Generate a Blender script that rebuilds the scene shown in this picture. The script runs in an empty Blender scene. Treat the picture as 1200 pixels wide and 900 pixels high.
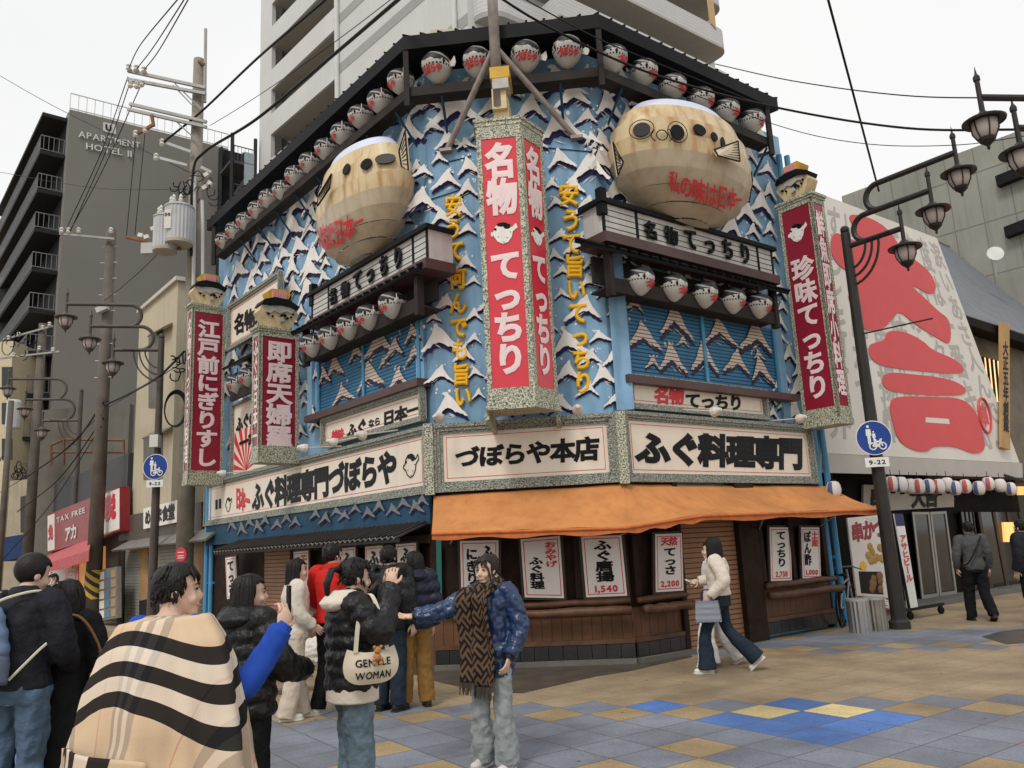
import bpy, bmesh, math, random
from mathutils import Vector, Matrix, noise
V = Vector
R = math.radians
rnd = random.Random(11)
sc = bpy.context.scene
col = sc.collection

# ------------------------------------------------------------------ camera
CH, PITCH, ROLL, FPX = 1.65, R(11.4), R(2.92), 950.0
fwd = V((0, math.cos(PITCH), math.sin(PITCH)))
_r, _u = V((1, 0, 0)), V((1, 0, 0)).cross(fwd)
cR = _r * math.cos(ROLL) - _u * math.sin(ROLL)
cU = _u * math.cos(ROLL) + _r * math.sin(ROLL)
CAM = V((0, 0, CH))
cd = bpy.data.cameras.new('camera')
cam = bpy.data.objects.new('camera', cd)
col.objects.link(cam)
cd.sensor_width = 36
cd.lens = FPX / 1200 * 36
cd.clip_start = .05
cd.clip_end = 2000
m3 = Matrix((cR, cU, -fwd)).transposed()
cam.matrix_world = Matrix.Translation(CAM) @ m3.to_4x4()
sc.camera = cam

# ------------------------------------------------------------------ overcast sky, soft sun
SUN_EL, SUN_AZ = R(52), R(205)
w = bpy.data.worlds.new('World')
sc.world = w
w.use_nodes = True
nt = w.node_tree
bg = nt.nodes['Background']
sky = nt.nodes.new('ShaderNodeTexSky')
sky.sky_type = 'NISHITA'
sky.sun_disc = False
sky.sun_elevation = SUN_EL
sky.sun_rotation = SUN_AZ
sky.air_density = 1.5
sky.dust_density = 4
tc = nt.nodes.new('ShaderNodeTexCoord')
nz = nt.nodes.new('ShaderNodeTexNoise')
nz.inputs['Scale'].default_value = 1.6
nz.inputs['Detail'].default_value = 5
nt.links.new(tc.outputs['Generated'], nz.inputs['Vector'])
cr = nt.nodes.new('ShaderNodeValToRGB')
cr.color_ramp.elements[0].position = .3
cr.color_ramp.elements[0].color = (.88, .885, .89, 1)
cr.color_ramp.elements[1].position = .62
cr.color_ramp.elements[1].color = (1.0, .995, .98, 1)
nt.links.new(nz.outputs['Fac'], cr.inputs['Fac'])
sclr = nt.nodes.new('ShaderNodeVectorMath')
sclr.operation = 'SCALE'
sclr.inputs['Scale'].default_value = 8.6
nt.links.new(cr.outputs['Color'], sclr.inputs[0])
mx = nt.nodes.new('ShaderNodeMixRGB')
mx.inputs['Fac'].default_value = .93
nt.links.new(sky.outputs['Color'], mx.inputs['Color1'])
nt.links.new(sclr.outputs['Vector'], mx.inputs['Color2'])
nt.links.new(mx.outputs['Color'], bg.inputs['Color'])
bg.inputs['Strength'].default_value = .1
sl = bpy.data.lights.new('sun', 'SUN')
sl.energy = 1.45
sl.angle = R(15)
sl.color = (1, .96, .9)
so = bpy.data.objects.new('sun', sl)
col.objects.link(so)
sd = V((math.sin(SUN_AZ) * math.cos(SUN_EL), math.cos(SUN_AZ) * math.cos(SUN_EL), math.sin(SUN_EL)))
so.rotation_euler = sd.to_track_quat('Z', 'Y').to_euler()
sc.view_settings.view_transform = 'Standard'
sc.view_settings.look = 'None'
sc.view_settings.exposure = 0.25
sc.view_settings.gamma = 1
try:
    sc.view_settings.use_curve_mapping = False
except Exception:
    pass
sc.cycles.max_bounces = 6
sc.cycles.use_denoising = True


# ------------------------------------------------------------------ sight lines of the photograph -> places in the scene
def ray(px, py):
    d = fwd * FPX + cR * (px - 600) - cU * (py - 450)
    return d.normalized()


def atY(px, py, y):
    d = ray(px, py)
    return CAM + d * (y / d.y)


def atZ(px, py, z=0.0):
    d = ray(px, py)
    return CAM + d * ((z - CH) / d.z)


class Pl:
    """upright facade plane: u runs to the right along the wall, n points at the street"""
    def __init__(s, o, d):
        s.o = V((o[0], o[1], 0))
        s.u = V((d[0], d[1], 0)).normalized()
        s.n = V((s.u.y, -s.u.x, 0))

    def hit(s, px, py, off=0.0):
        d = ray(px, py)
        p0 = s.o + s.n * off
        return CAM + d * ((p0 - CAM).dot(s.n) / d.dot(s.n))

    def uv(s, px, py, off=0.0):
        p = s.hit(px, py, off)
        return ((p - s.o).dot(s.u), p.z)

    def P(s, u, z, off=0.0):
        q = s.o + s.u * u + s.n * off
        return V((q.x, q.y, z))

    def rot(s):
        return Matrix((s.u, V((0, 0, 1)), s.n)).transposed()


def cross_xy(a, b, off):
    """plan corner where two facade planes meet at one offset"""
    p, q = a.o + a.n * off, b.o + b.n * off
    den = a.u.x * b.u.y - a.u.y * b.u.x
    t = ((q.x - p.x) * b.u.y - (q.y - p.y) * b.u.x) / den
    return p + a.u * t


# ------------------------------------------------------------------ materials
MATS = {}


def M(name, c, rough=.65, var=.12, scale=2.5, bump=0, bscale=60, metal=0, streak=0, dirt=(.12, .1, .08), spec=.3, emit=0, alpha=1, trans=0, coat=0):
    if name in MATS:
        return MATS[name]
    m = bpy.data.materials.new(name)
    m.use_nodes = True
    n, l = m.node_tree.nodes, m.node_tree.links
    b = n['Principled BSDF']
    b.inputs['Roughness'].default_value = rough
    b.inputs['Metallic'].default_value = metal
    b.inputs['Specular IOR Level'].default_value = spec
    if coat:
        b.inputs['Coat Weight'].default_value = coat
    g = n.new('ShaderNodeNewGeometry')
    out = None
    if var > 0:
        t = n.new('ShaderNodeTexNoise')
        t.inputs['Scale'].default_value = scale
        t.inputs['Detail'].default_value = 6
        t.inputs['Roughness'].default_value = .6
        l.new(g.outputs['Position'], t.inputs['Vector'])
        r = n.new('ShaderNodeValToRGB')
        r.color_ramp.elements[0].position = .3
        r.color_ramp.elements[1].position = .7
        r.color_ramp.elements[0].color = (*[x * (1 - var) for x in c], 1)
        r.color_ramp.elements[1].color = (*[min(1, x * (1 + var)) for x in c], 1)
        l.new(t.outputs['Fac'], r.inputs['Fac'])
        out = r.outputs['Color']
    if streak > 0:
        mp = n.new('ShaderNodeMapping')
        mp.inputs['Scale'].default_value = (5, 5, .35)
        l.new(g.outputs['Position'], mp.inputs['Vector'])
        t2 = n.new('ShaderNodeTexNoise')
        t2.inputs['Scale'].default_value = 1.5
        t2.inputs['Detail'].default_value = 5
        l.new(mp.outputs['Vector'], t2.inputs['Vector'])
        r2 = n.new('ShaderNodeValToRGB')
        r2.color_ramp.elements[0].position = .48
        r2.color_ramp.elements[1].position = .78
        r2.color_ramp.elements[0].color = (0, 0, 0, 1)
        r2.color_ramp.elements[1].color = (streak, streak, streak, 1)
        l.new(t2.outputs['Fac'], r2.inputs['Fac'])
        mm = n.new('ShaderNodeMixRGB')
        l.new(r2.outputs['Color'], mm.inputs['Fac'])
        if out:
            l.new(out, mm.inputs['Color1'])
        else:
            mm.inputs['Color1'].default_value = (*c, 1)
        mm.inputs['Color2'].default_value = (*dirt, 1)
        out = mm.outputs['Color']
    if out:
        l.new(out, b.inputs['Base Color'])
    else:
        b.inputs['Base Color'].default_value = (*c, 1)
    if bump:
        t3 = n.new('ShaderNodeTexNoise')
        t3.inputs['Scale'].default_value = bscale
        t3.inputs['Detail'].default_value = 4
        l.new(g.outputs['Position'], t3.inputs['Vector'])
        bp = n.new('ShaderNodeBump')
        bp.inputs['Strength'].default_value = bump
        bp.inputs['Distance'].default_value = .02
        l.new(t3.outputs['Fac'], bp.inputs['Height'])
        l.new(bp.outputs['Normal'], b.inputs['Normal'])
    if emit:
        b.inputs['Emission Color'].default_value = (*c, 1)
        b.inputs['Emission Strength'].default_value = emit
    if trans:
        b.inputs['Transmission Weight'].default_value = trans
    MATS[name] = m
    return m


def nodes_of(m):
    return m.node_tree.nodes, m.node_tree.links, m.node_tree.nodes['Principled BSDF']


def M_speckle(name, a, bcol, scale=160, rough=.5, axis=(1, 1, 1)):
    m = M(name, a, rough, var=0)
    n, l, b = nodes_of(m)
    g = n.new('ShaderNodeNewGeometry')
    mp = n.new('ShaderNodeMapping')
    mp.inputs['Scale'].default_value = axis
    l.new(g.outputs['Position'], mp.inputs['Vector'])
    t = n.new('ShaderNodeTexNoise')
    t.inputs['Scale'].default_value = scale
    t.inputs['Detail'].default_value = 3
    t.inputs['Roughness'].default_value = .7
    l.new(mp.outputs['Vector'], t.inputs['Vector'])
    r = n.new('ShaderNodeValToRGB')
    r.color_ramp.elements[0].position = .42
    r.color_ramp.elements[1].position = .58
    r.color_ramp.elements[0].color = (*a, 1)
    r.color_ramp.elements[1].color = (*bcol, 1)
    l.new(t.outputs['Fac'], r.inputs['Fac'])
    l.new(r.outputs['Color'], b.inputs['Base Color'])
    bp = n.new('ShaderNodeBump')
    bp.inputs['Strength'].default_value = .4
    bp.inputs['Distance'].default_value = .01
    l.new(t.outputs['Fac'], bp.inputs['Height'])
    l.new(bp.outputs['Normal'], b.inputs['Normal'])
    return m


def M_bands(name, c, c2, pitch, width=.2, axis=2, rough=.6, bump=.6, direction=None, var=.12, streak=0):
    """slatted / boarded surface: grooves of colour c2 every pitch metres along an axis or a direction"""
    m = M(name, c, rough, var=var, streak=streak)
    n, l, b = nodes_of(m)
    g = n.new('ShaderNodeNewGeometry')
    dt = n.new('ShaderNodeVectorMath')
    dt.operation = 'DOT_PRODUCT'
    d = direction or [(1, 0, 0), (0, 1, 0), (0, 0, 1)][axis]
    dt.inputs[1].default_value = tuple(d)
    l.new(g.outputs['Position'], dt.inputs[0])
    dv = n.new('ShaderNodeMath')
    dv.operation = 'DIVIDE'
    dv.inputs[1].default_value = pitch
    l.new(dt.outputs['Value'], dv.inputs[0])
    fr = n.new('ShaderNodeMath')
    fr.operation = 'FRACT'
    l.new(dv.outputs[0], fr.inputs[0])
    lt = n.new('ShaderNodeMath')
    lt.operation = 'LESS_THAN'
    lt.inputs[1].default_value = width
    l.new(fr.outputs[0], lt.inputs[0])
    mm = n.new('ShaderNodeMixRGB')
    l.new(lt.outputs[0], mm.inputs['Fac'])
    src = b.inputs['Base Color'].links
    if src:
        l.new(src[0].from_socket, mm.inputs['Color1'])
    else:
        mm.inputs['Color1'].default_value = (*c, 1)
    mm.inputs['Color2'].default_value = (*c2, 1)
    l.new(mm.outputs['Color'], b.inputs['Base Color'])
    if bump:
        bp = n.new('ShaderNodeBump')
        bp.inputs['Strength'].default_value = bump
        bp.inputs['Distance'].default_value = .015
        bp.invert = True
        l.new(lt.outputs[0], bp.inputs['Height'])
        l.new(bp.outputs['Normal'], b.inputs['Normal'])
    return m


# ------------------------------------------------------------------ objects
ORG = {}


def thing(name, label, cat, loc=(0, 0, 0), group=None, kind=None):
    o = bpy.data.objects.new(name, None)
    o.empty_display_size = .2
    col.objects.link(o)
    o.location = loc
    ORG[o] = V(loc)
    o['label'] = label
    o['category'] = cat
    if group:
        o['group'] = group
    if kind:
        o['kind'] = kind
    return o


def tag(o, label, cat, group=None, kind=None):
    o['label'] = label
    o['category'] = cat
    if group:
        o['group'] = group
    if kind:
        o['kind'] = kind
    return o


def root_org(p):
    while p.parent:
        p = p.parent
    return ORG.get(p, V((0, 0, 0)))


def cat(pts, n):
    """Catmull-Rom samples through tuples"""
    P_ = [V(p) for p in pts]
    P_ = [P_[0] * 2 - P_[1]] + P_ + [P_[-1] * 2 - P_[-2]]
    out = []
    for i in range(1, len(P_) - 2):
        for k in range(n):
            t = k / n
            a, b, c, d = P_[i - 1], P_[i], P_[i + 1], P_[i + 2]
            out.append(.5 * ((2 * b) + (c - a) * t + (2 * a - 5 * b + 4 * c - d) * t * t + (3 * b - a - 3 * c + d) * t ** 3))
    out.append(P_[-2])
    return out


class MB:
    def __init__(s):
        s.v, s.f, s.m, s.k = [], [], [], 0

    def add(s, vs, fs, k=None):
        b = len(s.v)
        s.v += [tuple(x) for x in vs]
        s.f += [tuple(i + b for i in f) for f in fs]
        s.m += [s.k if k is None else k] * len(fs)
        return s

    def box(s, c, size, rot=None, k=None):
        c = V(c)
        hx, hy, hz = size[0] / 2, size[1] / 2, size[2] / 2
        vs = [V((x, y, z)) for x in (-hx, hx) for y in (-hy, hy) for z in (-hz, hz)]
        if rot:
            vs = [rot @ p for p in vs]
        return s.add([c + p for p in vs], [(0, 1, 3, 2), (4, 6, 7, 5), (0, 4, 5, 1), (2, 3, 7, 6), (0, 2, 6, 4), (1, 5, 7, 3)], k)

    def slab(s, q, th, k=None):
        """q: polygon facing its normal; thickness th goes backwards"""
        q = [V(p) for p in q]
        n = V((0, 0, 0))
        for i in range(len(q)):
            a, b = q[i], q[(i + 1) % len(q)]
            n += a.cross(b)
        n.normalize()
        N = len(q)
        vs = q + [p - n * th for p in q]
        fs = [tuple(range(N)), tuple(range(2 * N - 1, N - 1, -1))]
        fs += [(i, i + N, (i + 1) % N + N, (i + 1) % N) for i in range(N)]
        return s.add(vs, fs, k)

    def prism(s, ring, z0, z1, k=None):
        """upright prism on a plan polygon, whatever its winding"""
        A = sum(ring[i][0] * ring[(i + 1) % len(ring)][1] - ring[(i + 1) % len(ring)][0] * ring[i][1] for i in range(len(ring)))
        ring = ring if A > 0 else ring[::-1]
        return s.slab([V((p[0], p[1], z1)) for p in ring], z1 - z0, k)

    def tube(s, pts, r, seg=8, k=None, cap=True, flat=None):
        pts = [V(p) for p in pts]
        N = len(pts)
        rs = r if isinstance(r, (list, tuple)) else [r] * N
        vs, fs = [], []
        pa = None
        for i, p in enumerate(pts):
            t = (pts[min(i + 1, N - 1)] - pts[max(i - 1, 0)]).normalized()
            if pa is None:
                pa = t.orthogonal().normalized()
            pa = (pa - t * pa.dot(t)).normalized()
            pb = t.cross(pa)
            for j in range(seg):
                a = 2 * math.pi * j / seg
                vs.append(p + (pa * math.cos(a) + pb * math.sin(a)) * rs[i])
        for i in range(N - 1):
            for j in range(seg):
                a, b = i * seg + j, i * seg + (j + 1) % seg
                fs.append((a, b, b + seg, a + seg))
        if cap:
            fs.append(tuple(range(seg - 1, -1, -1)))
            fs.append(tuple((N - 1) * seg + j for j in range(seg)))
        return s.add(vs, fs, k)

    def rings(s, rs, seg=16, k=None, cap=True):
        """rs: (centre, a-vector, b-vector) ellipses joined in order"""
        vs, fs = [], []
        N = len(rs)
        for c, a, b in rs:
            for j in range(seg):
                t = 2 * math.pi * j / seg
                vs.append(V(c) + V(a) * math.cos(t) + V(b) * math.sin(t))
        for i in range(N - 1):
            for j in range(seg):
                p, q = i * seg + j, i * seg + (j + 1) % seg
                fs.append((p, q, q + seg, p + seg))
        if cap:
            fs.append(tuple(range(seg - 1, -1, -1)))
            fs.append(tuple((N - 1) * seg + j for j in range(seg)))
        return s.add(vs, fs, k)

    def lathe(s, prof, c=(0, 0, 0), seg=20, k=None, sx=1, sy=1):
        c = V(c)
        return s.rings([(c + V((0, 0, z)), V((r * sx, 0, 0)), V((0, r * sy, 0))) for r, z in prof], seg, k)

    def ball(s, c, r, seg=16, k=None, rot=None):
        c = V(c)
        r = r if isinstance(r, (list, tuple)) else (r, r, r)
        h = seg // 2
        vs, fs = [], []
        for i in range(h + 1):
            th = math.pi * i / h
            for j in range(seg):
                ph = 2 * math.pi * j / seg
                p = V((r[0] * math.sin(th) * math.cos(ph), r[1] * math.sin(th) * math.sin(ph), -r[2] * math.cos(th)))
                if i in (0, h):
                    p.x += 1e-5 * math.cos(ph)
                    p.y += 1e-5 * math.sin(ph)
                vs.append(c + (rot @ p if rot else p))
        for i in range(h):
            for j in range(seg):
                a, b = i * seg + j, i * seg + (j + 1) % seg
                fs.append((a, b, b + seg, a + seg))
        return s.add(vs, fs, k)

    def build(s, name, mats, parent=None, smooth=False, bevel=0, kind=None):
        o = bpy.data.objects.new(name, s.mesh(name, mats, root_org(parent) if parent else None, smooth, bevel))
        col.objects.link(o)
        if parent:
            o.parent = parent
        if kind:
            o['kind'] = kind
        return o

    def mesh(s, name, mats, org=None, smooth=False, bevel=0):
        me = bpy.data.meshes.new(name)
        vs = s.v
        if org is not None:
            vs = [(a - org.x, b - org.y, c - org.z) for a, b, c in vs]
        me.from_pydata(vs, [], s.f)
        for mt in (mats if isinstance(mats, (list, tuple)) else [mats]):
            me.materials.append(mt)
        me.polygons.foreach_set('material_index', s.m)
        if smooth:
            me.polygons.foreach_set('use_smooth', [True] * len(s.f))
        if bevel:
            bm = bmesh.new()
            bm.from_mesh(me)
            es = [e for e in bm.edges if len(e.link_faces) == 2 and e.calc_face_angle(0) > .6]
            try:
                bmesh.ops.bevel(bm, geom=es, offset=bevel, segments=2, profile=.5, affect='EDGES', clamp_overlap=True)
            except Exception:
                pass
            bm.to_mesh(me)
            bm.free()
        elif smooth == 'auto':
            pass
        me.update()
        return me


def autosmooth(o, ang=40):
    me = o.data
    me.polygons.foreach_set('use_smooth', [True] * len(me.polygons))
    bm = bmesh.new()
    bm.from_mesh(me)
    for e in bm.edges:
        if len(e.link_faces) == 2 and e.calc_face_angle(0) > R(ang):
            e.smooth = False
    bm.to_mesh(me)
    bm.free()
    return o


def copy_tree(o, parent=None):
    c = o.copy()
    col.objects.link(c)
    c.parent = parent
    for ch in [x for x in o.children]:
        copy_tree(ch, c)
    return c


# ------------------------------------------------------------------ workshop scene: small and quick to evaluate, removed at the end
TMP = bpy.data.scenes.new('workshop')


def evaluate(o):
    TMP.collection.objects.link(o)
    with bpy.context.temp_override(scene=TMP, view_layer=TMP.view_layers[0]):
        dg = bpy.context.evaluated_depsgraph_get()
    dg.update()
    me = bpy.data.meshes.new_from_object(o.evaluated_get(dg), depsgraph=dg)
    TMP.collection.objects.unlink(o)
    return me


# ------------------------------------------------------------------ writing
GL = {}
CUR = bpy.data.curves.new('glyph', 'FONT')
CUR.size = 1.0
CUR.resolution_u = 3
CUR.bevel_resolution = 0
CURO = bpy.data.objects.new('glyph', CUR)


def glyph(ch, bold=.03):
    key = (ch, bold)
    if key not in GL:
        CUR.body = ch
        CUR.bevel_depth = bold
        CUR.extrude = 0
        me = evaluate(CURO)
        vs = [tuple(v.co) for v in me.vertices]
        fs = [tuple(p.vertices) for p in me.polygons]
        bpy.data.meshes.remove(me)
        xs = [v[0] for v in vs] or [0]
        wide = ord(ch) > 0x2000
        x0, x1 = (min(xs), max(xs)) if not wide else (0.0, GL.get('em', 1.0))
        GL[key] = (vs, fs, x0, x1)
    return GL[key]


glyph('国')
_v = GL[('国', .03)][0]
_x0, _x1 = min(v[0] for v in _v), max(v[0] for v in _v)
_y0, _y1 = min(v[1] for v in _v), max(v[1] for v in _v)
GL.clear()
EMX0, EMX1 = _x0 - .03, _x1 + .03
EMY0, EMY1 = _y0 - .02, _y1 + .03
EM = EMX1 - EMX0


def bil(q, s, t):
    """quad TL,TR,BR,BL ; s to the right, t upwards"""
    a = q[3].lerp(q[2], s)
    b = q[0].lerp(q[1], s)
    return a.lerp(b, t)


def text_into(mb, s, q, n, vertical=False, bold=.03, th=.012, k=None, off=.004, warp=None):
    """write s into the quad q (TL,TR,BR,BL world points); n: outward normal"""
    items = []
    if vertical:
        N = len(s)
        for i, ch in enumerate(s):
            if ch == ' ':
                continue
            items.append((ch, 0, 1, 1 - (i + 1) / N, 1 - i / N, True))
    else:
        ws = []
        for ch in s:
            if ch == ' ':
                ws.append(.4)
                continue
            g = glyph(ch, bold)
            ws.append(1.0 if ord(ch) > 0x2000 else (g[3] - g[2]) / EM + .1)
        tot = sum(ws)
        x = 0
        for ch, wd in zip(s, ws):
            if ch != ' ':
                items.append((ch, x / tot, (x + wd) / tot, 0, 1, ord(ch) > 0x2000))
            x += wd
    for ch, s0, s1, t0, t1, em in items:
        vs, fs, gx0, gx1 = glyph(ch, bold)
        if vertical and ch in 'ー-':
            vs = [(EMX1 - (y - EMY0) + 0, EMY1 - (x - EMX0), z) for x, y, z in vs]
        if em:
            a0, a1 = EMX0, EMX1
        else:
            a0, a1 = gx0 - .05 * EM, gx1 + .05 * EM
        out = []
        for x, y, z in vs:
            s_ = s0 + (s1 - s0) * (x - a0) / (a1 - a0)
            t_ = t0 + (t1 - t0) * (y - EMY0) / (EMY1 - EMY0)
            p = bil(q, s_, t_) + n * (off + (z / max(bold, 1e-4)) * th * .5 + th * .5)
            out.append(warp(p) if warp else p)
        mb.add(out, fs, k)
    return mb


def quad_px(pl, px, off=0.0):
    return [pl.hit(x, y, off) for x, y in px]
# ================================================================== palette
BLUE = M('blue paint', (.20, .36, .52), .5, var=.25, scale=1.1, streak=.6, dirt=(.08, .18, .32))
BLUED = M('deep blue paint', (.018, .06, .11), .6, var=.2, spec=.15)
WAVEW = M('wave white', (.78, .75, .72), .55, var=.10, scale=3, streak=.25, dirt=(.40, .35, .29))
NAVY = M('wave navy', (.028, .026, .09), .5, var=.1, spec=.08)
BLACK = M('black paint', (.012, .012, .013), .5, var=.2, spec=.08)
DKBROWN = M('dark stained beam', (.035, .03, .028), .6, var=.25, spec=.08)
FRAME = M_speckle('speckled stone-look frame', (.06, .07, .045), (.60, .60, .47), 48)
FRAMED = M_speckle('dark speckled moulding', (.02, .028, .02), (.42, .43, .37), 46, axis=(1, 1, 2.2))
CREAM = M('cream signboard', (.74, .66, .56), .4, var=.05, scale=.8, streak=.22, dirt=(.55, .42, .24))
INK = M('black lettering', (.012, .012, .014), .35, var=0, spec=.08)
RED = M('red lettering', (.58, .035, .05), .4, var=.06)
CRIMSON = M('bright red panel', (.62, .035, .055), .25, var=.05, spec=.5)
MAROON = M('maroon panel', (.26, .012, .032), .3, var=.08, spec=.5)
PINKW = M('pale lettering', (.78, .62, .62), .4, var=.08)
YEL = M('yellow lettering', (.85, .50, .02), .4, var=.08)
PLUM = M('plum brown moulding', (.085, .048, .048), .5, var=.15)
ORANGE = M('orange awning canvas', (.50, .21, .07), .8, var=.2, scale=1.6, streak=.5, dirt=(.40, .12, .03), bump=.15, bscale=60)
ORANGED = M('orange awning valance', (.50, .14, .04), .8, var=.2, scale=8)
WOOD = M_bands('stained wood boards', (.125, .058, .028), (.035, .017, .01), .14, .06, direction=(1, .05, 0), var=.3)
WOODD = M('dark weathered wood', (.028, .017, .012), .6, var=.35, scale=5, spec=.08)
WOODM = M('log rail wood', (.10, .048, .026), .5, var=.35, scale=6)
TILE = M('black glazed plinth tile', (.02, .02, .021), .25, var=.3, scale=4, spec=.5)
CONC = M('grey concrete', (.13, .122, .11), .85, var=.2, scale=2, bump=.2, streak=.3)
SHUT = M_bands('tan roller shutter', (.30, .155, .085), (.07, .03, .018), .075, .2, var=.12)
SHUTB = M_bands('blue roller shutter', (.04, .17, .31), (.008, .03, .07), .062, .26, var=.12)
SHUTW = M_bands('painted wave on shutter', (.62, .50, .42), (.05, .05, .07), .062, .2, var=.1)
SHUTN = M_bands('navy wave on shutter', (.03, .025, .06), (.008, .01, .03), .062, .2, var=.1)
PAPER = M('white poster', (.74, .70, .66), .5, var=.05, scale=1.5)
PIPEB = M('blue painted pipe', (.07, .26, .45), .4, var=.15)
LAMPW = M('white spotlight housing', (.62, .58, .53), .45, var=.1)
GREYM = M('galvanised grey', (.33, .33, .32), .45, var=.15, metal=.3)
WHITEP = M('white boards', (.52, .51, .49), .55, var=.12, streak=.3, dirt=(.2, .19, .18))

# ================================================================== the corner restaurant
LMp = atZ(507, 578, 2.5)
PM = Pl(LMp, (.99, -.10))
MRp = PM.hit(730, 566)
PL = Pl(LMp, (.645, -.765))
PR = Pl(MRp, (.80, .61))
WO = -.15
EAVE = 9.72
hL = PL.hit(250, 600, WO)
uL0 = (hL - PL.o).dot(PL.u)
uR1 = PR.uv(962, 560, WO)[0]
uM1 = (MRp - PM.o).dot(PM.u)


def cLM(off):
    p = cross_xy(PL, PM, off)
    return p


def cMR(off):
    return cross_xy(PM, PR, off)


def pz(p, z):
    return V((p.x, p.y, z))


rest = thing('restaurant_building', 'three storey blue corner restaurant covered in white painted waves with an orange awning', 'building', tuple(pz(LMp, 0)))

# wall prism behind the facades
A0, A1, A2, A3 = PL.P(uL0, 0, WO), pz(cLM(WO), 0), pz(cMR(WO), 0), PR.P(uR1, 0, WO)
B3 = A3 + V((-5.5, 7, 0))
B0 = A0 + V((5.5, 5, 0))
TOPW = 9.5


def up(p, z):
    return V((p.x, p.y, z))


def waves_mesh(mb, pl, items, off, kw, kn, th=.03, dots=True, clip=None, kd=None, hf=1.0):
    """painted cut-out waves: white crest with a navy shadow, each (px, py, width in px)"""
    for n_, it in enumerate(items):
        px, py, wpx = it[0], it[1], it[2] * (.98 if pl is not PL else .9)
        zo = (n_ % 5) * .005
        c = pl.hit(px, py, off)
        wd = (pl.hit(px + wpx / 2, py, off) - pl.hit(px - wpx / 2, py, off)).length
        rr = random.Random(int(px * 31 + py * 7))
        h = wd * rr.uniform(.55, .8) * hf
        if pl is PL:
            h = wd * rr.uniform(.42, .6) * hf
        mir = -1 if rr.random() < .45 else 1
        j = lambda a: a + rr.uniform(-.008, .008)
        tip = rr.uniform(-.1, .1)
        kx = rr.uniform(1.0, 1.22)
        la, ra = rr.uniform(.54, .66), rr.uniform(.34, .46)
        tip = rr.uniform(-.02, .10)
        hk = rr.choice((0, 0, .05))
        top = [(-la + (la + tip - .07) * i / 6, -.38 + .76 * (i / 6) ** kx + .03 * math.sin(i * 1.7)) for i in range(7)]
        top += [(tip - .035, .43), (tip + .01 + hk, .455), (tip + .05 + hk * 1.6, .41), (tip + .045, .33)]
        top += [(tip + .045 + (ra - .045) * i / 6, -.30 + .60 * (1 - i / 6) ** (kx + .3)) for i in range(1, 7)]
        tk = rr.uniform(.40, .48)
        bot = []
        for i in range(15):
            s_ = i / 14
            x_ = tip + ra - .03 - (ra + la + tip - .06) * s_
            q_ = abs(x_ - tip) / (ra if x_ > tip else la + tip)
            y_ = -.37 + (.78 - tk) * max(0, 1 - q_) ** 1.1
            bot.append((x_, y_ - (rr.uniform(.015, .06) if i % 2 and not 5 < i < 9 else 0)))
        pts = [(j(x) * mir, j(y)) for x, y in top + bot]
        if mir < 0:
            pts = pts[::-1]
        u0 = (c - pl.o).dot(pl.u)

        def out(pts_, dx, dy, o):
            return [pl.P(u0 + (x + dx) * wd, c.z + (y + dy) * h / .8, o) for x, y in pts_]
        P1 = out(pts, .02, -.13, off + .006 + zo * .9)
        P2 = out(pts, 0, 0, off + th + .008 + zo)
        mb.slab(P1[::-1], .006, kn)
        mb.slab(P2[::-1], min(th, .012), kw)
        if dots and wd > .35:
            for _ in range(2):      # dry brush strokes under the crest
                sx, sy = rr.uniform(-.4, .0) * mir, rr.uniform(-.42, -.25)
                dx, dy = rr.uniform(.16, .3) * mir, rr.uniform(.1, .2)
                st = [(sx, sy), (sx + dx * .5, sy + dy * .62), (sx + dx, sy + dy), (sx + dx * .5, sy + dy * .4)]
                st = st if mir < 0 else st[::-1]
                mb.slab(out(st, 0, 0, off + .013 + zo * .9), .003, kw)
        if dots:
            for _ in range(rr.randint(2, 5)):
                a, b = rr.uniform(-.25, .4) * mir, rr.uniform(.35, .75)
                r_ = wd * rr.uniform(.02, .05)
                q = [pl.P(u0 + a * wd + r_ * math.cos(t), c.z + b * h + r_ * 1.3 * math.sin(t), off + .007) for t in [i * math.pi / 3 for i in range(6)]]
                mb.slab(q, .004, kw)


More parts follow.
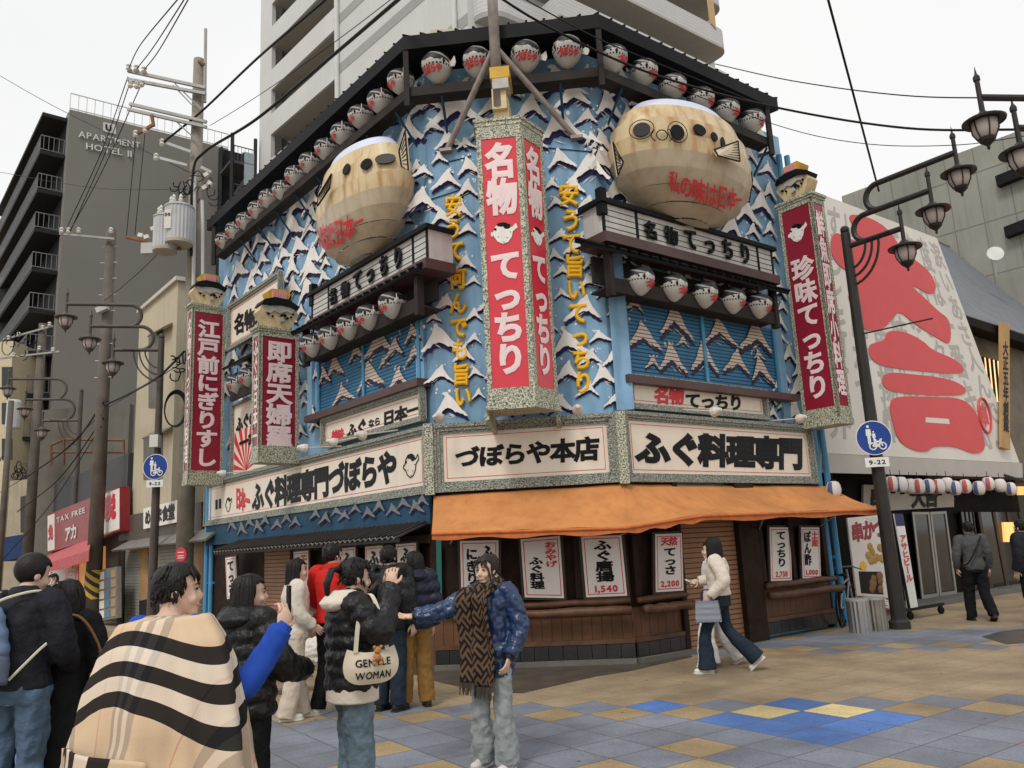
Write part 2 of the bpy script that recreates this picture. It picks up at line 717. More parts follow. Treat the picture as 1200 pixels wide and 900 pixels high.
WL = [(454, 144, 26), (478, 160, 40), (347, 243, 34), (343, 268, 30), (368, 236, 22), (362, 270, 20), (318, 284, 24), (305, 282, 18), (292, 296, 22), (352, 290, 24), (334, 299, 20),
      (367, 302, 26), (326, 310, 16), (344, 316, 24), (281, 318, 22), (302, 319, 18), (471, 258, 24), (379, 208, 28), (364, 318, 30), (345, 338, 24), (359, 342, 30), (276, 345, 14),
      (380, 326, 18), (354, 366, 16), (364, 376, 14), (359, 455, 16), (371, 440, 12), (358, 470, 12), (368, 484, 16), (490, 338, 11), (491, 349, 13), (493, 361, 17), (478, 285, 14),
      (466, 185, 26), (410, 170, 24), (275, 296, 12), (310, 262, 18), (330, 250, 16), (490, 110, 24), (272, 372, 12), (284, 470, 12), (276, 450, 14)]
WMw = [(503, 120, 40), (538, 128, 66), (617, 94, 38), (655, 98, 56), (674, 113, 48), (622, 128, 46), (657, 149, 58), (525, 166, 36), (497, 202, 26), (527, 212, 36), (497, 236, 44), (547, 222, 28),
       (516, 256, 34), (548, 270, 24), (519, 326, 34), (555, 330, 20), (522, 356, 32), (556, 370, 22), (515, 398, 46), (556, 398, 22), (516, 440, 34), (558, 437, 20), (526, 476, 42), (562, 462, 18),
       (655, 188, 34), (690, 197, 52), (647, 217, 22), (673, 220, 32), (652, 239, 26), (688, 243, 38), (692, 268, 32), (657, 277, 26), (679, 287, 38), (694, 307, 30), (691, 331, 28), (657, 345, 22),
       (687, 362, 46), (703, 395, 26), (667, 403, 46), (667, 437, 34), (707, 440, 36), (719, 470, 22), (512, 296, 30), (650, 300, 20), (545, 170, 24), (660, 318, 22), (705, 345, 20), (515, 186, 20)]
WR = [(731, 104, 40), (709, 124, 36), (703, 168, 32), (706, 190, 40), (861, 170, 30), (876, 182, 20), (898, 176, 20), (897, 200, 18), (899, 225, 16), (880, 216, 22), (724, 224, 40), (720, 274, 26),
      (857, 268, 30), (872, 248, 28), (890, 240, 28), (742, 288, 16), (762, 294, 14), (791, 301, 18), (823, 309, 24), (876, 320, 18), (905, 322, 16), (718, 318, 14), (719, 340, 16), (902, 468, 14),
      (903, 485, 14), (735, 150, 30), (905, 300, 14), (890, 160, 18), (848, 150, 22), (912, 395, 12), (915, 360, 12)]
def inside(p, poly):
    x, y = p
    r_ = False
    for (x0, y0), (x1, y1) in zip(poly, poly[1:] + poly[:1]):
        if (y0 > y) != (y1 > y) and x < (x1 - x0) * (y - y0) / (y1 - y0) + x0:
            r_ = not r_
    return r_


def fill_waves(its, poly, holes, gap, wd, seed):
    rr = random.Random(seed)
    out = list(its)
    xs, ys = [p[0] for p in poly], [p[1] for p in poly]
    for _ in range(2500):
        p = (rr.uniform(min(xs), max(xs)), rr.uniform(min(ys), max(ys)))
        if not inside(p, poly) or any(a < p[0] < b and c < p[1] < d for a, b, c, d in holes):
            continue
        if all(((p[0] - q[0]) ** 2 + ((p[1] - q[1]) * 1.25) ** 2) ** .5 > gap + q[2] * .22 for q in out):
            out.append((p[0], p[1], rr.uniform(*wd)))
    return out


WL = fill_waves(WL, [(264, 302), (484, 140), (494, 200), (494, 375), (372, 430), (374, 500), (266, 540)], [(370, 500, 372, 492)], 12, (13, 24), 4)
WMw = fill_waves(WMw, [(500, 105), (688, 86), (724, 300), (726, 476), (506, 482)], [], 19, (20, 34), 5)
WR = fill_waves(WR, [(700, 92), (900, 172), (908, 330), (950, 480), (905, 492), (905, 340), (725, 335), (733, 482), (712, 300)], [(720, 908, 346, 450)], 15, (15, 30), 6)
mb = MB()
for p, q in ((A0, A1), (A1, A2), (A2, A3), (A3, B3), (B3, B0), (B0, A0)):
    mb.add([up(p, 0), up(q, 0), up(q, TOPW), up(p, TOPW)], [(0, 1, 2, 3)], 0)
mb.add([up(p, TOPW) for p in (A0, A1, A2, A3, B3, B0)], [(0, 1, 2, 3, 4, 5)], 1)
wallo = mb.build('wall', [BLUE, BLACK], rest)
for pl, its in ((PL, WL), (PM, WMw), (PR, WR)):
    mb = MB()
    waves_mesh(mb, pl, its, WO, 0, 1)
    mb.build('wave_relief', [WAVEW, NAVY], rest)

# pilasters, joints and blue pipes
for pl, px, py0, py1, wd in ((PM, 716, 265, 482, .26), (PL, 492, 300, 450, .22), (PL, 366, 420, 500, .2), (PR, 903, 345, 495, .22)):
    a, b = pl.hit(px, py0, WO), pl.hit(px, py1, WO)
    u = (a - pl.o).dot(pl.u)
    mb = MB()
    mb.slab([pl.P(u - wd / 2, b.z, WO + .06), pl.P(u + wd / 2, b.z, WO + .06), pl.P(u + wd / 2, a.z, WO + .06), pl.P(u - wd / 2, a.z, WO + .06)], .055, 0)
    mb.build('pilaster', [BLUE], rest)
for pl, u, o, zt in ((PR, uR1 - .06, .02, 9.0), (PR, uR1 - .24, -.04, 9.0), (PL, uL0 + .1, .02, 8.6), (PL, uL0 + .3, -.02, 8.6)):
    mb = MB()
    mb.tube([pl.P(u, 0, o), pl.P(u, zt, o)], .055, 10)
    for z in (1.2, 3.7, 4.6, 6.0):
        mb.box(pl.P(u, z, o - .06), (.16, .05, .12), pl.rot())
    mb.build('drain_pipe', PIPEB, rest)
mb = MB()
for px0, py0, px1, py1 in ((640, 173, 695, 178), (523, 190, 552, 183), (500, 235, 553, 218)):
    a, b = PM.hit(px0, py0, WO + .01), PM.hit(px1, py1, WO + .01)
    mb.tube([a, b], .008, 6)
mb.build('sheet_seam', BLUED, rest)

# eaves: roof slab with black fascia, hanging dark rail on posts
uRe = PR.uv(911, 127, .4)[0]
uLe = PL.uv(243, 279, .4)[0]


def run(off, ext=True):
    return [PL.P(uLe if ext else uLe + .35, 0, off), pz(cLM(off), 0), pz(cMR(off), 0), PR.P(uRe if ext else uRe - .3, 0, off)]


mb = MB()
o_, i_ = run(.42), run(-.6)
lo, hi = EAVE - .14, EAVE + .10
for a in range(3):
    p, q, r_, s_ = o_[a], o_[a + 1], i_[a + 1], i_[a]
    mb.add([up(p, lo), up(q, lo), up(q, hi), up(p, hi), up(s_, lo + .1), up(r_, lo + .1), up(r_, hi + .5), up(s_, hi + .5)],
           [(0, 1, 2, 3), (3, 2, 6, 7), (0, 4, 5, 1), (4, 7, 6, 5)], 0)
for a, f in ((0, (0, 3, 7, 4)), (2, (1, 5, 6, 2))):
    p, q, r_, s_ = o_[a], o_[a + 1], i_[a + 1], i_[a]
    mb.add([up(p, lo), up(q, lo), up(q, hi), up(p, hi), up(s_, lo + .1), up(r_, lo + .1), up(r_, hi + .5), up(s_, hi + .5)], [f], 0)
mb.add([up(p, hi + .5) for p in i_] + [up(B3, hi + .5), up(B0, hi + .5)], [(0, 1, 2, 3, 4, 5)], 0)
mb.add([up(B3, TOPW), up(B0, TOPW), up(B0, hi + .5), up(B3, hi + .5)], [(0, 1, 2, 3)], 0)
roofo = mb.build('roof', BLACK, rest)
# corrugated roof ribs along the verge
mb = MB()
for a in range(3):
    p, q, r_, s_ = o_[a], o_[a + 1], i_[a + 1], i_[a]
    n_ = int((q - p).length / .28)
    for k in range(n_ + 1):
        t = k / n_
        mb.tube([up(p.lerp(q, t), hi + .02), up(s_.lerp(r_, t), hi + .52)], .02, 6)
mb.build('roof_rib', BLACK, roofo)
mb = MB()
RZ = 8.90
o1, o0 = run(.33, False), run(.24, False)
for a in range(3):
    mb.add([up(o1[a], RZ - .10), up(o1[a + 1], RZ - .10), up(o1[a + 1], RZ + .06), up(o1[a], RZ + .06), up(o0[a], RZ - .10), up(o0[a + 1], RZ - .10), up(o0[a + 1], RZ + .06), up(o0[a], RZ + .06)],
           [(0, 1, 2, 3), (3, 2, 6, 7), (4, 0, 1, 5), (5, 6, 7, 4)])
# soffit board behind the lanterns
for a in range(3):
    b0, b1 = run(.10, False)[a], run(.10, False)[a + 1]
    mb.add([up(o0[a], RZ - .09), up(o0[a + 1], RZ - .09), up(b1, RZ - .13), up(b0, RZ - .13)], [(0, 1, 2, 3)])
mb.build('lantern_rail', DKBROWN, rest)
for i, p in enumerate(run(.36, False)):
    mb = MB()
    mb.box(up(p, (RZ + EAVE) / 2 - .12), (.085, .085, EAVE - RZ + .35))
    mb.build('rail_post', DKBROWN, rest)
for pl, lst in ((PL, range(1, 9)), (PM, (0, 1, 2)), (PR, range(0, 5))):
    for k in lst:
        u = (uLe + .8 + k * .95) if pl is PL else (.4 + k * .95)
        mb = MB()
        mb.tube([pl.P(u, 8.3, WO), pl.P(u, RZ - .1, .26)], .022, 6)
        mb.build('rail_bracket', BLUED, rest)

# second floor: shutters under small lantern roofs, balcony boards with letters
def quad_uz(pl, u0, u1, z0, z1, off):
    return [pl.P(u0, z1, off), pl.P(u1, z1, off), pl.P(u1, z0, off), pl.P(u0, z0, off)]


def q4(q):
    return [q[3], q[2], q[1], q[0]]


def second_floor(pl, shpx, wvs, shsplit, blpx, balcony_text, rail, wl):
    # roller shutter
    u0, z1 = pl.uv(*shpx[0], WO + .02)
    u1, _ = pl.uv(*shpx[1], WO + .02)
    z0 = pl.uv(*shpx[2], WO + .02)[1]
    mb = MB()
    mb.slab(q4(quad_uz(pl, u0, u1, z0, z1, WO + .045)), .03, 0)
    waves_mesh(mb, pl, wvs, WO + .046, 1, 2, .004, dots=True)
    sh = mb.build('roller_shutter', [SHUTB, SHUTW, SHUTN], rest)
    for px in shsplit:
        mb = MB()
        u = pl.uv(px, shpx[1][1], WO)[0]
        mb.slab(q4(quad_uz(pl, u - .035, u + .035, z0, z1, WO + .085)), .03)
        mb.build('shutter_guide', PIPEB, sh)
    # plum sill
    mb = MB()
    mb.slab(q4(quad_uz(pl, u0 - .2, u1 + .2, z0 - .12, z0, .12)), .26)
    mb.build('shutter_sill', PLUM, rest)
    # balcony boards
    (lx, ly), (rx, ry), (bx, by) = blpx
    v0, zt = pl.uv(lx, ly, .3)
    v1, zt2 = pl.uv(rx, ry, .3)
    zt = (zt + zt2) / 2
    zb = zt - .47
    mb = MB()
    mb.slab(q4(quad_uz(pl, v0, v1, zb, zt, .3)), .04, 0)
    for e in (v0, v1):
        mb.slab([pl.P(e, zb, WO), pl.P(e, zb, .3), pl.P(e, zt, .3), pl.P(e, zt, WO)], .03, 0)
    bal = mb.build('balcony_boarding', WHITEP, rest)
    mb = MB()
    for k in range(1, 5):
        z = zb + (zt - zb) * k / 5
        mb.slab(q4(quad_uz(pl, v0, v1, z - .006, z + .006, .303)), .01)
    for e in (v0, v1, v0 + (v1 - v0) * .17, v0 + (v1 - v0) * .9):
        mb.slab(q4(quad_uz(pl, e - .03, e + .03, zb, zt, .306)), .012)
    mb.build('board_joint', BLACK, bal)
    mb = MB()
    mb.box(pl.P((v0 + v1) / 2, zt + .03, .1), (v1 - v0 + .16, .07, .54), pl.rot())
    mb.box(pl.P(v0, zt + .02, .28), (.12, .42, .12), pl.rot())
    mb.build('balcony_cap', BLACK, bal)
    mb = MB()
    mb.box(pl.P((v0 + v1) / 2, zb - .09, .1), (v1 - v0 + .12, .16, .56), pl.rot())
    mb.build('balcony_ledge', PLUM, bal)
    n = len(balcony_text)
    for i, ch in enumerate(balcony_text):
        s0 = v0 + (v1 - v0) * (.2 + .68 * i / n)
        s1 = s0 + (v1 - v0) * .68 / n * .62
        hh = .3 if i < 2 else .38
        mb = MB()
        text_into(mb, ch, quad_uz(pl, s0, s1, zb + .06, zb + .06 + hh, .31), pl.n, bold=.05, th=.05)
        mb.build('letter', INK, bal)
    # lantern roof + rail
    (ax, ay), (cx, cy), dz = rail
    r0, ra = pl.uv(ax, ay, .42)
    r1, rb = pl.uv(cx, cy, .42)
    rz = (ra + rb) / 2
    mb = MB()
    th = .05
    q = [pl.P(r0, rz, .46), pl.P(r1, rz, .46), pl.P(r1, rz + .32, WO), pl.P(r0, rz + .32, WO)]
    mb.slab(q, th)
    k = int((r1 - r0) / .22)
    for i in range(k + 1):
        u = r0 + (r1 - r0) * i / k
        mb.tube([pl.P(u, rz + .02, .47), pl.P(u, rz + .34, WO + .01)], .025, 6)
    mb.build('lantern_roof', BLACK, rest)
    mb = MB()
    zc = rz - .43
    mb.slab(q4(quad_uz(pl, r0 + .2, r1 - .2, zc - .16, zc + .06, .30)), .07)
    mb.slab(q4(quad_uz(pl, r0 + .2, r1 - .2, zc + .05, rz + .04, .0)), .05)
    for e in (r0 + .25, r1 - .25):
        mb.box(pl.P(e, (zc + rz) / 2 - .08, .28), (.09, rz - zc + .3, .12), pl.rot())
    mb.slab([pl.P(r0 + .2, zc - .1, .23), pl.P(r0 + .2, zc - .12, WO + .06), pl.P(r1 - .2, zc - .12, WO + .06), pl.P(r1 - .2, zc - .1, .23)], .03)
    mb.build('lower_rail', DKBROWN, rest)


WSR = [(744, 357, 22), (751, 393, 38), (789, 376, 38), (841, 389, 38), (883, 394, 36), (786, 419, 32), (826, 418, 34), (862, 424, 30), (888, 416, 12), (890, 434, 26), (800, 400, 14), (765, 425, 18)]
second_floor(PR, ((727, 352), (903, 372), (733, 443)), WSR, (729, 818, 900), ((706, 240), (903, 292), (706, 268)), '名物てっちり', ((706, 297), (922, 337), 0), None)
WSL = [(392, 430, 24), (417, 413, 20), (444, 403, 42), (463, 408, 24), (484, 391, 22), (431, 441, 36), (403, 462, 26), (469, 443, 26), (487, 415, 22), (380, 441, 18), (450, 425, 14)]
second_floor(PL, ((376, 425), (494, 380), (380, 486)), WSL, (377, 429, 494), ((366, 345), (500, 271), (366, 368)), '名物てっちり', ((344, 389), (492, 316), 0), None)
# far bay on the left: second little lantern roof and dark recess
mb = MB()
r0, ra = PL.uv(262, 432, .42)
r1 = PL.uv(318, 404, .42)[0]
mb.slab([PL.P(r0, ra, .46), PL.P(r1, ra, .46), PL.P(r1, ra + .3, WO), PL.P(r0, ra + .3, WO)], .05)
mb.build('lantern_roof', BLACK, rest)
mb = MB()
mb.slab(q4(quad_uz(PL, r0 + .1, r1, ra - .75, ra - .55, .3)), .07)
mb.build('lower_rail', DKBROWN, rest)

# ground floor ------------------------------------------------------------------
GW = WO + .02
# M face: plinth tiles, boards, counter logs, dark window recesses
mb = MB()
uMs = -.05


def mz(pl, u0, u1, z0, z1, off, k, th=.04):
    mb.slab(q4(quad_uz(pl, u0, u1, z0, z1, off)), th, k)


uSh0 = PR.uv(805, 740, 0)[0]
uSh1 = PR.uv(874, 745, 0)[0]
uPi = PR.uv(896, 745, 0)[0]
uRe_ = uR1 - .35
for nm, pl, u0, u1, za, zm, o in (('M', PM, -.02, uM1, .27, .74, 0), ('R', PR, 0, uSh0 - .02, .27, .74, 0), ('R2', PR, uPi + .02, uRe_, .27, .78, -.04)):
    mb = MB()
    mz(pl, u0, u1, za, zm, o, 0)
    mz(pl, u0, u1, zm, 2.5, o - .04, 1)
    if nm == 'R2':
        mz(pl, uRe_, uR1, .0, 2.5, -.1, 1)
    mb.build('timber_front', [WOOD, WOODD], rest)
for pl, u0, u1, kerb in ((PM, -.02, uM1, 1), (PR, 0, uSh0, 1), (PR, uPi, uRe_, 0)):
    mb = MB()
    if kerb:
        mz(pl, u0, u1, .0, .07, .16, 1, .2)
    n = max(2, int((u1 - u0) / .2))
    for k in range(n):
        a = u0 + (u1 - u0) * k / n
        b = u0 + (u1 - u0) * (k + 1) / n
        mz(pl, a + .004, b - .004, .075, .262, .055, 0)
    mb.build('tiled_plinth', [TILE, CONC], rest)
    mb = MB()
    mz(pl, u0, u1, .27, .33, .06, 0, .06)
    mb.build('base_board', WOODM, rest)
lp = random.Random(3)
for pl, u0, u1, z, o, r_ in ((PM, .05, uM1 - .02, .84, .10, .045), (PM, .3, uM1 - .02, .72, .2, .065), (PR, .02, uSh0 - .05, .84, .10, .045), (PR, .03, uSh0 - .02, .71, .2, .065),
                             (PR, uPi + .05, uRe_, .84, .10, .05), (PR, uPi + .03, uRe_ + .1, .68, .16, .065)):
    mb = MB()
    n = 10
    mb.tube([pl.P(u0 + (u1 - u0) * i / n, z + lp.uniform(-.008, .008), o) for i in range(n + 1)], [r_ + lp.uniform(-.008, .008) for _ in range(n + 1)], 10)
    mb.build('counter_log', WOODM, rest, smooth=True)
for pl, us in ((PM, [0.02, .72, 1.42, 2.08, uM1 - .06]), (PR, [.1, uSh0 - .15, uPi + .12, uPi + .95, uRe_ - .1])):
    for u in us:
        mb = MB()
        mz(pl, u - .05, u + .05, .9, 2.17, .05, 0, .1)
        mb.build('window_post', WOODD, rest)
for pl, u0, u1 in ((PM, 0, uM1), (PR, 0, uSh0 - .11), (PR, uPi + .03, uRe_)):
    mb = MB()
    mz(pl, u0, u1, 2.18, 2.32, .07, 0, .12)
    mb.build('lintel', WOODD, rest)
for a, b, o in ((uSh1, uPi + .02, .08), (uSh0 - .1, uSh0, .065)):
    mb = MB()
    mz(PR, a, b, 0, 2.5, o, 0, .14)
    mb.build('door_post', WOODD, rest)
mb = MB()
mz(PR, uSh0, uSh1, .02, 2.2, -.02, 0)
mb.build('roller_shutter', SHUT, rest)
# L face ground floor
uA, uB = uL0 + .45, -.02
s0, s1 = PL.uv(309, 690, -.05)[0], PL.uv(345, 690, -.05)[0]
mb = MB()
mz(PL, uA - .45, s0, 0, 2.15, -.08, 1)
mz(PL, s1, uB, .9, 2.15, -.08, 1)
mz(PL, s1, uB, .0, .9, -.02, 0)
mz(PL, s1, uB, .88, .98, .12, 1, .2)
for k in range(7):
    u = s1 + (uB - s1) * k / 6
    mz(PL, u - .06, u + .06, .95, 2.15, .02, 1, .1)
mz(PL, s1, uB, 1.78, 1.9, .05, 1, .12)
mb.build('timber_front', [WOOD, WOODD], rest)
mb = MB()
mz(PL, s0, s1, .02, 2.1, -.06, 0)
mb.build('roller_shutter', SHUT, rest)
# blue valance with waves and the little tin roof on the left
mb = MB()
mz(PL, uL0 + .1, .0, 2.05, 2.52, .06, 0)
wv = []
for i, px in enumerate((272, 284, 293, 303, 313, 325, 337, 347, 372, 383, 395, 405, 418, 433, 447, 460, 474, 488, 497)):
    py = 615 - (px - 272) * .125 + (4 if i % 2 else -2) + 2
    wv.append((px, py, 12 + (px - 272) * .03))
waves_mesh(mb, PL, wv, .062, 1, 2, .012, dots=False, hf=.85)
mb.build('blue_valance', [BLUED, M('grey wave', (.17, .175, .18), .6), NAVY], rest)
mb = MB()
TINR = M('weathered tin roof', (.20, .19, .175), .5, var=.3, scale=3, metal=.2, streak=.3)
rz = 2.0
ua, ub = PL.uv(250, 640, .62)[0], -.02
n = int((ub - ua) / .16)
vs, fs = [], []
for i in range(n * 4 + 1):
    u = ua + (ub - ua) * i / (n * 4)
    dz = .022 * math.cos(i * math.pi / 2)
    vs += [PL.P(u, rz - .13 + dz, .62), PL.P(u, rz + .06 + dz, .07)]
for i in range(n * 4):
    fs.append((2 * i, 2 * i + 2, 2 * i + 3, 2 * i + 1))
mb.add(vs, fs, 0)
for i in range(n):
    u = ua + (ub - ua) * (i + .5) / n
    mb.tube([PL.P(u, rz - .1, .63), PL.P(u, rz + .09, .08)], .022, 6, 1)
mb.slab(q4(quad_uz(PL, ua, ub, rz - .19, rz - .135, .6)), .03, 1)
mb.build('tin_roof', [TINR, DKBROWN], rest)

# awning ------------------------------------------------------------------------
AW = .85
tz = 2.46
t0, t1, t2 = PM.P(.02, tz, .03), up(cMR(.03), tz), PR.P(uR1 - .12, tz, .03)
b0 = PM.hit(506, 624, AW)
b1 = PM.hit(733, 617, AW)
b2 = PR.hit(822, 603, AW)
b3 = PR.hit(1034, 596, AW)
zb = (b0.z + b1.z + b2.z + b3.z) / 4
mb = MB()


def canvas(a, b, c, d, nu, nv, sag=.05):
    vs, fs = [], []
    for i in range(nu + 1):
        for j in range(nv + 1):
            s, t = i / nu, j / nv
            p = a.lerp(b, s).lerp(d.lerp(c, s), t)
            p.z -= sag * math.sin(math.pi * t) * (1 + .45 * math.sin(s * math.pi * 5)) + .014 * noise.noise(p * 2.2)
            vs.append(p)
    for i in range(nu):
        for j in range(nv):
            k = i * (nv + 1) + j
            fs.append((k, k + nv + 1, k + nv + 2, k + 1))
    mb.add(vs, fs, 0)


canvas(t0, t1, b1, b0, 40, 12)
canvas(t1, t1 + (t2 - t1) * .02, b2, b1, 8, 8)
canvas(t1 + (t2 - t1) * .02, t2, b3, b2, 40, 12)
mb.build('awning', ORANGE, rest, smooth=True)
mb = MB()
nn = 0
for p, q in ((b0, b1), (b1, b2), (b2, b3)):
    n = 16
    for i in range(n):
        a, b = p.lerp(q, i / n), p.lerp(q, (i + 1) / n)
        za, zb_ = .095 + .018 * math.sin(nn * 1.1), .095 + .018 * math.sin((nn + 1) * 1.1)
        mb.add([a - V((0, 0, za)), b - V((0, 0, zb_)), b, a], [(0, 1, 2, 3)])
        nn += 1
n_ = (b0 - t0)
mb.build('awning_valance', ORANGED, rest)
mb = MB()
mb.tube([b0 + V((0, 0, -.02)), b1 + V((0, 0, -.02)), b2 + V((0, 0, -.02)), b3 + V((0, 0, -.02))], .022, 8)
mb.build('awning_bar', ORANGED, rest)
for pl, u, b in ((PM, .25, b0.lerp(b1, .12)), (PM, uM1 - .1, b1.lerp(b2, .2)), (PR, uPi + .1, b2.lerp(b3, .3)), (PR, uR1 - .5, b2.lerp(b3, .72))):
    mb = MB()
    mb.tube([pl.P(u, 1.75, .04), b + V((0, 0, -.03))], .014, 6)
    mb.build('awning_arm', GREYM, rest)

# ================================================================== signboards
def board(name, label, pl, px, off, mat, th, frame=.13, fmat=None, group=None, line=True, step=3):
    """framed signboard: px = TL,TR,BR,BL of its outer frame; squared up on the facade"""
    uv = [pl.uv(x, y, off) for x, y in px]
    u0, u1 = (uv[0][0] + uv[3][0]) / 2, (uv[1][0] + uv[2][0]) / 2
    z1, z0 = (uv[0][1] + uv[1][1]) / 2, (uv[2][1] + uv[3][1]) / 2
    return board_uz(name, label, pl, u0, u1, z0, z1, off, mat, th, frame, fmat, group, line, step)


def board_uz(name, label, pl, u0, u1, z0, z1, off, mat, th, frame=.13, fmat=None, group=None, line=True, step=3):
    t = thing(name, label, 'sign', tuple(pl.P((u0 + u1) / 2, z0, off)), group)
    mb = MB()
    mb.slab(q4(quad_uz(pl, u0 + frame * .6, u1 - frame * .6, z0 + frame * .6, z1 - frame * .6, off)), th * .8)
    mb.build('face', mat, t)
    mb = MB()
    for s in range(step):
        a = frame * s / step
        w_ = frame / step + (.012 if s < step - 1 else 0)
        o = off + .07 - .022 * s
        e = .002 * s
        mz_ = lambda A, B, C, D: mb.slab(q4(quad_uz(pl, A, B, C, D, o)), th)
        mz_(u0 + a, u1 - a, z1 - a - w_, z1 - a)
        mz_(u0 + a, u1 - a, z0 + a, z0 + a + w_)
        mz_(u0 + a, u0 + a + w_, z0 + a + w_ + e, z1 - a - w_ - e)
        mz_(u1 - a - w_, u1 - a, z0 + a + w_ + e, z1 - a - w_ - e)
    mb.build('frame', fmat or FRAMED, t)
    if line:
        f = frame + .05
        mb = MB()
        for A, B, C, D in ((u0 + f, u1 - f, z1 - f - .008, z1 - f), (u0 + f, u1 - f, z0 + f, z0 + f + .008), (u0 + f, u0 + f + .008, z0 + f, z1 - f), (u1 - f - .008, u1 - f, z0 + f, z1 - f)):
            mb.slab(q4(quad_uz(pl, A, B, C, D, off + .004)), .003)
        mb.build('border_line', RED, t)
    t['_u'] = 0
    del t['_u']
    return t, (u0, u1, z0, z1)


def letters(t, s, pl, px, off, mat=None, bold=.045, th=.006, vertical=False, name='lettering'):
    mb = MB()
    text_into(mb, s, quad_px(pl, px, off), pl.n, vertical, bold, th)
    return mb.build(name, mat or INK, t)


GLYPHFISH = [(-.62, .05), (-.5, .3), (-.25, .48), (.05, .5), (.3, .4), (.45, .22), (.7, .42), (.78, .2), (.62, .1), (.5, .02), (.42, -.25), (.2, -.48), (-.1, -.55), (-.38, -.42), (-.55, -.2), (-.75, -.12), (-.74, .06)]


def fish_emblem(mb, pl, u, z, w, off, kw, kb, line=False):
    """small line drawing of a round pufferfish"""
    pts = [(u + x * w * .62, z + y * w * .75) for x, y in GLYPHFISH]
    if line:
        P_ = [pl.P(a, b, off) for a, b in pts]
        mb.tube(P_ + [P_[0]], w * .018, 5, kb)
    else:
        mb.slab([pl.P(a, b, off) for a, b in pts][::-1], .004, kw)
    for dx, dz, r1, r2, k in ((-.05, .3, .2, .08, kb), (.12, .22, .13, .1, kb), (-.3, .14, .05, .05, kb), (-.2, -.15, .02, .02, kb), (.1, -.2, .02, .02, kb), (.22, 0, .02, .02, kb), (-.02, -.35, .02, .02, kb), (-.38, -.1, .02, .02, kb)):
        mb.slab([pl.P(u + (dx + r1 * math.cos(t)) * w, z + (dz + r2 * math.sin(t)) * w, off + .003) for t in [i * math.pi / 5 for i in range(10)]], .003, k)


SO = .02
t, _ = board_uz('signboard', 'long cream signboard with a fish drawing and the word 専門 on the left street front', PL, uL0 + .0, -.04, 2.5, 3.52, SO, CREAM, .16)
letters(t, 'ふぐ料理専門づぼらや', PL, ((296, 567), (465, 526), (465, 566), (296, 600)), SO, bold=.055)
letters(t, '11', PL, ((252, 584), (260, 582), (260, 597), (252, 599)), SO, bold=.03, th=.01)
mb = MB()
text_into(mb, '日本一', quad_px(PL, ((277, 571), (293, 574), (293, 602), (277, 596)), SO), PL.n, False, .05, .015)
mb.build('red_lettering', RED, t)
mb = MB()
for px, py, w_ in ((482, 545, .46), (268, 591, .40)):
    u, z = PL.uv(px, py, SO)
    fish_emblem(mb, PL, u, z, w_, SO + .006, 0, 0, True)
mb.build('fish_drawing', INK, t)
t, _ = board_uz('signboard', 'cream signboard in the middle over the awning with the words 本店', PM, .03, uM1 - .03, 2.5, 3.52, SO, CREAM, .16, frame=.15)
letters(t, 'づぼらや本店', PM, ((534, 525), (702, 511), (702, 540), (534, 549)), SO, bold=.045)
t, _ = board_uz('signboard', 'cream signboard right of the corner over the awning, heavy black letters ending in 門', PR, .04, PR.uv(952, 530, SO)[0], 2.5, 3.55, SO, CREAM, .16)
letters(t, 'ふぐ料理専門', PR, ((746, 506), (940, 514), (940, 551), (746, 544)), SO, bold=.06)
# corner posts between the boards
for c in (cLM(.06), cMR(.06)):
    mb = MB()
    mb.box(up(c, 3.0), (.14, .14, 1.06))
    mb.build('sign_corner_post', FRAME, rest)
t, _ = board('signboard', 'small cream signboard with red 名物 under the right roller shutter', PR, ((735, 441), (897, 455), (897, 490), (735, 482)), -.02, CREAM, .1, .09, step=2)
letters(t, '名物', PR, ((767, 453), (801, 455), (801, 475), (767, 473)), -.02, RED, .05)
letters(t, 'てっちり', PR, ((803, 460), (870, 464), (870, 482), (803, 478)), -.02, INK, .05)
t, _ = board('signboard', 'small cream signboard with 日本一 under the left roller shutter', PL, ((379, 491), (497, 452), (497, 494), (379, 525)), -.02, CREAM, .1, .09, step=2)
letters(t, '美味', PL, ((389, 505), (403, 501), (403, 515), (389, 519)), -.02, RED, .045)
letters(t, 'ふぐ', PL, ((407, 498), (430, 489), (430, 507), (407, 514)), -.02, INK, .05)
letters(t, 'なら', PL, ((432, 492), (446, 488), (446, 498), (432, 502)), -.02, INK, .04)
letters(t, '日本一', PL, ((449, 483), (492, 469), (492, 487), (449, 501)), -.02, INK, .05)
t, _ = board('signboard', 'cream signboard high on the far left bay, half hidden behind a pufferfish ornament', PL, ((269, 357), (330, 320), (330, 385), (269, 405)), .12, CREAM, .1, .1, step=2)
letters(t, '名物ふぐ', PL, ((275, 370), (326, 349), (326, 372), (275, 394)), .12, INK, .05)
# rising stripe board
t, bb = board('signboard', 'upright board with red sun rays behind the maroon sign on the left front', PL, ((273, 476), (322, 452), (322, 545), (273, 562)), .0, CREAM, .08, .06, line=False, step=2)
mb = MB()
u0, u1, z0, z1 = bb
f = .09
cu, cz = u0 + (u1 - u0) * .35, z0 + f
for k in range(9):
    a = R(12 + k * 19)
    b = a + R(9.5)
    pts = [(cu, cz)]
    for ang in (a, (a + b) / 2, b):
        dx, dz = math.cos(ang), math.sin(ang)
        tmax = min(((u1 - f - cu) / dx) if dx > 1e-3 else 9, ((u0 + f - cu) / dx) if dx < -1e-3 else 9, (z1 - f - .55 - cz) / dz)
        pts.append((cu + dx * tmax, cz + dz * tmax))
    mb.slab([PL.P(x, z, .006) for x, z in pts], .004)
mb.build('sun_ray', RED, t)
letters(t, 'ふぐの', PL, ((277, 490), (300, 479), (300, 497), (277, 507)), .008, INK, .05)
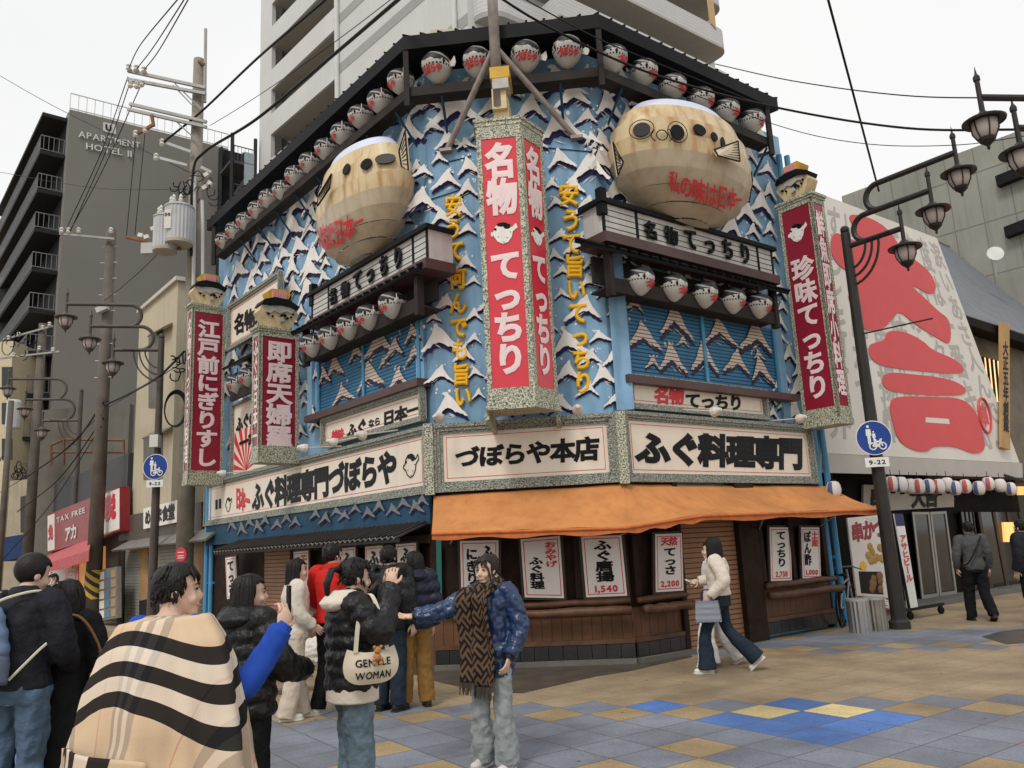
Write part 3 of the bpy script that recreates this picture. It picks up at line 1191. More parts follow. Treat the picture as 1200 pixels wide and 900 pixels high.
letters(t, '一本', PL, ((281, 511), (302, 502), (302, 520), (281, 530)), .008, INK, .05)

# raised yellow slogans on the middle wall
t = thing('wall_slogan', 'raised yellow letters reading 安うて何んでも旨い down the wall left of the red corner sign', 'lettering', tuple(PM.hit(530, 475, WO)), 'yellow wall slogans')
for ch, x, y in zip('安うて何んでも旨い', (533, 533, 536, 537, 538, 539, 541, 542, 544), (243, 270, 296, 328, 357, 385, 411, 440, 466)):
    mb = MB()
    text_into(mb, ch, quad_px(PM, ((x - 11, y - 13), (x + 9, y - 14), (x + 9, y + 12), (x - 11, y + 13)), WO), PM.n, False, .055, .06)
    mb.build('letter', YEL, t)
t = thing('wall_slogan', 'raised yellow letters reading 安うて旨いてっちり down the wall right of the red corner sign', 'lettering', tuple(PM.hit(680, 465, WO)), 'yellow wall slogans')
for ch, x, y in zip('安うて旨いてっちり', (667, 670, 671, 674, 676, 678, 680, 682, 684), (230, 260, 287, 314, 341, 368, 396, 422, 450)):
    mb = MB()
    text_into(mb, ch, quad_px(PM, ((x - 12, y - 14), (x + 11, y - 14), (x + 11, y + 13), (x - 12, y + 13)), WO), PM.n, False, .055, .06)
    mb.build('letter', YEL, t)

# ================================================================== posters under the awning
POSTB = M('poster dark frame', (.05, .028, .02), .5, var=.2)


def poster(label, pl, px, off, texts, tilt=0):
    q = quad_px(pl, px, off)
    c = (q[0] + q[1] + q[2] + q[3]) / 4
    t = thing('price_poster', label, 'poster', tuple(V((c.x, c.y, q[3].z))), 'white price posters on the restaurant front')
    mb = MB()
    mb.slab(q4(q), .012)
    mb.build('sheet', PAPER, t)
    mb = MB()

    def I(s, t_):
        return bil(q, s, t_) + pl.n * .003
    e = .05
    asp = ((q[1] - q[0]).length / (q[0] - q[3]).length)
    ex, ey, wx, wy = .055, .055 * asp, .02, .02 * asp
    for A, B, C, D in ((ex, 1 - ex, 1 - ey - wy, 1 - ey), (ex, 1 - ex, ey, ey + wy), (ex, ex + wx, ey + wy, 1 - ey - wy), (1 - ex - wx, 1 - ex, ey + wy, 1 - ey - wy)):
        mb.slab([I(A, C), I(B, C), I(B, D), I(A, D)], .003)
    mb.build('red_border', RED, t)
    m1, m2 = MB(), MB()
    for s, (s0, s1, t0, t1), vert, red in texts:
        qq = [bil(q, s0, t1), bil(q, s1, t1), bil(q, s1, t0), bil(q, s0, t0)]
        text_into(m2 if red else m1, s, qq, pl.n, vert, .045, .006, off=.003)
    if m1.v:
        m1.build('black_lettering', INK, t)
    if m2.v:
        m2.build('red_lettering', RED, t)
    mb = MB()
    fr = [bil(q, -.07, 1.04), bil(q, 1.07, 1.04), bil(q, 1.07, -.04), bil(q, -.07, -.04)]
    fr = [p - pl.n * .016 for p in fr]
    mb.slab(q4(fr), .03)
    mb.build('backing_frame', POSTB, t)
    return t


poster('white poster with ふぐにぎり behind the woman in the blue jacket', PM, ((539, 634), (584, 633), (584, 708), (541, 708)), .1, [('ふぐ', (.55, .88, .42, .93), True, False), ('にぎり', (.15, .45, .3, .88), True, False)])
poster('crooked white poster with red おみやげ beside black ふぐ料理', PM, ((610, 632), (656, 628), (661, 701), (615, 700)), .1, [('おみやげ', (.6, .88, .5, .92), True, True), ('ふぐ料理', (.18, .52, .14, .68), True, False)])
poster('white poster with ふぐ唐揚 priced 1,540', PM, ((681, 629), (728, 627), (735, 698), (687, 700)), .1, [('ふぐ唐揚', (.3, .72, .24, .93), True, False), ('1,540', (.22, .8, .06, .2), False, True)])
poster('white poster with red 天然 over てっさ priced 2,200', PR, ((768, 626), (799, 625), (801, 692), (769, 694)), .1, [('天然', (.2, .8, .79, .94), False, True), ('てっさ', (.3, .75, .28, .76), True, False), ('2,200', (.15, .85, .07, .2), False, True)])
poster('narrow white poster with てっちり priced 2,750 right of the shutter', PR, ((902, 618), (926, 618), (928, 680), (904, 681)), .04, [('てっちり', (.3, .75, .25, .93), True, False), ('2,750', (.2, .8, .06, .19), False, True)])
poster('narrow white poster with red 土産 and black ぽん酢 priced 1,000', PR, ((939, 618), (960, 618), (962, 678), (941, 678)), .04, [('土産', (.55, .9, .62, .92), True, True), ('ぽん酢', (.12, .48, .25, .92), True, False), ('1,000', (.15, .85, .06, .19), False, True)])
poster('white poster with red lettering above the woman in the cream jacket', PL, ((344, 647), (361, 645), (361, 700), (344, 702)), .08, [('天然', (.5, .9, .45, .92), True, True), ('てっさ', (.1, .45, .2, .9), True, False)])
poster('white poster just right of the man in the red jumper', PL, ((398, 643), (416, 641), (416, 700), (398, 702)), .08, [('ふぐ', (.2, .8, .3, .92), True, False)])
poster('white poster above the dark haired man at the counter', PL, ((428, 641), (448, 639), (448, 700), (428, 702)), .08, [('ふぐ', (.2, .8, .3, .92), True, False)])
poster('white poster with ふぐ above the woman in the navy puffer jacket', PL, ((464, 638), (487, 636), (487, 698), (464, 701)), .08, [('ふぐ', (.25, .78, .35, .93), True, False)])
poster('narrow hanging poster with black てっさ left of the beige roller shutter', PL, ((264, 654), (276, 652), (278, 700), (266, 702)), .2, [('てっさ', (.2, .8, .1, .92), True, False)])
mb = MB()
mb.slab(q4(quad_px(PM, ((511, 632), (517, 632), (518, 700), (512, 700)), .08)), .02)
tag(mb.build('notice_strip', M('green notice strip', (.02, .13, .11), .4)), 'narrow dark green notice strip at the corner left of the posters', 'sign')
# ================================================================== pufferfish lanterns
def M_lantern():
    m = M('paper pufferfish skin', (.72, .70, .67), .5, var=0)
    n, l, b = nodes_of(m)
    t = n.new('ShaderNodeTexCoord')
    sp = n.new('ShaderNodeSeparateXYZ')
    l.new(t.outputs['Object'], sp.inputs[0])

    def mt(op, a, b_=None):
        x = n.new('ShaderNodeMath')
        x.operation = op
        for i, q in enumerate((a, b_)):
            if q is None:
                continue
            if isinstance(q, (int, float)):
                x.inputs[i].default_value = q
            else:
                l.new(q, x.inputs[i])
        return x.outputs[0]
    X, Y, Z = sp.outputs
    ang = mt('ARCTAN2', Y, X)
    nzt = n.new('ShaderNodeTexNoise')
    nzt.inputs['Scale'].default_value = 9
    l.new(t.outputs['Object'], nzt.inputs['Vector'])
    edge = mt('ADD', mt('MULTIPLY', mt('SINE', mt('MULTIPLY', ang, 2)), .02), mt('MULTIPLY', mt('SUBTRACT', nzt.outputs['Fac'], .5), .14))
    top = mt('GREATER_THAN', Z, mt('ADD', edge, .03))
    # white face patch in the black cap
    dz = mt('GREATER_THAN', mt('SINE', mt('MULTIPLY', mt('ADD', mt('MULTIPLY', Z, 40), mt('MULTIPLY', ang, 3)), 1)), .82)
    fr = mt('FRACT', mt('MULTIPLY', ang, 26 / 6.2832))
    dots = mt('MULTIPLY', mt('LESS_THAN', mt('ABSOLUTE', mt('SUBTRACT', fr, .5)), .27), mt('LESS_THAN', mt('ABSOLUTE', mt('SUBTRACT', Z, mt('ADD', -.03, mt('MULTIPLY', mt('SINE', ang), .012)))), .012))
    fac = mt('MAXIMUM', mt('MULTIPLY', top, mt('SUBTRACT', 1, mt('MULTIPLY', dz, .55))), dots)
    seam = mt('LESS_THAN', mt('FRACT', mt('MULTIPLY', mt('ADD', ang, 3.1416), 8 / 6.2832)), .03)
    mix0 = n.new('ShaderNodeMixRGB')
    mix0.inputs['Color1'].default_value = (.60, .58, .55, 1)
    mix0.inputs['Color2'].default_value = (.50, .48, .46, 1)
    l.new(seam, mix0.inputs['Fac'])
    nz2 = n.new('ShaderNodeTexNoise')
    nz2.inputs['Scale'].default_value = 6
    l.new(t.outputs['Object'], nz2.inputs['Vector'])
    mixd = n.new('ShaderNodeMixRGB')
    mixd.blend_type = 'MULTIPLY'
    mixd.inputs['Fac'].default_value = .35
    l.new(mix0.outputs['Color'], mixd.inputs['Color1'])
    l.new(nz2.outputs['Fac'], mixd.inputs['Color2'])
    mix = n.new('ShaderNodeMixRGB')
    l.new(fac, mix.inputs['Fac'])
    l.new(mixd.outputs['Color'], mix.inputs['Color1'])
    mix.inputs['Color2'].default_value = (.014, .014, .016, 1)
    l.new(mix.outputs['Color'], b.inputs['Base Color'])
    return m


LSKIN = M_lantern()
LPROF = [(.012, -.255), (.05, -.235), (.10, -.195), (.15, -.135), (.19, -.065), (.213, .0), (.215, .055), (.197, .12), (.155, .17), (.085, .2), (.02, .21)]


def lrad(z):
    for (r0, z0), (r1, z1) in zip(LPROF, LPROF[1:]):
        if z0 <= z <= z1:
            return r0 + (r1 - r0) * (z - z0) / (z1 - z0)
    return .02


def make_lantern():
    root = thing('pufferfish_lantern', 'x', 'lantern')
    mb = MB()
    vs, fs = [], []
    seg = 24
    for r_, z in LPROF:
        for j in range(seg):
            a = 2 * math.pi * j / seg
            k = 1 + .03 * abs(math.cos(a * 4))
            vs.append(V((r_ * k * math.cos(a), r_ * k * 1.12 * math.sin(a), z)))
    for i in range(len(LPROF) - 1):
        for j in range(seg):
            a, b = i * seg + j, i * seg + (j + 1) % seg
            fs.append((a, b, b + seg, a + seg))
    fs.append(tuple(range(seg - 1, -1, -1)))
    fs.append(tuple((len(LPROF) - 1) * seg + j for j in range(seg)))
    mb.add(vs, fs)
    mb.build('body', LSKIN, root, smooth=True)
    mb = MB()
    n = V((0, -1, 0))

    def wrap(p):
        a = p.x / .2
        r_ = lrad(p.z) * 1.05 + .012 + (-p.y) * .5
        return V((math.sin(a) * r_, -math.cos(a) * r_ * 1.12, p.z))
    w_ = .36
    text_into(mb, 'づぼらや', [V((-w_ / 2, 0, -.06)), V((w_ / 2, 0, -.06)), V((w_ / 2, 0, -.165)), V((-w_ / 2, 0, -.165))], n, False, .05, .006, warp=wrap)
    mb.build('red_lettering', RED, root)
    mb = MB()
    for sgn in (-1, 1):
        for q in range(2):
            a = sgn * R(58 + 22 * q)
            c = V((math.sin(a) * .2, -math.cos(a) * .225, .01 + .01 * q))
            nn = V((math.sin(a), -math.cos(a), .25)).normalized()
            mb.ball(c, (.034 - .01 * q, .026, .04 - .012 * q), 10, rot=nn.to_track_quat('X', 'Z').to_matrix())
    mb.build('eye_patch', INK, root, smooth=True)
    mb = MB()
    mb.tube([(0, 0, .2), (0, 0, .29), (.02, 0, .33), (0, 0, .36)], .012, 6)
    mb.ball((0, 0, .225), (.07, .07, .025), 10)
    mb.build('hanger', BLACK, root)
    mb = MB()
    for sgn in (1,):
        mb.slab([V((sgn * .21, .02, .03)), V((sgn * .30, .0, .10)), V((sgn * .315, .0, .0)), V((sgn * .29, .0, -.06)), V((sgn * .2, .02, -.03))], .012)
    mb.build('tail_fin', LAMPW, root)
    return root


lant = make_lantern()
first_l = [True]


def put_lantern(loc, rz, s, label, group):
    o = lant if first_l[0] else copy_tree(lant)
    first_l[0] = False
    o.location = loc
    o.rotation_euler = (R(rnd.uniform(-2, 2)), R(rnd.uniform(-3, 3)), rz + R(rnd.uniform(-6, 6)))
    o.scale = (s * .95, s * .95, s * .95)
    o['label'] = label
    o['group'] = group
    return o


ORD = ['first', 'second', 'third', 'fourth', 'fifth', 'sixth', 'seventh', 'eighth', 'ninth', 'tenth', 'eleventh', 'twelfth', 'thirteenth']
TL = [(484, 94), (446, 119), (423, 137), (402, 157), (383, 175), (364, 191), (347, 206), (332, 223), (316, 233), (303, 246), (289, 259), (276, 270), (264, 282)]
TL[0] = (470, 96)
aM, aL, aR = math.atan2(PM.u.y, PM.u.x), math.atan2(PL.u.y, PL.u.x), math.atan2(PR.u.y, PR.u.x)
for i, (x, y) in enumerate(TL):
    put_lantern(PL.hit(x, y, .28), R(-78), .98, f'round pufferfish lantern in the long left eaves row, {ORD[i]} from the middle corner', 'pufferfish lanterns under the eaves')
for i, (x, y) in enumerate(((512, 80), (560, 74), (616, 67), (665, 61))):
    put_lantern(PM.hit(x, y, .28), aM + (R(-14) if i < 2 else R(10)), 1.16, ['pufferfish lantern at the left end of the middle eaves row', 'pufferfish lantern behind the steel pole on the middle eaves', 'pufferfish lantern just right of the steel pole on the middle eaves', 'pufferfish lantern at the right end of the middle eaves row'][i], 'pufferfish lanterns under the eaves')
for i, (x, y) in enumerate(((718, 69), (754, 85), (788, 102), (821, 117), (851, 130), (881, 142))):
    put_lantern(PR.hit(x, y, .28), R(66), 1.05, f'pufferfish lantern in the right eaves row, {ORD[i]} from the middle corner', 'pufferfish lanterns under the eaves')
for i, (x, y) in enumerate(((750, 329), (789, 337), (825, 345), (858, 352), (889, 358))):
    put_lantern(PR.hit(x, y, .34), R(66), .98, f'pufferfish lantern under the small black roof on the right, {ORD[i]} from the left', 'pufferfish lanterns above the shutters')
for i, (x, y) in enumerate(((460, 357), (433, 371), (410, 383), (388, 395), (367, 404))):
    put_lantern(PL.hit(x, y, .34), R(-72), .98, f'pufferfish lantern under the small black roof on the left, {ORD[i]} from the right', 'pufferfish lanterns above the shutters')
put_lantern(PL.hit(278, 449, .3), R(-72), .98, 'lower left pufferfish lantern between the two tall maroon signs', 'pufferfish lanterns above the shutters')
put_lantern(PL.hit(292, 441, .3), R(-72), .98, 'upper right pufferfish lantern between the two tall maroon signs', 'pufferfish lanterns above the shutters')

# ================================================================== the two giant pufferfish
FISHB = M('weathered beige sheet', (.52, .44, .325), .32, var=.14, scale=1.6, streak=.45, dirt=(.28, .21, .12))
FISHY = M('rust stained yellow sheet', (.62, .50, .30), .32, var=.16, scale=1.8, streak=.95, dirt=(.36, .14, .03))
FISHW = M('pale blue white sheet', (.60, .64, .78), .45, var=.05)
FIN = M('cream fin', (.55, .47, .33), .5, var=.1)


def giant_fish(label, pl, cpx, coff, ax, text_px, text, spots, pupils, mouth, fins, tail):
    c = pl.hit(*cpx, coff)
    root = thing('giant_pufferfish', label, 'ornament', tuple(c - V((0, 0, ax[2]))), 'giant pufferfish on the facade')
    Rm = pl.rot()   # columns u, z, n
    a, b_, cz = ax

    def S(th, ph, k=1.0):
        """th from bottom (0) to top (pi), ph around"""
        st = math.sin(th)
        z = -math.cos(th)
        w_ = st ** .84 if z > 0 else st ** (.84 + .35 * -z)
        return c + pl.u * (a * w_ * math.cos(ph) * k) + pl.n * (b_ * w_ * math.sin(ph) * k) + V((0, 0, cz * z * k))

    ths = [.03, .36, .66, .92, 1.16, 1.4, 1.64, 1.92, 2.22, 2.48, 3.11]
    seg = 44
    mb = MB()
    for i in range(len(ths) - 1):
        k = 0 if i < 5 else (1 if i < 8 else (2 if i == 8 else 3))
        rows = []
        for q, th in enumerate((ths[i], ths[i + 1])):
            rows.append([S(th, R(-30) + R(240) * j / seg, 1.0 + (.032 if q == 1 else 0)) for j in range(seg + 1)])
        vs = rows[0] + rows[1]
        mb.add(vs, [(j, j + 1, j + seg + 2, j + seg + 1) for j in range(seg)], k)
    body = mb.build('body', [FISHB, FISHY, FISHW, BLACK], root)

    def surf(px, py, eps=.0):
        """nearest crossing of a sight line with the body ellipsoid"""
        d = ray(px, py)
        o = CAM - c
        m = lambda v: V((v.dot(pl.u) / a, v.dot(pl.n) / b_, v.z / cz))
        O, D = m(o), m(d)
        A, B, C_ = D.dot(D), 2 * O.dot(D), O.dot(O) - 1.06
        disc = max(0, B * B - 4 * A * C_)
        return CAM + d * ((-B - math.sqrt(disc)) / (2 * A))

    def nrm(p):
        v = p - c
        return (pl.u * (v.dot(pl.u) / a ** 2) + pl.n * (v.dot(pl.n) / b_ ** 2) + V((0, 0, v.z / cz ** 2))).normalized()
    def disc(px, py, rw, rh, k, lift=.03):
        # adds to the part being built
        p = surf(px, py)
        nn = nrm(p)
        q = nn.to_track_quat('Z', 'Y').to_matrix()
        mb.slab([p + nn * lift + q @ V((rw * math.cos(t), rh * math.sin(t), 0)) for t in [i * math.pi / 8 for i in range(16)]], .02, k)
    for px, py, rw, rh in pupils:
        mb = MB()
        disc(px, py, rw, rh, 0, .035)
        p = surf(px, py)
        nn = nrm(p)
        q = nn.to_track_quat('Z', 'Y').to_matrix()
        mb.tube([p + nn * .03 + q @ V((rw * 1.4 * math.cos(t), rh * 1.4 * math.sin(t), 0)) for t in [i * math.pi / 14 for i in range(29)]], .007, 5)
        mb.build('eye', INK, root)
    for px, py, rw, rh in spots:
        mb = MB()
        disc(px, py, rw, rh, 0)
        mb.build('dark_spot', INK, root)
    if mouth:
        p = surf(*mouth)
        nn = nrm(p)
        q = nn.to_track_quat('Z', 'Y').to_matrix()
        mb = MB()
        pts = [p + nn * .045 + q @ V((.085 * math.cos(t), .085 * math.sin(t), 0)) for t in [i * math.pi / 8 for i in range(17)]]
        mb.tube(pts, .009, 6)
        for s_ in (-1, 1):
            mb.tube([p + nn * .045 + q @ V((s_ * .17 * math.cos(t), .13 * math.sin(t), 0)) for t in [R(-50 + 20 * i) for i in range(6)]], .008, 6)
        mb.build('mouth', INK, root)
    mb = MB()
    cs = [surf(x, y) for x, y in text_px]

    def proj(p):
        v = p - c
        m_ = math.sqrt((v.dot(pl.u) / a) ** 2 + (v.dot(pl.n) / b_) ** 2 + (v.z / cz) ** 2)
        return c + v * (1.05 / m_) + v.normalized() * .02
    text_into(mb, text, cs, nrm(cs[0]), False, .03, .01, warp=proj)
    mb.build('red_lettering', RED, root)

    def fin(nm, pts3, root_i, tip):
        mb_ = MB()
        mb_.slab(pts3, .03, 0)
        n_ = (pts3[1] - pts3[0]).cross(pts3[2] - pts3[1]).normalized()
        if n_.dot(CAM - c) < 0:
            n_, lift_ = -n_, .036
        else:
            lift_ = .006
        loop = [p + n_ * lift_ for p in pts3]
        mb_.tube(loop + [loop[0]], .014, 5, 1)
        a0, b0_ = loop[root_i[0]], loop[root_i[1]]
        a1, b1_ = loop[tip[0]], loop[tip[1]]
        for k in range(1, 7):
            t = k / 7
            mb_.tube([a0.lerp(b0_, .1 + .8 * t).lerp(a1.lerp(b1_, t), .25), a1.lerp(b1_, t)], .006, 4, 1)
        mb_.build(nm, [FIN, INK], root)
    for nm, off, pts in fins:
        if off is None:
            P3 = [surf(*p) + nrm(surf(*p)) * .06 for p in pts[:1]] + [surf(*pts[0]) + (pl.hit(*p, .6) - pl.hit(*pts[0], .6)) + nrm(surf(*pts[0])) * .12 for p in pts[1:]]
        else:
            P3 = [pl.hit(*p, off) for p in pts]
        fin(nm, P3, (0, len(P3) - 1), (1, 2) if len(P3) == 4 else (1, 3))
    # wall bracket that carries the fish
    mb = MB()
    mb.tube([c, c - pl.n * (coff + .15 + .02)], .09, 10)
    mb.build('wall_bracket', BLUED, root)
    return root


giant_fish('giant beige pufferfish with two round eyes bulging from the right facade', PR, (799, 198), .28, (1.44, .84, 1.06),
           ((785, 199), (868, 222), (864, 245), (784, 223)), '私の味は日本一',
           ((819, 153, .12, .10), (836, 161, .07, .08), (846, 168, .05, .10)), ((752, 153, .135, .125), (793, 156, .115, .13)), (775, 160),
           (('pectoral_fin', None, ((832, 178), (855, 170), (857, 192), (833, 186))), ('pectoral_fin', .75, ((730, 190), (718, 167), (724, 206), (728, 196))),
            ('tail_fin', .1, ((868, 207), (878, 200), (880, 212), (876, 238), (868, 232)))), None)
giant_fish('giant beige pufferfish seen from its side on the left facade', PL, (426, 240), .28, (1.28, .60, 1.06),
           ((373, 264), (424, 246), (428, 268), (377, 290)), 'の味は日本一',
           ((452, 187, .17, .10), (430, 193, .11, .10), (407, 199, .09, .10)), (), None,
           (('pectoral_fin', None, ((390, 222), (396, 207), (381, 232), (380, 243))), ('tail_fin', .72, ((470, 178), (477, 154), (481, 200), (473, 196)))), None)

# ================================================================== red corner sign on the middle wall
def col_at(pl, px, off):
    """mean plan position of an upright edge seen at several pixels"""
    ps = [pl.hit(x, y, off) for x, y in px]
    return sum((V((p.x, p.y, 0)) for p in ps), V()) / len(ps), ps


fl, pa = col_at(PM, ((572, 475), (557, 152)), .95)
fr, pb = col_at(PM, ((629, 466), (608, 142)), .95)
rb, pc = col_at(PM, ((654, 478), (637, 168)), .45)
lb = fl - PM.u * .06 - PM.n * .6
za, zb_ = (pa[0].z + pb[0].z) / 2, (pa[1].z + pb[1].z) / 2
root = thing('corner_sign', 'tall bright red four sided sign with 名物てっちり projecting from the middle wall', 'sign', tuple(up((fl + rb) / 2, za)))


def edge_sign(root, faces, z0, z1, panel, fw=.06, trim=(.22, .22)):
    """upright box sign: faces are (left edge, right edge) in plan, with a speckled frame and a coloured panel"""
    pls = []
    for i, (a, b) in enumerate(faces):
        d = b - a
        L = d.length
        p = Pl(a, (d.x, d.y))
        pls.append((p, L))
        mb = MB()
        mb.slab(q4(quad_uz(p, fw * .8, L - fw * .8, z0 + trim[0] * .9, z1 - trim[1] * .9, -.012)), .03)
        mb.build('panel', panel, root)
        mb = MB()
        for A, B, C, D in ((0, fw, z0, z1), (L - fw, L, z0, z1), (fw + .002, L - fw - .002, z0, z0 + trim[0]), (fw + .002, L - fw - .002, z1 - trim[1], z1)):
            mb.slab(q4(quad_uz(p, A, B, C, D, 0)), .04)
        mb.build('frame', FRAME, root)
    return pls


pls = edge_sign(root, ((fl, fr), (fr, rb), (lb, fl)), za, zb_, CRIMSON, .075, (.2, .2))
capp = [lb, fl, fr, rb]
ctr = (lb + fl + fr + rb) / 4
mb = MB()
for z0, z1, k in ((zb_ + .002, zb_ + .07, 1.03), (zb_ + .07, zb_ + .12, 1.08)):
    ring = [ctr + (p - ctr) * k for p in capp]
    mb.prism(ring, z0, z1)
mb.build('cornice', FRAME, root)
mb = MB()
mb.prism([ctr + (p - ctr) * 1.06 for p in capp], za - .1, za - .002)
mb.build('base_trim', FRAME, root)
for p_ in (fl, rb):
    mb = MB()
    q = p_ - PM.n * .1
    w_ = q - PM.n * ((q - PM.o).dot(PM.n) + .15)
    mb.slab([up(q, za - .1), up(q, za - .22), up(w_, za - .32), up(w_, za - .1)], .06)
    mb.build('bracket', FRAME, root)
p, L = pls[0]
hz = zb_ - za
s0, s1 = L * .22, L * .82


def vtext(root, p, L, z0, z1, s, mat, s0=.2, s1=.84, bold=.05):
    mb = MB()
    text_into(mb, s, quad_uz(p, L * s0, L * s1, z0, z1, -.008), p.n, True, bold, .004)
    return mb.build('lettering', mat, root)


for (p, L), (s0, s1) in ((pls[0], (.2, .84)), (pls[1], (.22, .8))):
    vtext(root, p, L, za + hz * .66, za + hz * .93, '名物', PINKW, s0, s1)
    vtext(root, p, L, za + hz * .09, za + hz * .53, 'てっちり', PINKW, s0, s1)
    mb = MB()
    fish_emblem(mb, p, L * .52, za + hz * .595, L * .62, .0, 0, 1)
    mb.build('fish_emblem', [WAVEW, INK], root)

# fish ornament that crowns each tall sign
CROWN = M('ornament yellow', (.55, .33, .03), .45, var=.15)
PINKF = M('ornament pink', (.66, .30, .31), .5, var=.1)
FISHC = M('ornament cream', (.58, .46, .27), .45, var=.2, scale=6)
FISHG = M('ornament silver', (.42, .41, .38), .45, var=.25, scale=8)


def fish_topper(root, p, uc, z, w, th, off):
    """flat moulded pufferfish with a black cap and a crown, front face towards p.n"""
    def pt(x, y, o):
        return p.P(uc + x * w, z + y * w, off + o)

    def plate(pts, o, t, k):
        ar = sum(pts[i][0] * pts[(i + 1) % len(pts)][1] - pts[(i + 1) % len(pts)][0] * pts[i][1] for i in range(len(pts)))
        mb.slab([pt(x, y, o) for x, y in (pts if ar > 0 else pts[::-1])], t, k)
    mb = MB()
    plate([(-.47, .62), (-.56, .42), (-.42, .2), (-.30, 0), (.30, 0), (.44, .22), (.55, .45), (.46, .62), (0, .70)], 0, th, 0)
    plate([(-.4, .40), (-.42, .62), (.42, .62), (.4, .42), (.2, .50), (0, .40), (-.15, .46), (-.28, .38)], .03, .04, 1)
    for x, y, rr in ((-.32, .36, .035), (-.2, .3, .03), (.32, .34, .03), (.22, .3, .035), (.38, .44, .03)):
        plate([(x + rr * math.cos(t), y + rr * math.sin(t)) for t in [i * math.pi / 4 for i in range(8)]], .04, .03, 2)
    plate([(.0, .36), (.14, .42), (.2, .35), (.08, .28)], .05, .04, 2)
    plate([(-.02, .26), (.08, .33), (.12, .2), (.0, .15)], .055, .04, 1)
    mb.build('fish_body', [FISHC, FISHG, INK], root, bevel=0)
    mb = MB()
    plate([(-.52, .60), (-.44, .74), (-.15, .84), (.25, .82), (.56, .66), (.5, .56), (.1, .66), (-.3, .58)], .06, th + .08, 0)
    mb.build('black_cap', BLACK, root)
    mb = MB()
    plate([(-.24, .80), (-.32, 1.0), (-.2, 1.10), (.22, 1.12), (.34, 1.02), (.26, .82)], -.02, th * .9, 0)
    for i in range(5):
        x = -.16 + i * .08
        plate([(x - .032, .84), (x - .036, 1.03), (x, 1.06), (x + .036, 1.03), (x + .032, .84)], .015, .05, 1)
    mb.build('crown', [CROWN, PINKF], root)


# middle sign: ornament seen edge-on
def stack(px0, px1, y0, y1, off, dep, mat, nm):
    a_, b_ = PM.hit(px0, y1, off), PM.hit(px1, y1, off)
    z1_ = PM.hit(px0, y0, off).z
    mb = MB()
    mb.prism([a_, b_, b_ - PM.n * dep, a_ - PM.n * dep], a_.z, z1_)
    mb.build(nm, mat, root)


stack(574, 597, 79, 92, .72, .5, CROWN, 'crown')
stack(577, 596, 92.3, 104, .74, .3, FISHG, 'black_cap')
stack(577, 594, 104.3, 128, .68, .34, FISHC, 'fish_body')
stack(579, 597, 116, 140, .60, .4, FISHC, 'fish_body')

# steel pole and braces above it
STEEL = M('weathered steel pole', (.30, .26, .245), .5, var=.3, scale=5, metal=.2)
jn = PM.hit(580, 58, .62)
t = thing('tripod_pole', 'grey steel pole with two slanted braces standing above the red corner sign', 'pole', tuple(jn - V((0, 0, 1.2))))
mb = MB()
mb.tube([jn - V((0, 0, 1.0)), jn + V((0, 0, 3.6))], .085, 12)
mb.build('upright', STEEL, t, smooth=True)
for px in ((523, 178), (676, 163)):
    f_ = PM.hit(*px, WO + .02)
    mb = MB()
    mb.tube([jn + V((0, 0, .05)), f_], .05, 10)
    mb.box(f_, (.2, .05, .2), PM.rot())
    mb.build('brace', STEEL, t)

# ================================================================== maroon hanging signs
def hang_sign(label, pl, inner, outer, zpx, depth_px, text, side, emblem=False, first=1.0, fish=.9):
    """box sign standing out from a facade. inner/outer: pixels of the front face's two upright edges"""
    ip = [pl.hit(x, y, .1) for x, y in inner]
    u0 = sum((q - pl.o).dot(pl.u) for q in ip) / len(ip)
    base = pl.P(u0, 0, 0)
    sgn = 1 if pl is PL else -1
    # plane perpendicular to the facade, facing the camera
    d = -pl.n if pl is PL else pl.n
    q = Pl(base, (d.x, d.y))
    oo = [q.hit(x, y) for x, y in outer]
    uo = sum((w_ - q.o).dot(q.u) for w_ in oo) / len(oo)
    ui = -.1 if pl is PL else .1
    a, b = (q.P(uo, 0), q.P(ui, 0)) if uo < ui else (q.P(ui, 0), q.P(uo, 0))
    top = q.hit(*zpx[0]).z
    bot = q.hit(*zpx[1]).z
    root = thing('hanging_sign', label, 'sign', tuple(up((a + b) / 2, bot)), 'maroon box signs on the facade')
    back = -q.n * depth_px
    faces = [(a, b)]
    if pl is PL:
        faces.append((a + back, a))
    else:
        faces.append((b, b + back))
    pls = edge_sign(root, faces, bot, top, MAROON, .065, (.2, .09))
    ring0 = [a, b, b + back, a + back]
    c_ = sum(ring0, V()) / 4
    mb = MB()
    for z0, z1, k in ((top + .002, top + .05, 1.06), (top + .05, top + .10, 1.14)):
        mb.prism([c_ + (w_ - c_) * k for w_ in ring0], z0, z1)
    mb.build('cornice', FRAME, root)
    mb = MB()
    mb.prism([c_ + (w_ - c_) * 1.03 for w_ in ring0], bot - .12, bot - .002)
    mb.build('base_trim', FRAME, root)
    mb = MB()
    mb.prism([c_ + (w_ - c_) * .86 for w_ in ring0], bot, top)
    mb.build('box_core', FRAMED, root)
    H = top - bot
    p, L = pls[0]
    ft = .93 if not emblem else .74
    vtext(root, p, L, bot + H * (.07 if not emblem else .09), bot + H * ft, text, PINKW, .2, .82, .042)
    if emblem:
        mb = MB()
        fish_emblem(mb, p, L * .5, bot + H * .86, L * .62, .0, 0, 1)
        mb.build('fish_emblem', [WAVEW, INK], root)
    p, L = pls[1]
    vtext(root, p, L, bot + H * .09, bot + H * .94, side, PINKW, .22, .78, .035)
    p, L = pls[0]
    fish_topper(root, p, L * .5, top + .10, L * fish, .3, -.02)
    return root


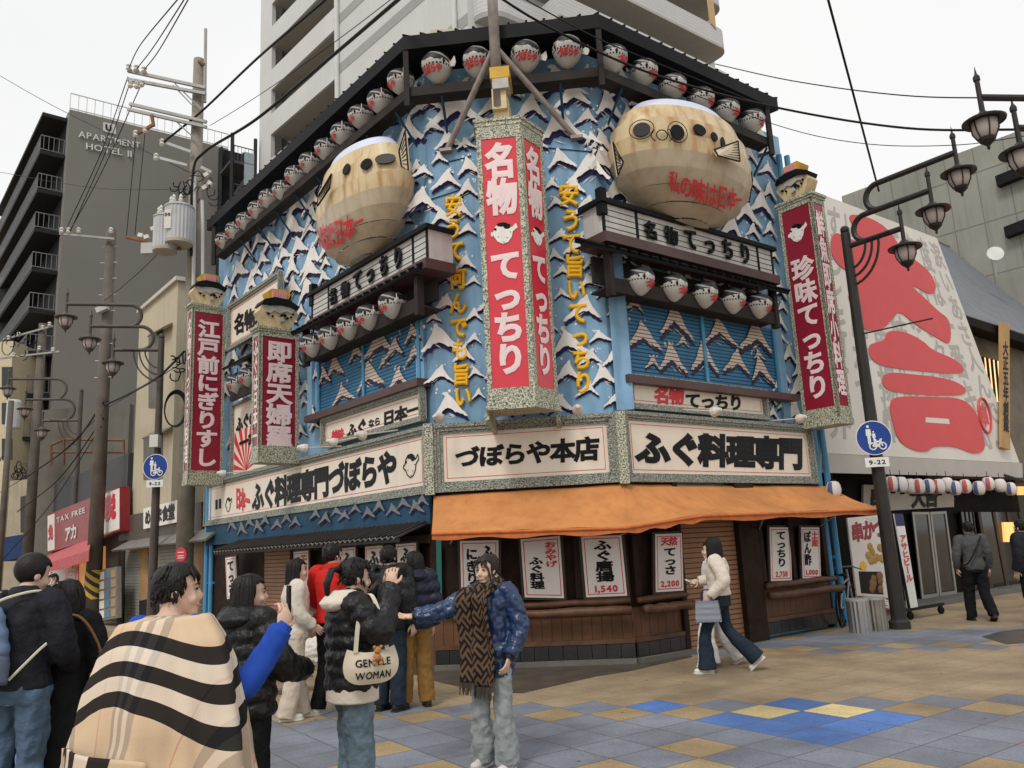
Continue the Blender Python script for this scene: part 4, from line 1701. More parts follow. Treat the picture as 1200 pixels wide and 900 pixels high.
hang_sign('maroon hanging sign reading 即席天婦羅 on the left facade, nearer the corner', PL, ((350, 460), (350, 530)), ((303, 460), (303, 530)), ((326, 390), (326, 535)), .34, '即席天婦羅', 'ふぐは日本一')
hang_sign('tall maroon hanging sign reading 江戸前にぎりすし at the left end of the facade', PL, ((262, 460), (262, 550)), ((222, 460), (221, 550)), ((243, 362), (243, 562)), .34, '江戸前にぎりすし', '名物てっちり料理')
hang_sign('tall maroon hanging sign reading 珍味てっちり at the right end of the facade', PR, ((941, 492), (912, 247)), ((983, 487), (951, 234)), ((931, 238), (960, 492)), .42, '珍味てっちり', '鮮魚即席小料理', emblem=True)

# spotlights on thin arms along the sign band
def spot(label, pl, lamp, foot, off=.75):
    a, b = pl.hit(*foot, .06), pl.hit(*lamp, off)
    t = thing('arm_spotlight', label, 'spotlight', tuple(a), 'white spotlights over the signboards')
    mb = MB()
    mb.tube([a, b], .011, 6)
    mb.build('arm', LAMPW, t)
    mb = MB()
    d = (a - b)
    d.z = -.1
    d.normalize()
    mb.rings([(b + d * x, d.orthogonal().normalized() * r_, d.cross(d.orthogonal().normalized()) * r_) for x, r_ in ((-.10, .025), (-.05, .05), (0, .075), (.06, .08))], 10)
    mb.build('lamp_head', LAMPW, t, smooth=False)


spot('white spotlight on an arm at the left end under the tall maroon sign', PL, (260, 555), (300, 551))
spot('white spotlight below the 即席天婦羅 sign, left of the longest arm', PL, (312, 540), (330, 534), .5)
spot('white spotlight on a long arm right of the 即席天婦羅 sign', PL, (355, 525), (400, 523))
spot('white spotlight in front of the small 日本一 board', PL, (423, 510), (466, 504))
spot('small white spotlight in front of the red word on the 日本一 board', PL, (390, 518), (420, 512), .5)
spot('white spotlight at the left end of the middle signboard', PM, (514, 489), (532, 490), .5)
spot('white spotlight at the right end of the middle signboard', PM, (677, 479), (676, 486), .5)
spot('white spotlight in front of the small 名物てっちり board', PR, (839, 482), (800, 480), .7)
spot('white spotlight on an arm under the right maroon sign', PR, (939, 490), (905, 493), .7)
# ================================================================== ground and paving
GRD = M('tan concrete ground', (.33, .26, .18), .8, var=.2, scale=1.2, bump=.15)
mb = MB()
mb.add([(-400, -100, 0), (400, -100, 0), (400, 700, 0), (-400, 700, 0)], [(0, 1, 2, 3)])
o = mb.build('ground', GRD, None, kind='structure')


def M_paving(name, c, var, joint=(.10, .09, .08)):
    m = M(name, c, .55, var=var, scale=1.1, spec=.35)
    n, l, b = nodes_of(m)
    src = b.inputs['Base Color'].links[0].from_socket
    g = n.new('ShaderNodeNewGeometry')
    f = n.new('ShaderNodeTexNoise')
    f.inputs['Scale'].default_value = 130
    f.inputs['Detail'].default_value = 2
    l.new(g.outputs['Position'], f.inputs['Vector'])
    r = n.new('ShaderNodeValToRGB')
    r.color_ramp.elements[0].position = .32
    r.color_ramp.elements[1].position = .68
    r.color_ramp.elements[0].color = (.62, .62, .62, 1)
    r.color_ramp.elements[1].color = (1.3, 1.3, 1.3, 1)
    l.new(f.outputs['Fac'], r.inputs['Fac'])
    mu = n.new('ShaderNodeMixRGB')
    mu.blend_type = 'MULTIPLY'
    mu.inputs['Fac'].default_value = .8
    l.new(src, mu.inputs['Color1'])
    l.new(r.outputs['Color'], mu.inputs['Color2'])
    at = n.new('ShaderNodeAttribute')
    at.attribute_name = 'tint'
    mu2 = n.new('ShaderNodeMixRGB')
    mu2.blend_type = 'MULTIPLY'
    mu2.inputs['Fac'].default_value = 1
    l.new(mu.outputs['Color'], mu2.inputs['Color1'])
    l.new(at.outputs['Color'], mu2.inputs['Color2'])
    # worn patches, stains and gum spots
    big = n.new('ShaderNodeTexNoise')
    big.inputs['Scale'].default_value = .7
    big.inputs['Detail'].default_value = 8
    big.inputs['Roughness'].default_value = .65
    l.new(g.outputs['Position'], big.inputs['Vector'])
    rb_ = n.new('ShaderNodeValToRGB')
    rb_.color_ramp.elements[0].position = .36
    rb_.color_ramp.elements[1].position = .6
    rb_.color_ramp.elements[0].color = (.66, .65, .64, 1)
    rb_.color_ramp.elements[1].color = (1.06, 1.06, 1.06, 1)
    l.new(big.outputs['Fac'], rb_.inputs['Fac'])
    mu3 = n.new('ShaderNodeMixRGB')
    mu3.blend_type = 'MULTIPLY'
    mu3.inputs['Fac'].default_value = 1
    l.new(mu2.outputs['Color'], mu3.inputs['Color1'])
    l.new(rb_.outputs['Color'], mu3.inputs['Color2'])
    vo = n.new('ShaderNodeTexVoronoi')
    vo.inputs['Scale'].default_value = 2.3
    l.new(g.outputs['Position'], vo.inputs['Vector'])
    gs = n.new('ShaderNodeMath')
    gs.operation = 'LESS_THAN'
    gs.inputs[1].default_value = .045
    l.new(vo.outputs['Distance'], gs.inputs[0])
    mu4 = n.new('ShaderNodeMixRGB')
    l.new(gs.outputs[0], mu4.inputs['Fac'])
    l.new(mu3.outputs['Color'], mu4.inputs['Color1'])
    mu4.inputs['Color2'].default_value = (.07, .065, .06, 1)
    mu2 = mu4
    rr_ = n.new('ShaderNodeMapRange')
    rr_.inputs['To Min'].default_value = .38
    rr_.inputs['To Max'].default_value = .7
    l.new(big.outputs['Fac'], rr_.inputs['Value'])
    l.new(rr_.outputs['Result'], b.inputs['Roughness'])
    # joints from the tile's own coordinates
    uv = n.new('ShaderNodeUVMap')
    sp = n.new('ShaderNodeSeparateXYZ')
    l.new(uv.outputs['UV'], sp.inputs[0])
    mins = None
    for ax in (0, 1):
        a = n.new('ShaderNodeMath')
        a.operation = 'SUBTRACT'
        l.new(sp.outputs[ax], a.inputs[0])
        a.inputs[1].default_value = .5
        bb = n.new('ShaderNodeMath')
        bb.operation = 'ABSOLUTE'
        l.new(a.outputs[0], bb.inputs[0])
        if mins is None:
            mins = bb.outputs[0]
        else:
            mxn = n.new('ShaderNodeMath')
            mxn.operation = 'MAXIMUM'
            l.new(mins, mxn.inputs[0])
            l.new(bb.outputs[0], mxn.inputs[1])
            mins = mxn.outputs[0]
    gt = n.new('ShaderNodeMath')
    gt.operation = 'GREATER_THAN'
    gt.inputs[1].default_value = .487
    l.new(mins, gt.inputs[0])
    mj = n.new('ShaderNodeMixRGB')
    l.new(gt.outputs[0], mj.inputs['Fac'])
    l.new(mu2.outputs['Color'], mj.inputs['Color1'])
    mj.inputs['Color2'].default_value = (*joint, 1)
    l.new(mj.outputs['Color'], b.inputs['Base Color'])
    bp = n.new('ShaderNodeBump')
    bp.inputs['Strength'].default_value = .25
    bp.inputs['Distance'].default_value = .006
    l.new(f.outputs['Fac'], bp.inputs['Height'])
    l.new(bp.outputs['Normal'], b.inputs['Normal'])
    return m


PV = [M_paving('tan paving tile', (.325, .25, .16), .12, (.20, .155, .10)), M_paving('blue grey paving tile', (.20, .22, .265), .10), M_paving('bright blue paving tile', (.085, .18, .44), .08),
      M_paving('yellow paving tile', (.62, .50, .25), .08), M_paving('ochre paving tile', (.36, .27, .15), .1)]
TA = R(35)
E1, E2 = V((math.cos(TA), math.sin(TA), 0)), V((math.sin(TA), -math.cos(TA), 0))
TO, TS = V((1.91, 8.26, 0)), .478


def tij(x, y):
    g = atZ(x, y, 0) - TO
    return (math.floor(g.dot(E1) / TS), math.floor(g.dot(E2) / TS))


ZB = lambda x, y: (780 + x * .35, 680 + y * .35)
bright = {tij(*ZB(*p)) for p in ((410, 413), (240, 465), (330, 478), (440, 462), (560, 505), (600, 490), (700, 455), (500, 488))} | {tij(765, 830)}
bright |= {(i, j) for i in range(-16, -9) for j in range(-10, 2) if 2 <= j - i <= 5}
yell = {(0, 0), (1, 1)}
mb = MB()
tint, uvs = [], []
tr = random.Random(5)
for i in range(-34, 44):
    for j in range(-40, 24):
        c = TO + E1 * ((i + .5) * TS) + E2 * ((j + .5) * TS)
        if not (-15 < c.x < 13 and 2.5 < c.y < 24):
            continue
        n_ = j - i
        if (i, j) in yell:
            k = 3
        elif (i, j) in bright:
            k = 2
        elif n_ < -18:
            k = 0
        elif n_ in (-14, -13):
            k = 4 if n_ == -13 else 1
        elif -18 <= n_ <= -12:
            k = 1 if tr.random() < .9 else 4
        elif -11 <= n_ <= -2:
            k = 0
        elif n_ == 0:
            k = 4
        elif n_ == 4:
            k = 4 if i % 4 == 1 else 1
        elif n_ == 6:
            k = 4 if i % 3 else 1
        elif n_ > 6:
            k = 0 if tr.random() < .7 else 1
        else:
            k = 1
        t = tr.uniform(.86, 1.12) if k else tr.uniform(.97, 1.03)
        q = [TO + E1 * ((i + a) * TS) + E2 * ((j + b) * TS) + V((0, 0, .004)) for a, b in ((0, 1), (1, 1), (1, 0), (0, 0))]
        mb.add(q, [(0, 1, 2, 3)], k)
        tint.append(t)
me = mb.mesh('pavement', PV)
at = me.attributes.new('tint', 'FLOAT_COLOR', 'FACE')
for a, t in zip(at.data, tint):
    a.color = (t, t, t, 1)
uvl = me.uv_layers.new(name='UVMap')
for p in me.polygons:
    for k, li in enumerate(p.loop_indices):
        uvl.data[li].uv = ((0, 0), (1, 0), (1, 1), (0, 1))[k]
pv = bpy.data.objects.new('pavement', me)
pv['kind'] = 'structure'
col.objects.link(pv)
# damp dark apron along the shop front
mb = MB()
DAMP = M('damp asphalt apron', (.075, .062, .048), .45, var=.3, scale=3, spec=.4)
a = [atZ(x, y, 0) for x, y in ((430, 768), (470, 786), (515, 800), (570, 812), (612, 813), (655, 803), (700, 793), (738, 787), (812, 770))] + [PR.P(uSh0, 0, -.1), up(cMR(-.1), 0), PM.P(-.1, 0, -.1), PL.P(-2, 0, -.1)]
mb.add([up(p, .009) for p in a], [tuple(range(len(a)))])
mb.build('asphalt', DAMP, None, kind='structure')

# ================================================================== buildings on the left
WIN = M('dark window glass', (.02, .024, .028), .12, var=0, spec=.5)
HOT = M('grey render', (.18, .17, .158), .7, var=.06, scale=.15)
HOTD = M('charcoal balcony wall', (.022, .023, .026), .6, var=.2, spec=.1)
RAILM = M('grey railing', (.20, .21, .22), .5, var=.1, metal=.3)
LETG = M('pale metal lettering', (.55, .55, .54), .4, var=0)

hc = atY(82, 128, 50)
PH = Pl(hc, (.80, .61))
PHL = Pl(hc, (.645, -.765))
HZ = hc.z
t = thing('hotel_building', 'tall grey apartment hotel with black balconies on its left side', 'building', (hc.x, hc.y, 0))
uHR = PH.uv(268, 160)[0]
uHL = PHL.uv(20, 240)[0]
mb = MB()
c0, c1 = PH.P(0, 0), PH.P(uHR, 0)
back = V((-.645, .765, 0)) * (-uHL if False else abs(uHL))
mb.prism([c0, c1, c1 + back, c0 + back], 0, HZ)
mb.build('wall', HOT, t)
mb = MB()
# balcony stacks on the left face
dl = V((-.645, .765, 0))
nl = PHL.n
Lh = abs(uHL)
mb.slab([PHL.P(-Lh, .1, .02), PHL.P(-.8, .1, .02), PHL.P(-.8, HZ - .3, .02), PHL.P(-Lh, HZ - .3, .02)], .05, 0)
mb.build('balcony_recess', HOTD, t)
fl_h = 2.75
nfl = int(HZ / fl_h)
for k in range(nfl):
    z = HZ - .4 - k * fl_h
    mb = MB()
    mb.slab([PHL.P(-Lh, z - .25, 1.5), PHL.P(-.6, z - .25, 1.5), PHL.P(-.6, z, 1.5), PHL.P(-Lh, z, 1.5)], 1.5, 0)
    sl_ = mb.build('balcony_slab', HOTD, t)
    if k:
        mb = MB()
        for zz in (z + .12, z + 1.1):
            mb.tube([PHL.P(-Lh, zz, 1.46), PHL.P(-.65, zz, 1.46), PHL.P(-.65, zz, .05)], .035, 4)
        nb = int(Lh / .28)
        for i in range(nb):
            u = -Lh + (Lh - .65) * i / nb
            mb.tube([PHL.P(u, z + .12, 1.46), PHL.P(u, z + 1.1, 1.46)], .016, 4, cap=False)
        for i in range(5):
            mb.tube([PHL.P(-.65, z + .12, .1 + i * .3), PHL.P(-.65, z + 1.1, .1 + i * .3)], .016, 4, cap=False)
        mb.build('balcony_railing', RAILM, t)
mb = MB()
for zz in (HZ + .15, HZ + 1.25):
    mb.tube([PH.P(0, zz, -.1), PH.P(uHR, zz, -.1)], .04, 4)
nb = int(uHR / .5)
for i in range(nb + 1):
    u = uHR * i / nb
    mb.tube([PH.P(u, HZ, -.1), PH.P(u, HZ + 1.25, -.1)], .025, 4)
mb.build('roof_railing', LETG, t)
mb = MB()
text_into(mb, 'APARTMENT', quad_px(PH, ((91, 152), (165, 166), (165, 176), (91, 162)), .05), PH.n, False, .03, .08)
text_into(mb, 'HOTEL 11', quad_px(PH, ((100, 166), (155, 176), (155, 186), (100, 176)), .05), PH.n, False, .03, .08)
q = quad_px(PH, ((121, 143), (136, 146), (136, 157), (121, 154)), .05)
mb.slab(q4(q), .06)
mb.build('lettering', LETG, t)
mb = MB()
text_into(mb, 'U', quad_px(PH, ((123, 144), (131, 146), (131, 155), (123, 153)), .06), PH.n, False, .05, .06)
mb.build('logo_mark', INK, t)

# fire stair tower between hotel and apartments
s0 = atY(268, 300, 52)
PS = Pl(s0, (.80, .61))
ust = PS.uv(299, 200)[0]
zt = PS.uv(280, 158)[1]
t = thing('stair_tower', 'open dark steel fire stair with a pale blue screen beside the white apartment block', 'stairs', (s0.x, s0.y, 0))
mb = MB()
for u in (0.1, ust):
    for o_ in (0, -2.2):
        mb.box(PS.P(u, zt / 2, o_), (.18, zt, .18), PS.rot() @ Matrix.Identity(3))
mb = MB()
for u in (0.1, ust):
    for o_ in (0, -2.4):
        p = PS.P(u, 0, o_)
        mb.prism([p + V((a, b, 0)) for a, b in ((-.1, -.1), (.1, -.1), (.1, .1), (-.1, .1))], 0, zt)
mb.prism([PS.P(0, 0, -2.6), PS.P(ust, 0, -2.6), PS.P(ust, 0, -2.8), PS.P(0, 0, -2.8)], 0, zt)
mb.build('stair_frame', HOTD, t)
k = 0
z = 3.0
while z < zt + .5:
    mb = MB()
    mb.prism([PS.P(0, 0, .0), PS.P(ust, 0, .0), PS.P(ust, 0, -2.4), PS.P(0, 0, -2.4)], z - .2, z)
    mb.tube([PS.P(0, z + 1.1, .0), PS.P(ust, z + 1.1, .0)], .04, 4)
    for i in range(8):
        mb.tube([PS.P(ust * i / 7, z, 0), PS.P(ust * i / 7, z + 1.1, 0)], .02, 4)
    mb.slab([PS.P(.1, z - 3, -.9), PS.P(ust - .2, z - .1, -.9), PS.P(ust - .2, z - .5, -.9), PS.P(.1, z - 3.4, -.9)], .9)
    mb.build('landing', M('stair grey', (.06, .062, .066), .5, var=.2), t)
    z += 2.9
mb = MB()
mb.slab([PS.P(ust * .55, 6, .05), PS.P(ust * 1.0, 6, .05), PS.P(ust * 1.0, zt - 1.2, .05), PS.P(ust * .55, zt - 1.2, .05)], .06)
mb.build('screen_panel', M_bands('pale blue screen', (.30, .36, .39), (.12, .15, .17), 2.9, .03, bump=.2), t)

# white apartment block
ac = atY(556, 200, 36.3)
PA = Pl(ac, (.68, -.73))
PAR = Pl(ac, (.80, .61))
AWH = M('white grey tiled wall', (.54, .535, .53), .6, var=.05, scale=.4, streak=.15, dirt=(.3, .3, .29))
AWG = M('grey tile band', (.30, .30, .30), .6, var=.05)
ATL = M_bands('small white tiles', (.50, .50, .50), (.36, .36, .36), .22, .12, var=.04, bump=.2)
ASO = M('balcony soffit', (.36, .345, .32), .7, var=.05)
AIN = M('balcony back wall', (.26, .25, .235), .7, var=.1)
uA3, uA4, uA6 = PA.uv(304, 150)[0], PA.uv(318, 100)[0], PA.uv(392, 60)[0]
zA = PA.uv(390, 95)[1]
zB = PA.uv(390, 37)[1]
fh = zB - zA
AT = 52
t = thing('apartment_block', 'tall pale grey apartment block with deep balconies rising behind the blue restaurant', 'building', (ac.x, ac.y, 0))
ub_ = PAR.uv(836, 60)[0]
bk = V((-.68 * 0, 0, 0))
mb = MB()
dR, dLb = V((.80, .61, 0)), V((-.68, .73, 0))
cA = PA.P(0, 0)
cE = PA.P(uA6, 0)
mb.prism([cA, cE, cE + dR * 9, cA + dR * 9], 0, AT)
mb.build('wall', AWH, t)
mb = MB()
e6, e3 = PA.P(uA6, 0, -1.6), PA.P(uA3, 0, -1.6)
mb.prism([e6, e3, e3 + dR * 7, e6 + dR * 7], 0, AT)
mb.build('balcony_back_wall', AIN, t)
mb = MB()
mb.prism([PA.P(uA3, 0, 0), PA.P(uA4 + .0, 0, 0), PA.P(uA4, 0, -.3), PA.P(uA3, 0, -.3)], 0, AT)
mb.prism([PA.P(uA3, 0, -.3), PA.P(uA3 + .25, 0, -.3), PA.P(uA3 + .25, 0, -1.6), PA.P(uA3, 0, -1.6)], 0, AT)
mb.build('end_wall', AWH, t)
mb = MB()
mb.tube([PA.P(uA6 + .5, 0, .12), PA.P(uA6 + .5, AT, .12)], .16, 10)
mb.tube([PA.P(-.9, 0, .12), PA.P(-.9, AT, .12)], .14, 10)
mb.build('drain_pipe', M('pale drain pipe', (.55, .55, .54), .5, var=.05), t)
kf = -int(zA / fh)
z = zA + kf * fh
while z < AT - 3:
    mb = MB()
    mb.slab([PA.P(uA4, z, .02), PA.P(uA6 + .1, z, .02), PA.P(uA6 + .1, z + fh * .46, .02), PA.P(uA4, z + fh * .46, .02)], .16)
    mb.build('balcony_parapet', AWH, t)
    mb = MB()
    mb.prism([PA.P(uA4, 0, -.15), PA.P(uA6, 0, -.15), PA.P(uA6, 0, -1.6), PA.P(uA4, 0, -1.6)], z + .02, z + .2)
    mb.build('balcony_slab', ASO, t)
    mb = MB()
    mb.slab([PA.P(uA6, z + .1, .02), PA.P(0, z + .1, .02), PA.P(0, z + .75, .02), PA.P(uA6, z + .75, .02)], .04)
    mb.build('tile_band', AWG, t)
    mb = MB()
    mb.slab([PA.P(uA4 + 1.2, z + .3, -1.55), PA.P(uA4 + 3.4, z + .3, -1.55), PA.P(uA4 + 3.4, z + 2.3, -1.55), PA.P(uA4 + 1.2, z + 2.3, -1.55)], .05)
    mb.build('window', WIN, t)
    z += fh
# wing facing the street on the right, with long rounded balconies
mb = MB()
w0, w1 = PAR.P(0, 0, -.0), PAR.P(ub_, 0, -.0)
mb.prism([w0 + V((.2, .4, 0)), w1, w1 + V((-3, 4, 0)), w0 + V((-3, 4, 0))], 0, AT)
mb.build('street_wall', ATL, t)
bO = 2.2
us, ue = PAR.uv(655, 0, bO)[0], PAR.uv(853, 40, bO)[0]
zs = PAR.uv(826, 46, bO)[1]
z = zs - 2 * 3.0
while z < AT - 2:
    ring = [PAR.P(us, 0, -.05), PAR.P(us, 0, bO)] + [PAR.P(ue - .8 + .8 * math.sin(R(a)), 0, bO - .8 + .8 * math.cos(R(a))) for a in range(0, 91, 15)] + [PAR.P(ue, 0, -.05)]
    mb = MB()
    mb.prism(ring, z, z + .14)
    mb.build('balcony_slab', ASO, t)
    c = sum(ring, V()) / len(ring)
    mb = MB()
    inner = [c + (p - c) * .97 for p in ring]
    n_ = len(ring)
    for i in range(n_ - 1):
        a, b, d, e = ring[i], ring[i + 1], inner[i + 1], inner[i]
        mb.prism([a, b, d, e], z + .14, z + 1.35)
    mb.build('balcony_parapet', AWG if False else ATL, t)
    z += 3.0
us2, ue2 = PAR.uv(572, 20, 1.2)[0], PAR.uv(668, 25, 1.2)[0]
zs = PAR.uv(620, 32, 1.2)[1]
z = zs - 3.0
while z < AT - 2:
    ring = [PAR.P(us2, 0, -.05)] + [PAR.P(us2 + 1.2 - 1.2 * math.cos(R(a)), 0, 1.2 * math.sin(R(a))) for a in range(0, 91, 15)] + [PAR.P(ue2, 0, 1.2), PAR.P(ue2, 0, -.05)]
    mb = MB()
    mb.prism(ring, z, z + .3)
    mb.build('balcony_slab', AWG, t)
    mb = MB()
    mb.prism(ring, z + .3, z + 1.4)
    mb.build('balcony_parapet', ATL, t)
    z += 3.0
mb = MB()
q = PAR.hit(834, 12, bO + .06)
mb.slab([q + PAR.u * a + V((0, 0, b)) for a, b in ((-.3, -.9), (.25, -1.2), (.3, .9), (-.35, 1.0))], .04)
tag(mb.build('hanging_cloth', M('tan bath mat', (.50, .34, .19), .9), None), 'tan cloth hung over the top right balcony of the apartment block', 'cloth')
# lower pale parapets on the roofs behind the eaves
mb = MB()
p0, p1 = atY(504, 35, 26), atY(527, 35, 26)
mb.prism([p0, p1 + V((.4, 0, 0)), p1 + V((.4, 2.5, 0)), p0 + V((0, 2.5, 0))], 12, p0.z)
p0, p1 = atY(545, 32, 27), atY(580, 30, 27)
mb.prism([p0, p1, p1 + V((0, 3, 0)), p0 + V((0, 3, 0))], 12, p0.z - .2)
p0, p1 = atY(480, 60, 27), atY(800, 60, 30)
mb.prism([V((-3, 24, 0)), V((4, 24, 0)), V((4, 31, 0)), V((-3, 31, 0))], 0, 12)
tag(mb.build('rooftop_annex', M('pale yellow concrete', (.50, .46, .36), .8, var=.1, streak=.3)), 'low pale yellow rooftop showing just over the black eaves by the steel pole', 'building')

# cream building next door on the left
PC = Pl(PL.P(uL0 - .9, 0, -.2), (PL.u.x, PL.u.y))
CRM = M('cream painted wall', (.47, .41, .30), .7, var=.08, scale=.5, streak=.3, dirt=(.25, .21, .15))
BRNB = M('brown fascia', (.075, .058, .046), .5, var=.15, streak=.3)
uc1, uc0 = PC.uv(200, 600)[0], PC.uv(154, 600)[0]
zc = (PC.uv(200, 337)[1])
t = thing('cream_building', 'narrow cream two storey building with brown fascia and closed shutters', 'building', tuple(PC.P(uc1, 0)))
mb = MB()
k0, k1 = PC.P(uc0, 0), PC.P(uc1, 0)
mb.prism([k0, k1, k1 - PC.n * 8, k0 - PC.n * 8], 0, zc)
mb.build('wall', CRM, t)
mb = MB()
mb.prism([k0 + PC.n * .1, k1 + PC.n * .1 + PC.u * .1, k1 - PC.n * 8 + PC.u * .1, k0 - PC.n * 8], zc + .002, zc + .12)
mb.build('parapet_cap', M('pale coping', (.5, .48, .43), .7), t)
def cq(pl, px, off, th=.05):
    return quad_px(pl, px, off)


for nm, px in (('upper_window', ((174, 392), (190, 384), (190, 478), (174, 478))), ('lower_window', ((168, 512), (190, 506), (190, 560), (168, 562)))):
    mb = MB()
    mb.slab(q4(quad_px(PC, px, .02)), .06)
    wo = mb.build('window', M('dim window', (.10, .088, .07), .4, var=.2), t)
    q = quad_px(PC, px, .25)
    mb = MB()
    mb.slab([q[0] - PC.u * .15 + V((0, 0, -.02)), q[1] + PC.u * .15 + V((0, 0, .0)), q[1] + PC.u * .15 - PC.n * .22 + V((0, 0, .15)), q[0] - PC.u * .15 - PC.n * .22 + V((0, 0, .15))], .04)
    mb.build('window_hood', M('weathered hood', (.2, .17, .13), .7, var=.2), wo)
mb = MB()
mb.slab(q4(quad_px(PC, ((139, 606), (236, 588), (236, 628), (139, 634)), .12)), .15)
mb.build('shop_fascia', BRNB, t)
mb = MB()
q = quad_px(PC, ((134, 634), (240, 617), (240, 632), (130, 645)), .5)
mb.slab([q[3], q[2], q[1] - PC.n * .4, q[0] - PC.n * .4], .05)
mb.build('shop_canopy', TINR, t)
for px in (((147, 640), (163, 637), (163, 728), (145, 730)), ((186, 636), (205, 632), (205, 716), (186, 720)), ((205, 632), (238, 628), (238, 722), (205, 722))):
    mb = MB()
    mb.slab(q4(quad_px(PC, px, .03)), .05)
    mb.build('roller_shutter', M_bands('grey roller shutter', (.27, .26, .24), (.14, .135, .125), .09, .2), t)
for px in (((163, 640), (173, 638), (173, 702), (163, 704)), ((228, 640), (240, 636), (240, 706), (228, 708))):
    mb = MB()
    mb.slab(q4(quad_px(PC, px, .04)), .05)
    mb.build('plywood_panel', M('plywood', (.33, .20, .10), .7, var=.15), t)
mb = MB()
mb.slab(q4(quad_px(PC, ((139, 640), (146, 638), (144, 735), (137, 735)), .06)), .1)
mb.slab(q4(quad_px(PC, ((163, 704), (186, 700), (186, 728), (163, 732)), .05)), .06)
mb.build('dark_panel', HOTD, t)
mb = MB()
q = quad_px(PC, ((168, 596), (207, 586), (207, 612), (168, 620)), .2)
mb.slab(q4(q), .08)
so_ = tag(mb.build('shop_sign', PAPER), 'white sign with black lettering ending in 食堂 on the brown fascia', 'sign')
mb = MB()
text_into(mb, 'めしま食堂', [bil(q, .06, .86), bil(q, .95, .86), bil(q, .95, .14), bil(q, .06, .14)], PC.n, False, .045, .01)
mb.build('lettering', INK, so_)

# red souvenir shop further left
PSH = Pl(PC.P(uc0 - .3, 0, -.1), (PL.u.x, PL.u.y))
t = thing('souvenir_shop', 'souvenir shop with a red and white sign and pink awning beyond the utility pole', 'building', tuple(PSH.hit(100, 720)))
uS1, uS0 = PSH.uv(146, 640)[0], PSH.uv(42, 640)[0]
zS = PSH.uv(140, 535)[1]
SLAT = M('slate grey cladding', (.055, .058, .063), .6, var=.12)
mb = MB()
k0, k1 = PSH.P(uS0, 0), PSH.P(uS1, 0)
mb.prism([k0, k1, k1 - PSH.n * 8, k0 - PSH.n * 8], 0, zS)
mb.build('wall', SLAT, t)
mb = MB()
q = quad_px(PSH, ((56, 603), (140, 570), (140, 622), (56, 648)), .5)
mb.slab(q4(q), .3, 0)
for s0_, s1_, k in ((.0, .12, 1), (.66, 1.0, 1)):
    mb.slab(q4([bil(q, s0_, .96) + PSH.n * .006, bil(q, s1_, .96) + PSH.n * .006, bil(q, s1_, .04) + PSH.n * .006, bil(q, s0_, .04) + PSH.n * .006]), .01, k)
sg = mb.build('shop_sign', [M('shop red', (.24, .022, .026), .4, var=.15, streak=.2), PAPER], t)
mb = MB()
text_into(mb, '免税', [bil(q, .70, .86) + PSH.n * .01, bil(q, .96, .86) + PSH.n * .01, bil(q, .96, .3) + PSH.n * .01, bil(q, .70, .3) + PSH.n * .01], PSH.n, False, .06, .01)
text_into(mb, '免', [bil(q, .02, .7) + PSH.n * .01, bil(q, .1, .7) + PSH.n * .01, bil(q, .1, .3) + PSH.n * .01, bil(q, .02, .3) + PSH.n * .01], PSH.n, False, .06, .01)
mb.build('red_lettering', RED, sg)
mb = MB()
text_into(mb, 'アカ', [bil(q, .3, .5) + PSH.n * .01, bil(q, .48, .5) + PSH.n * .01, bil(q, .48, .12) + PSH.n * .01, bil(q, .3, .12) + PSH.n * .01], PSH.n, False, .05, .01)
text_into(mb, 'TAX FREE', [bil(q, .16, .85) + PSH.n * .01, bil(q, .6, .85) + PSH.n * .01, bil(q, .6, .66) + PSH.n * .01, bil(q, .16, .66) + PSH.n * .01], PSH.n, False, .03, .01)
mb.build('white_lettering', LETG, sg)
mb = MB()
a = quad_px(PSH, ((58, 650), (108, 634), (106, 641), (38, 664)), .5)
p_in0, p_in1 = PSH.hit(60, 648, .2), PSH.hit(108, 628, .2)
o0, o1 = PSH.hit(36, 666, 1.5), PSH.hit(104, 645, 1.5)
mb.slab([o0, o1, p_in1, p_in0], .04)
mb.slab([o0 + V((0, 0, -.3)), o1 + V((0, 0, -.3)), o1, o0], .02)
mb.build('awning', M('faded pink awning', (.42, .10, .11), .8, var=.15), t)
mb = MB()
mb.slab(q4(quad_px(PSH, ((90, 650), (122, 640), (122, 712), (90, 716)), .05)), .06)
mb.build('lit_interior', M('warm shop interior', (.65, .30, .10), .6, var=.6, scale=3, emit=.35), t)
for x, y in ((75, 662), (82, 657), (90, 651), (98, 647), (107, 641)):
    mb = MB()
    mb.ball(PSH.hit(x, y, .9), .09, 8)
    mb.build('light_bulb', M('warm bulb', (1, .72, .35), .5, var=0, emit=3), t)
mb = MB()
mb.slab(q4(quad_px(PSH, ((45, 668), (78, 664), (78, 700), (45, 702)), .3)), .1)
mb.build('counter', PAPER, t)
# racks and banners before it
mb = MB()
q = quad_px(PSH, ((116, 668), (137, 664), (137, 724), (116, 728)), .7)
mb.slab(q4(q), .12, 0)
for r_ in range(5):
    for c_ in range(3):
        mb.slab(q4([bil(q, .06 + c_ * .32, .95 - r_ * .19) + PSH.n * .02, bil(q, .32 + c_ * .32, .95 - r_ * .19) + PSH.n * .02, bil(q, .32 + c_ * .32, .80 - r_ * .19) + PSH.n * .02, bil(q, .06 + c_ * .32, .80 - r_ * .19) + PSH.n * .02]), .015, 1 + (r_ * 3 + c_) % 3)
tag(mb.build('postcard_rack', [M('rack grey', (.2, .19, .17), .5), PAPER, M('card blue', (.1, .2, .3), .5), M('card tan', (.35, .25, .14), .5)]), 'grey rack of cards and leaflets beside the striped utility pole', 'rack')
mb = MB()
q = quad_px(PSH, ((76, 648), (92, 646), (92, 720), (76, 722)), .85)
mb.slab(q4(q), .02, 0)
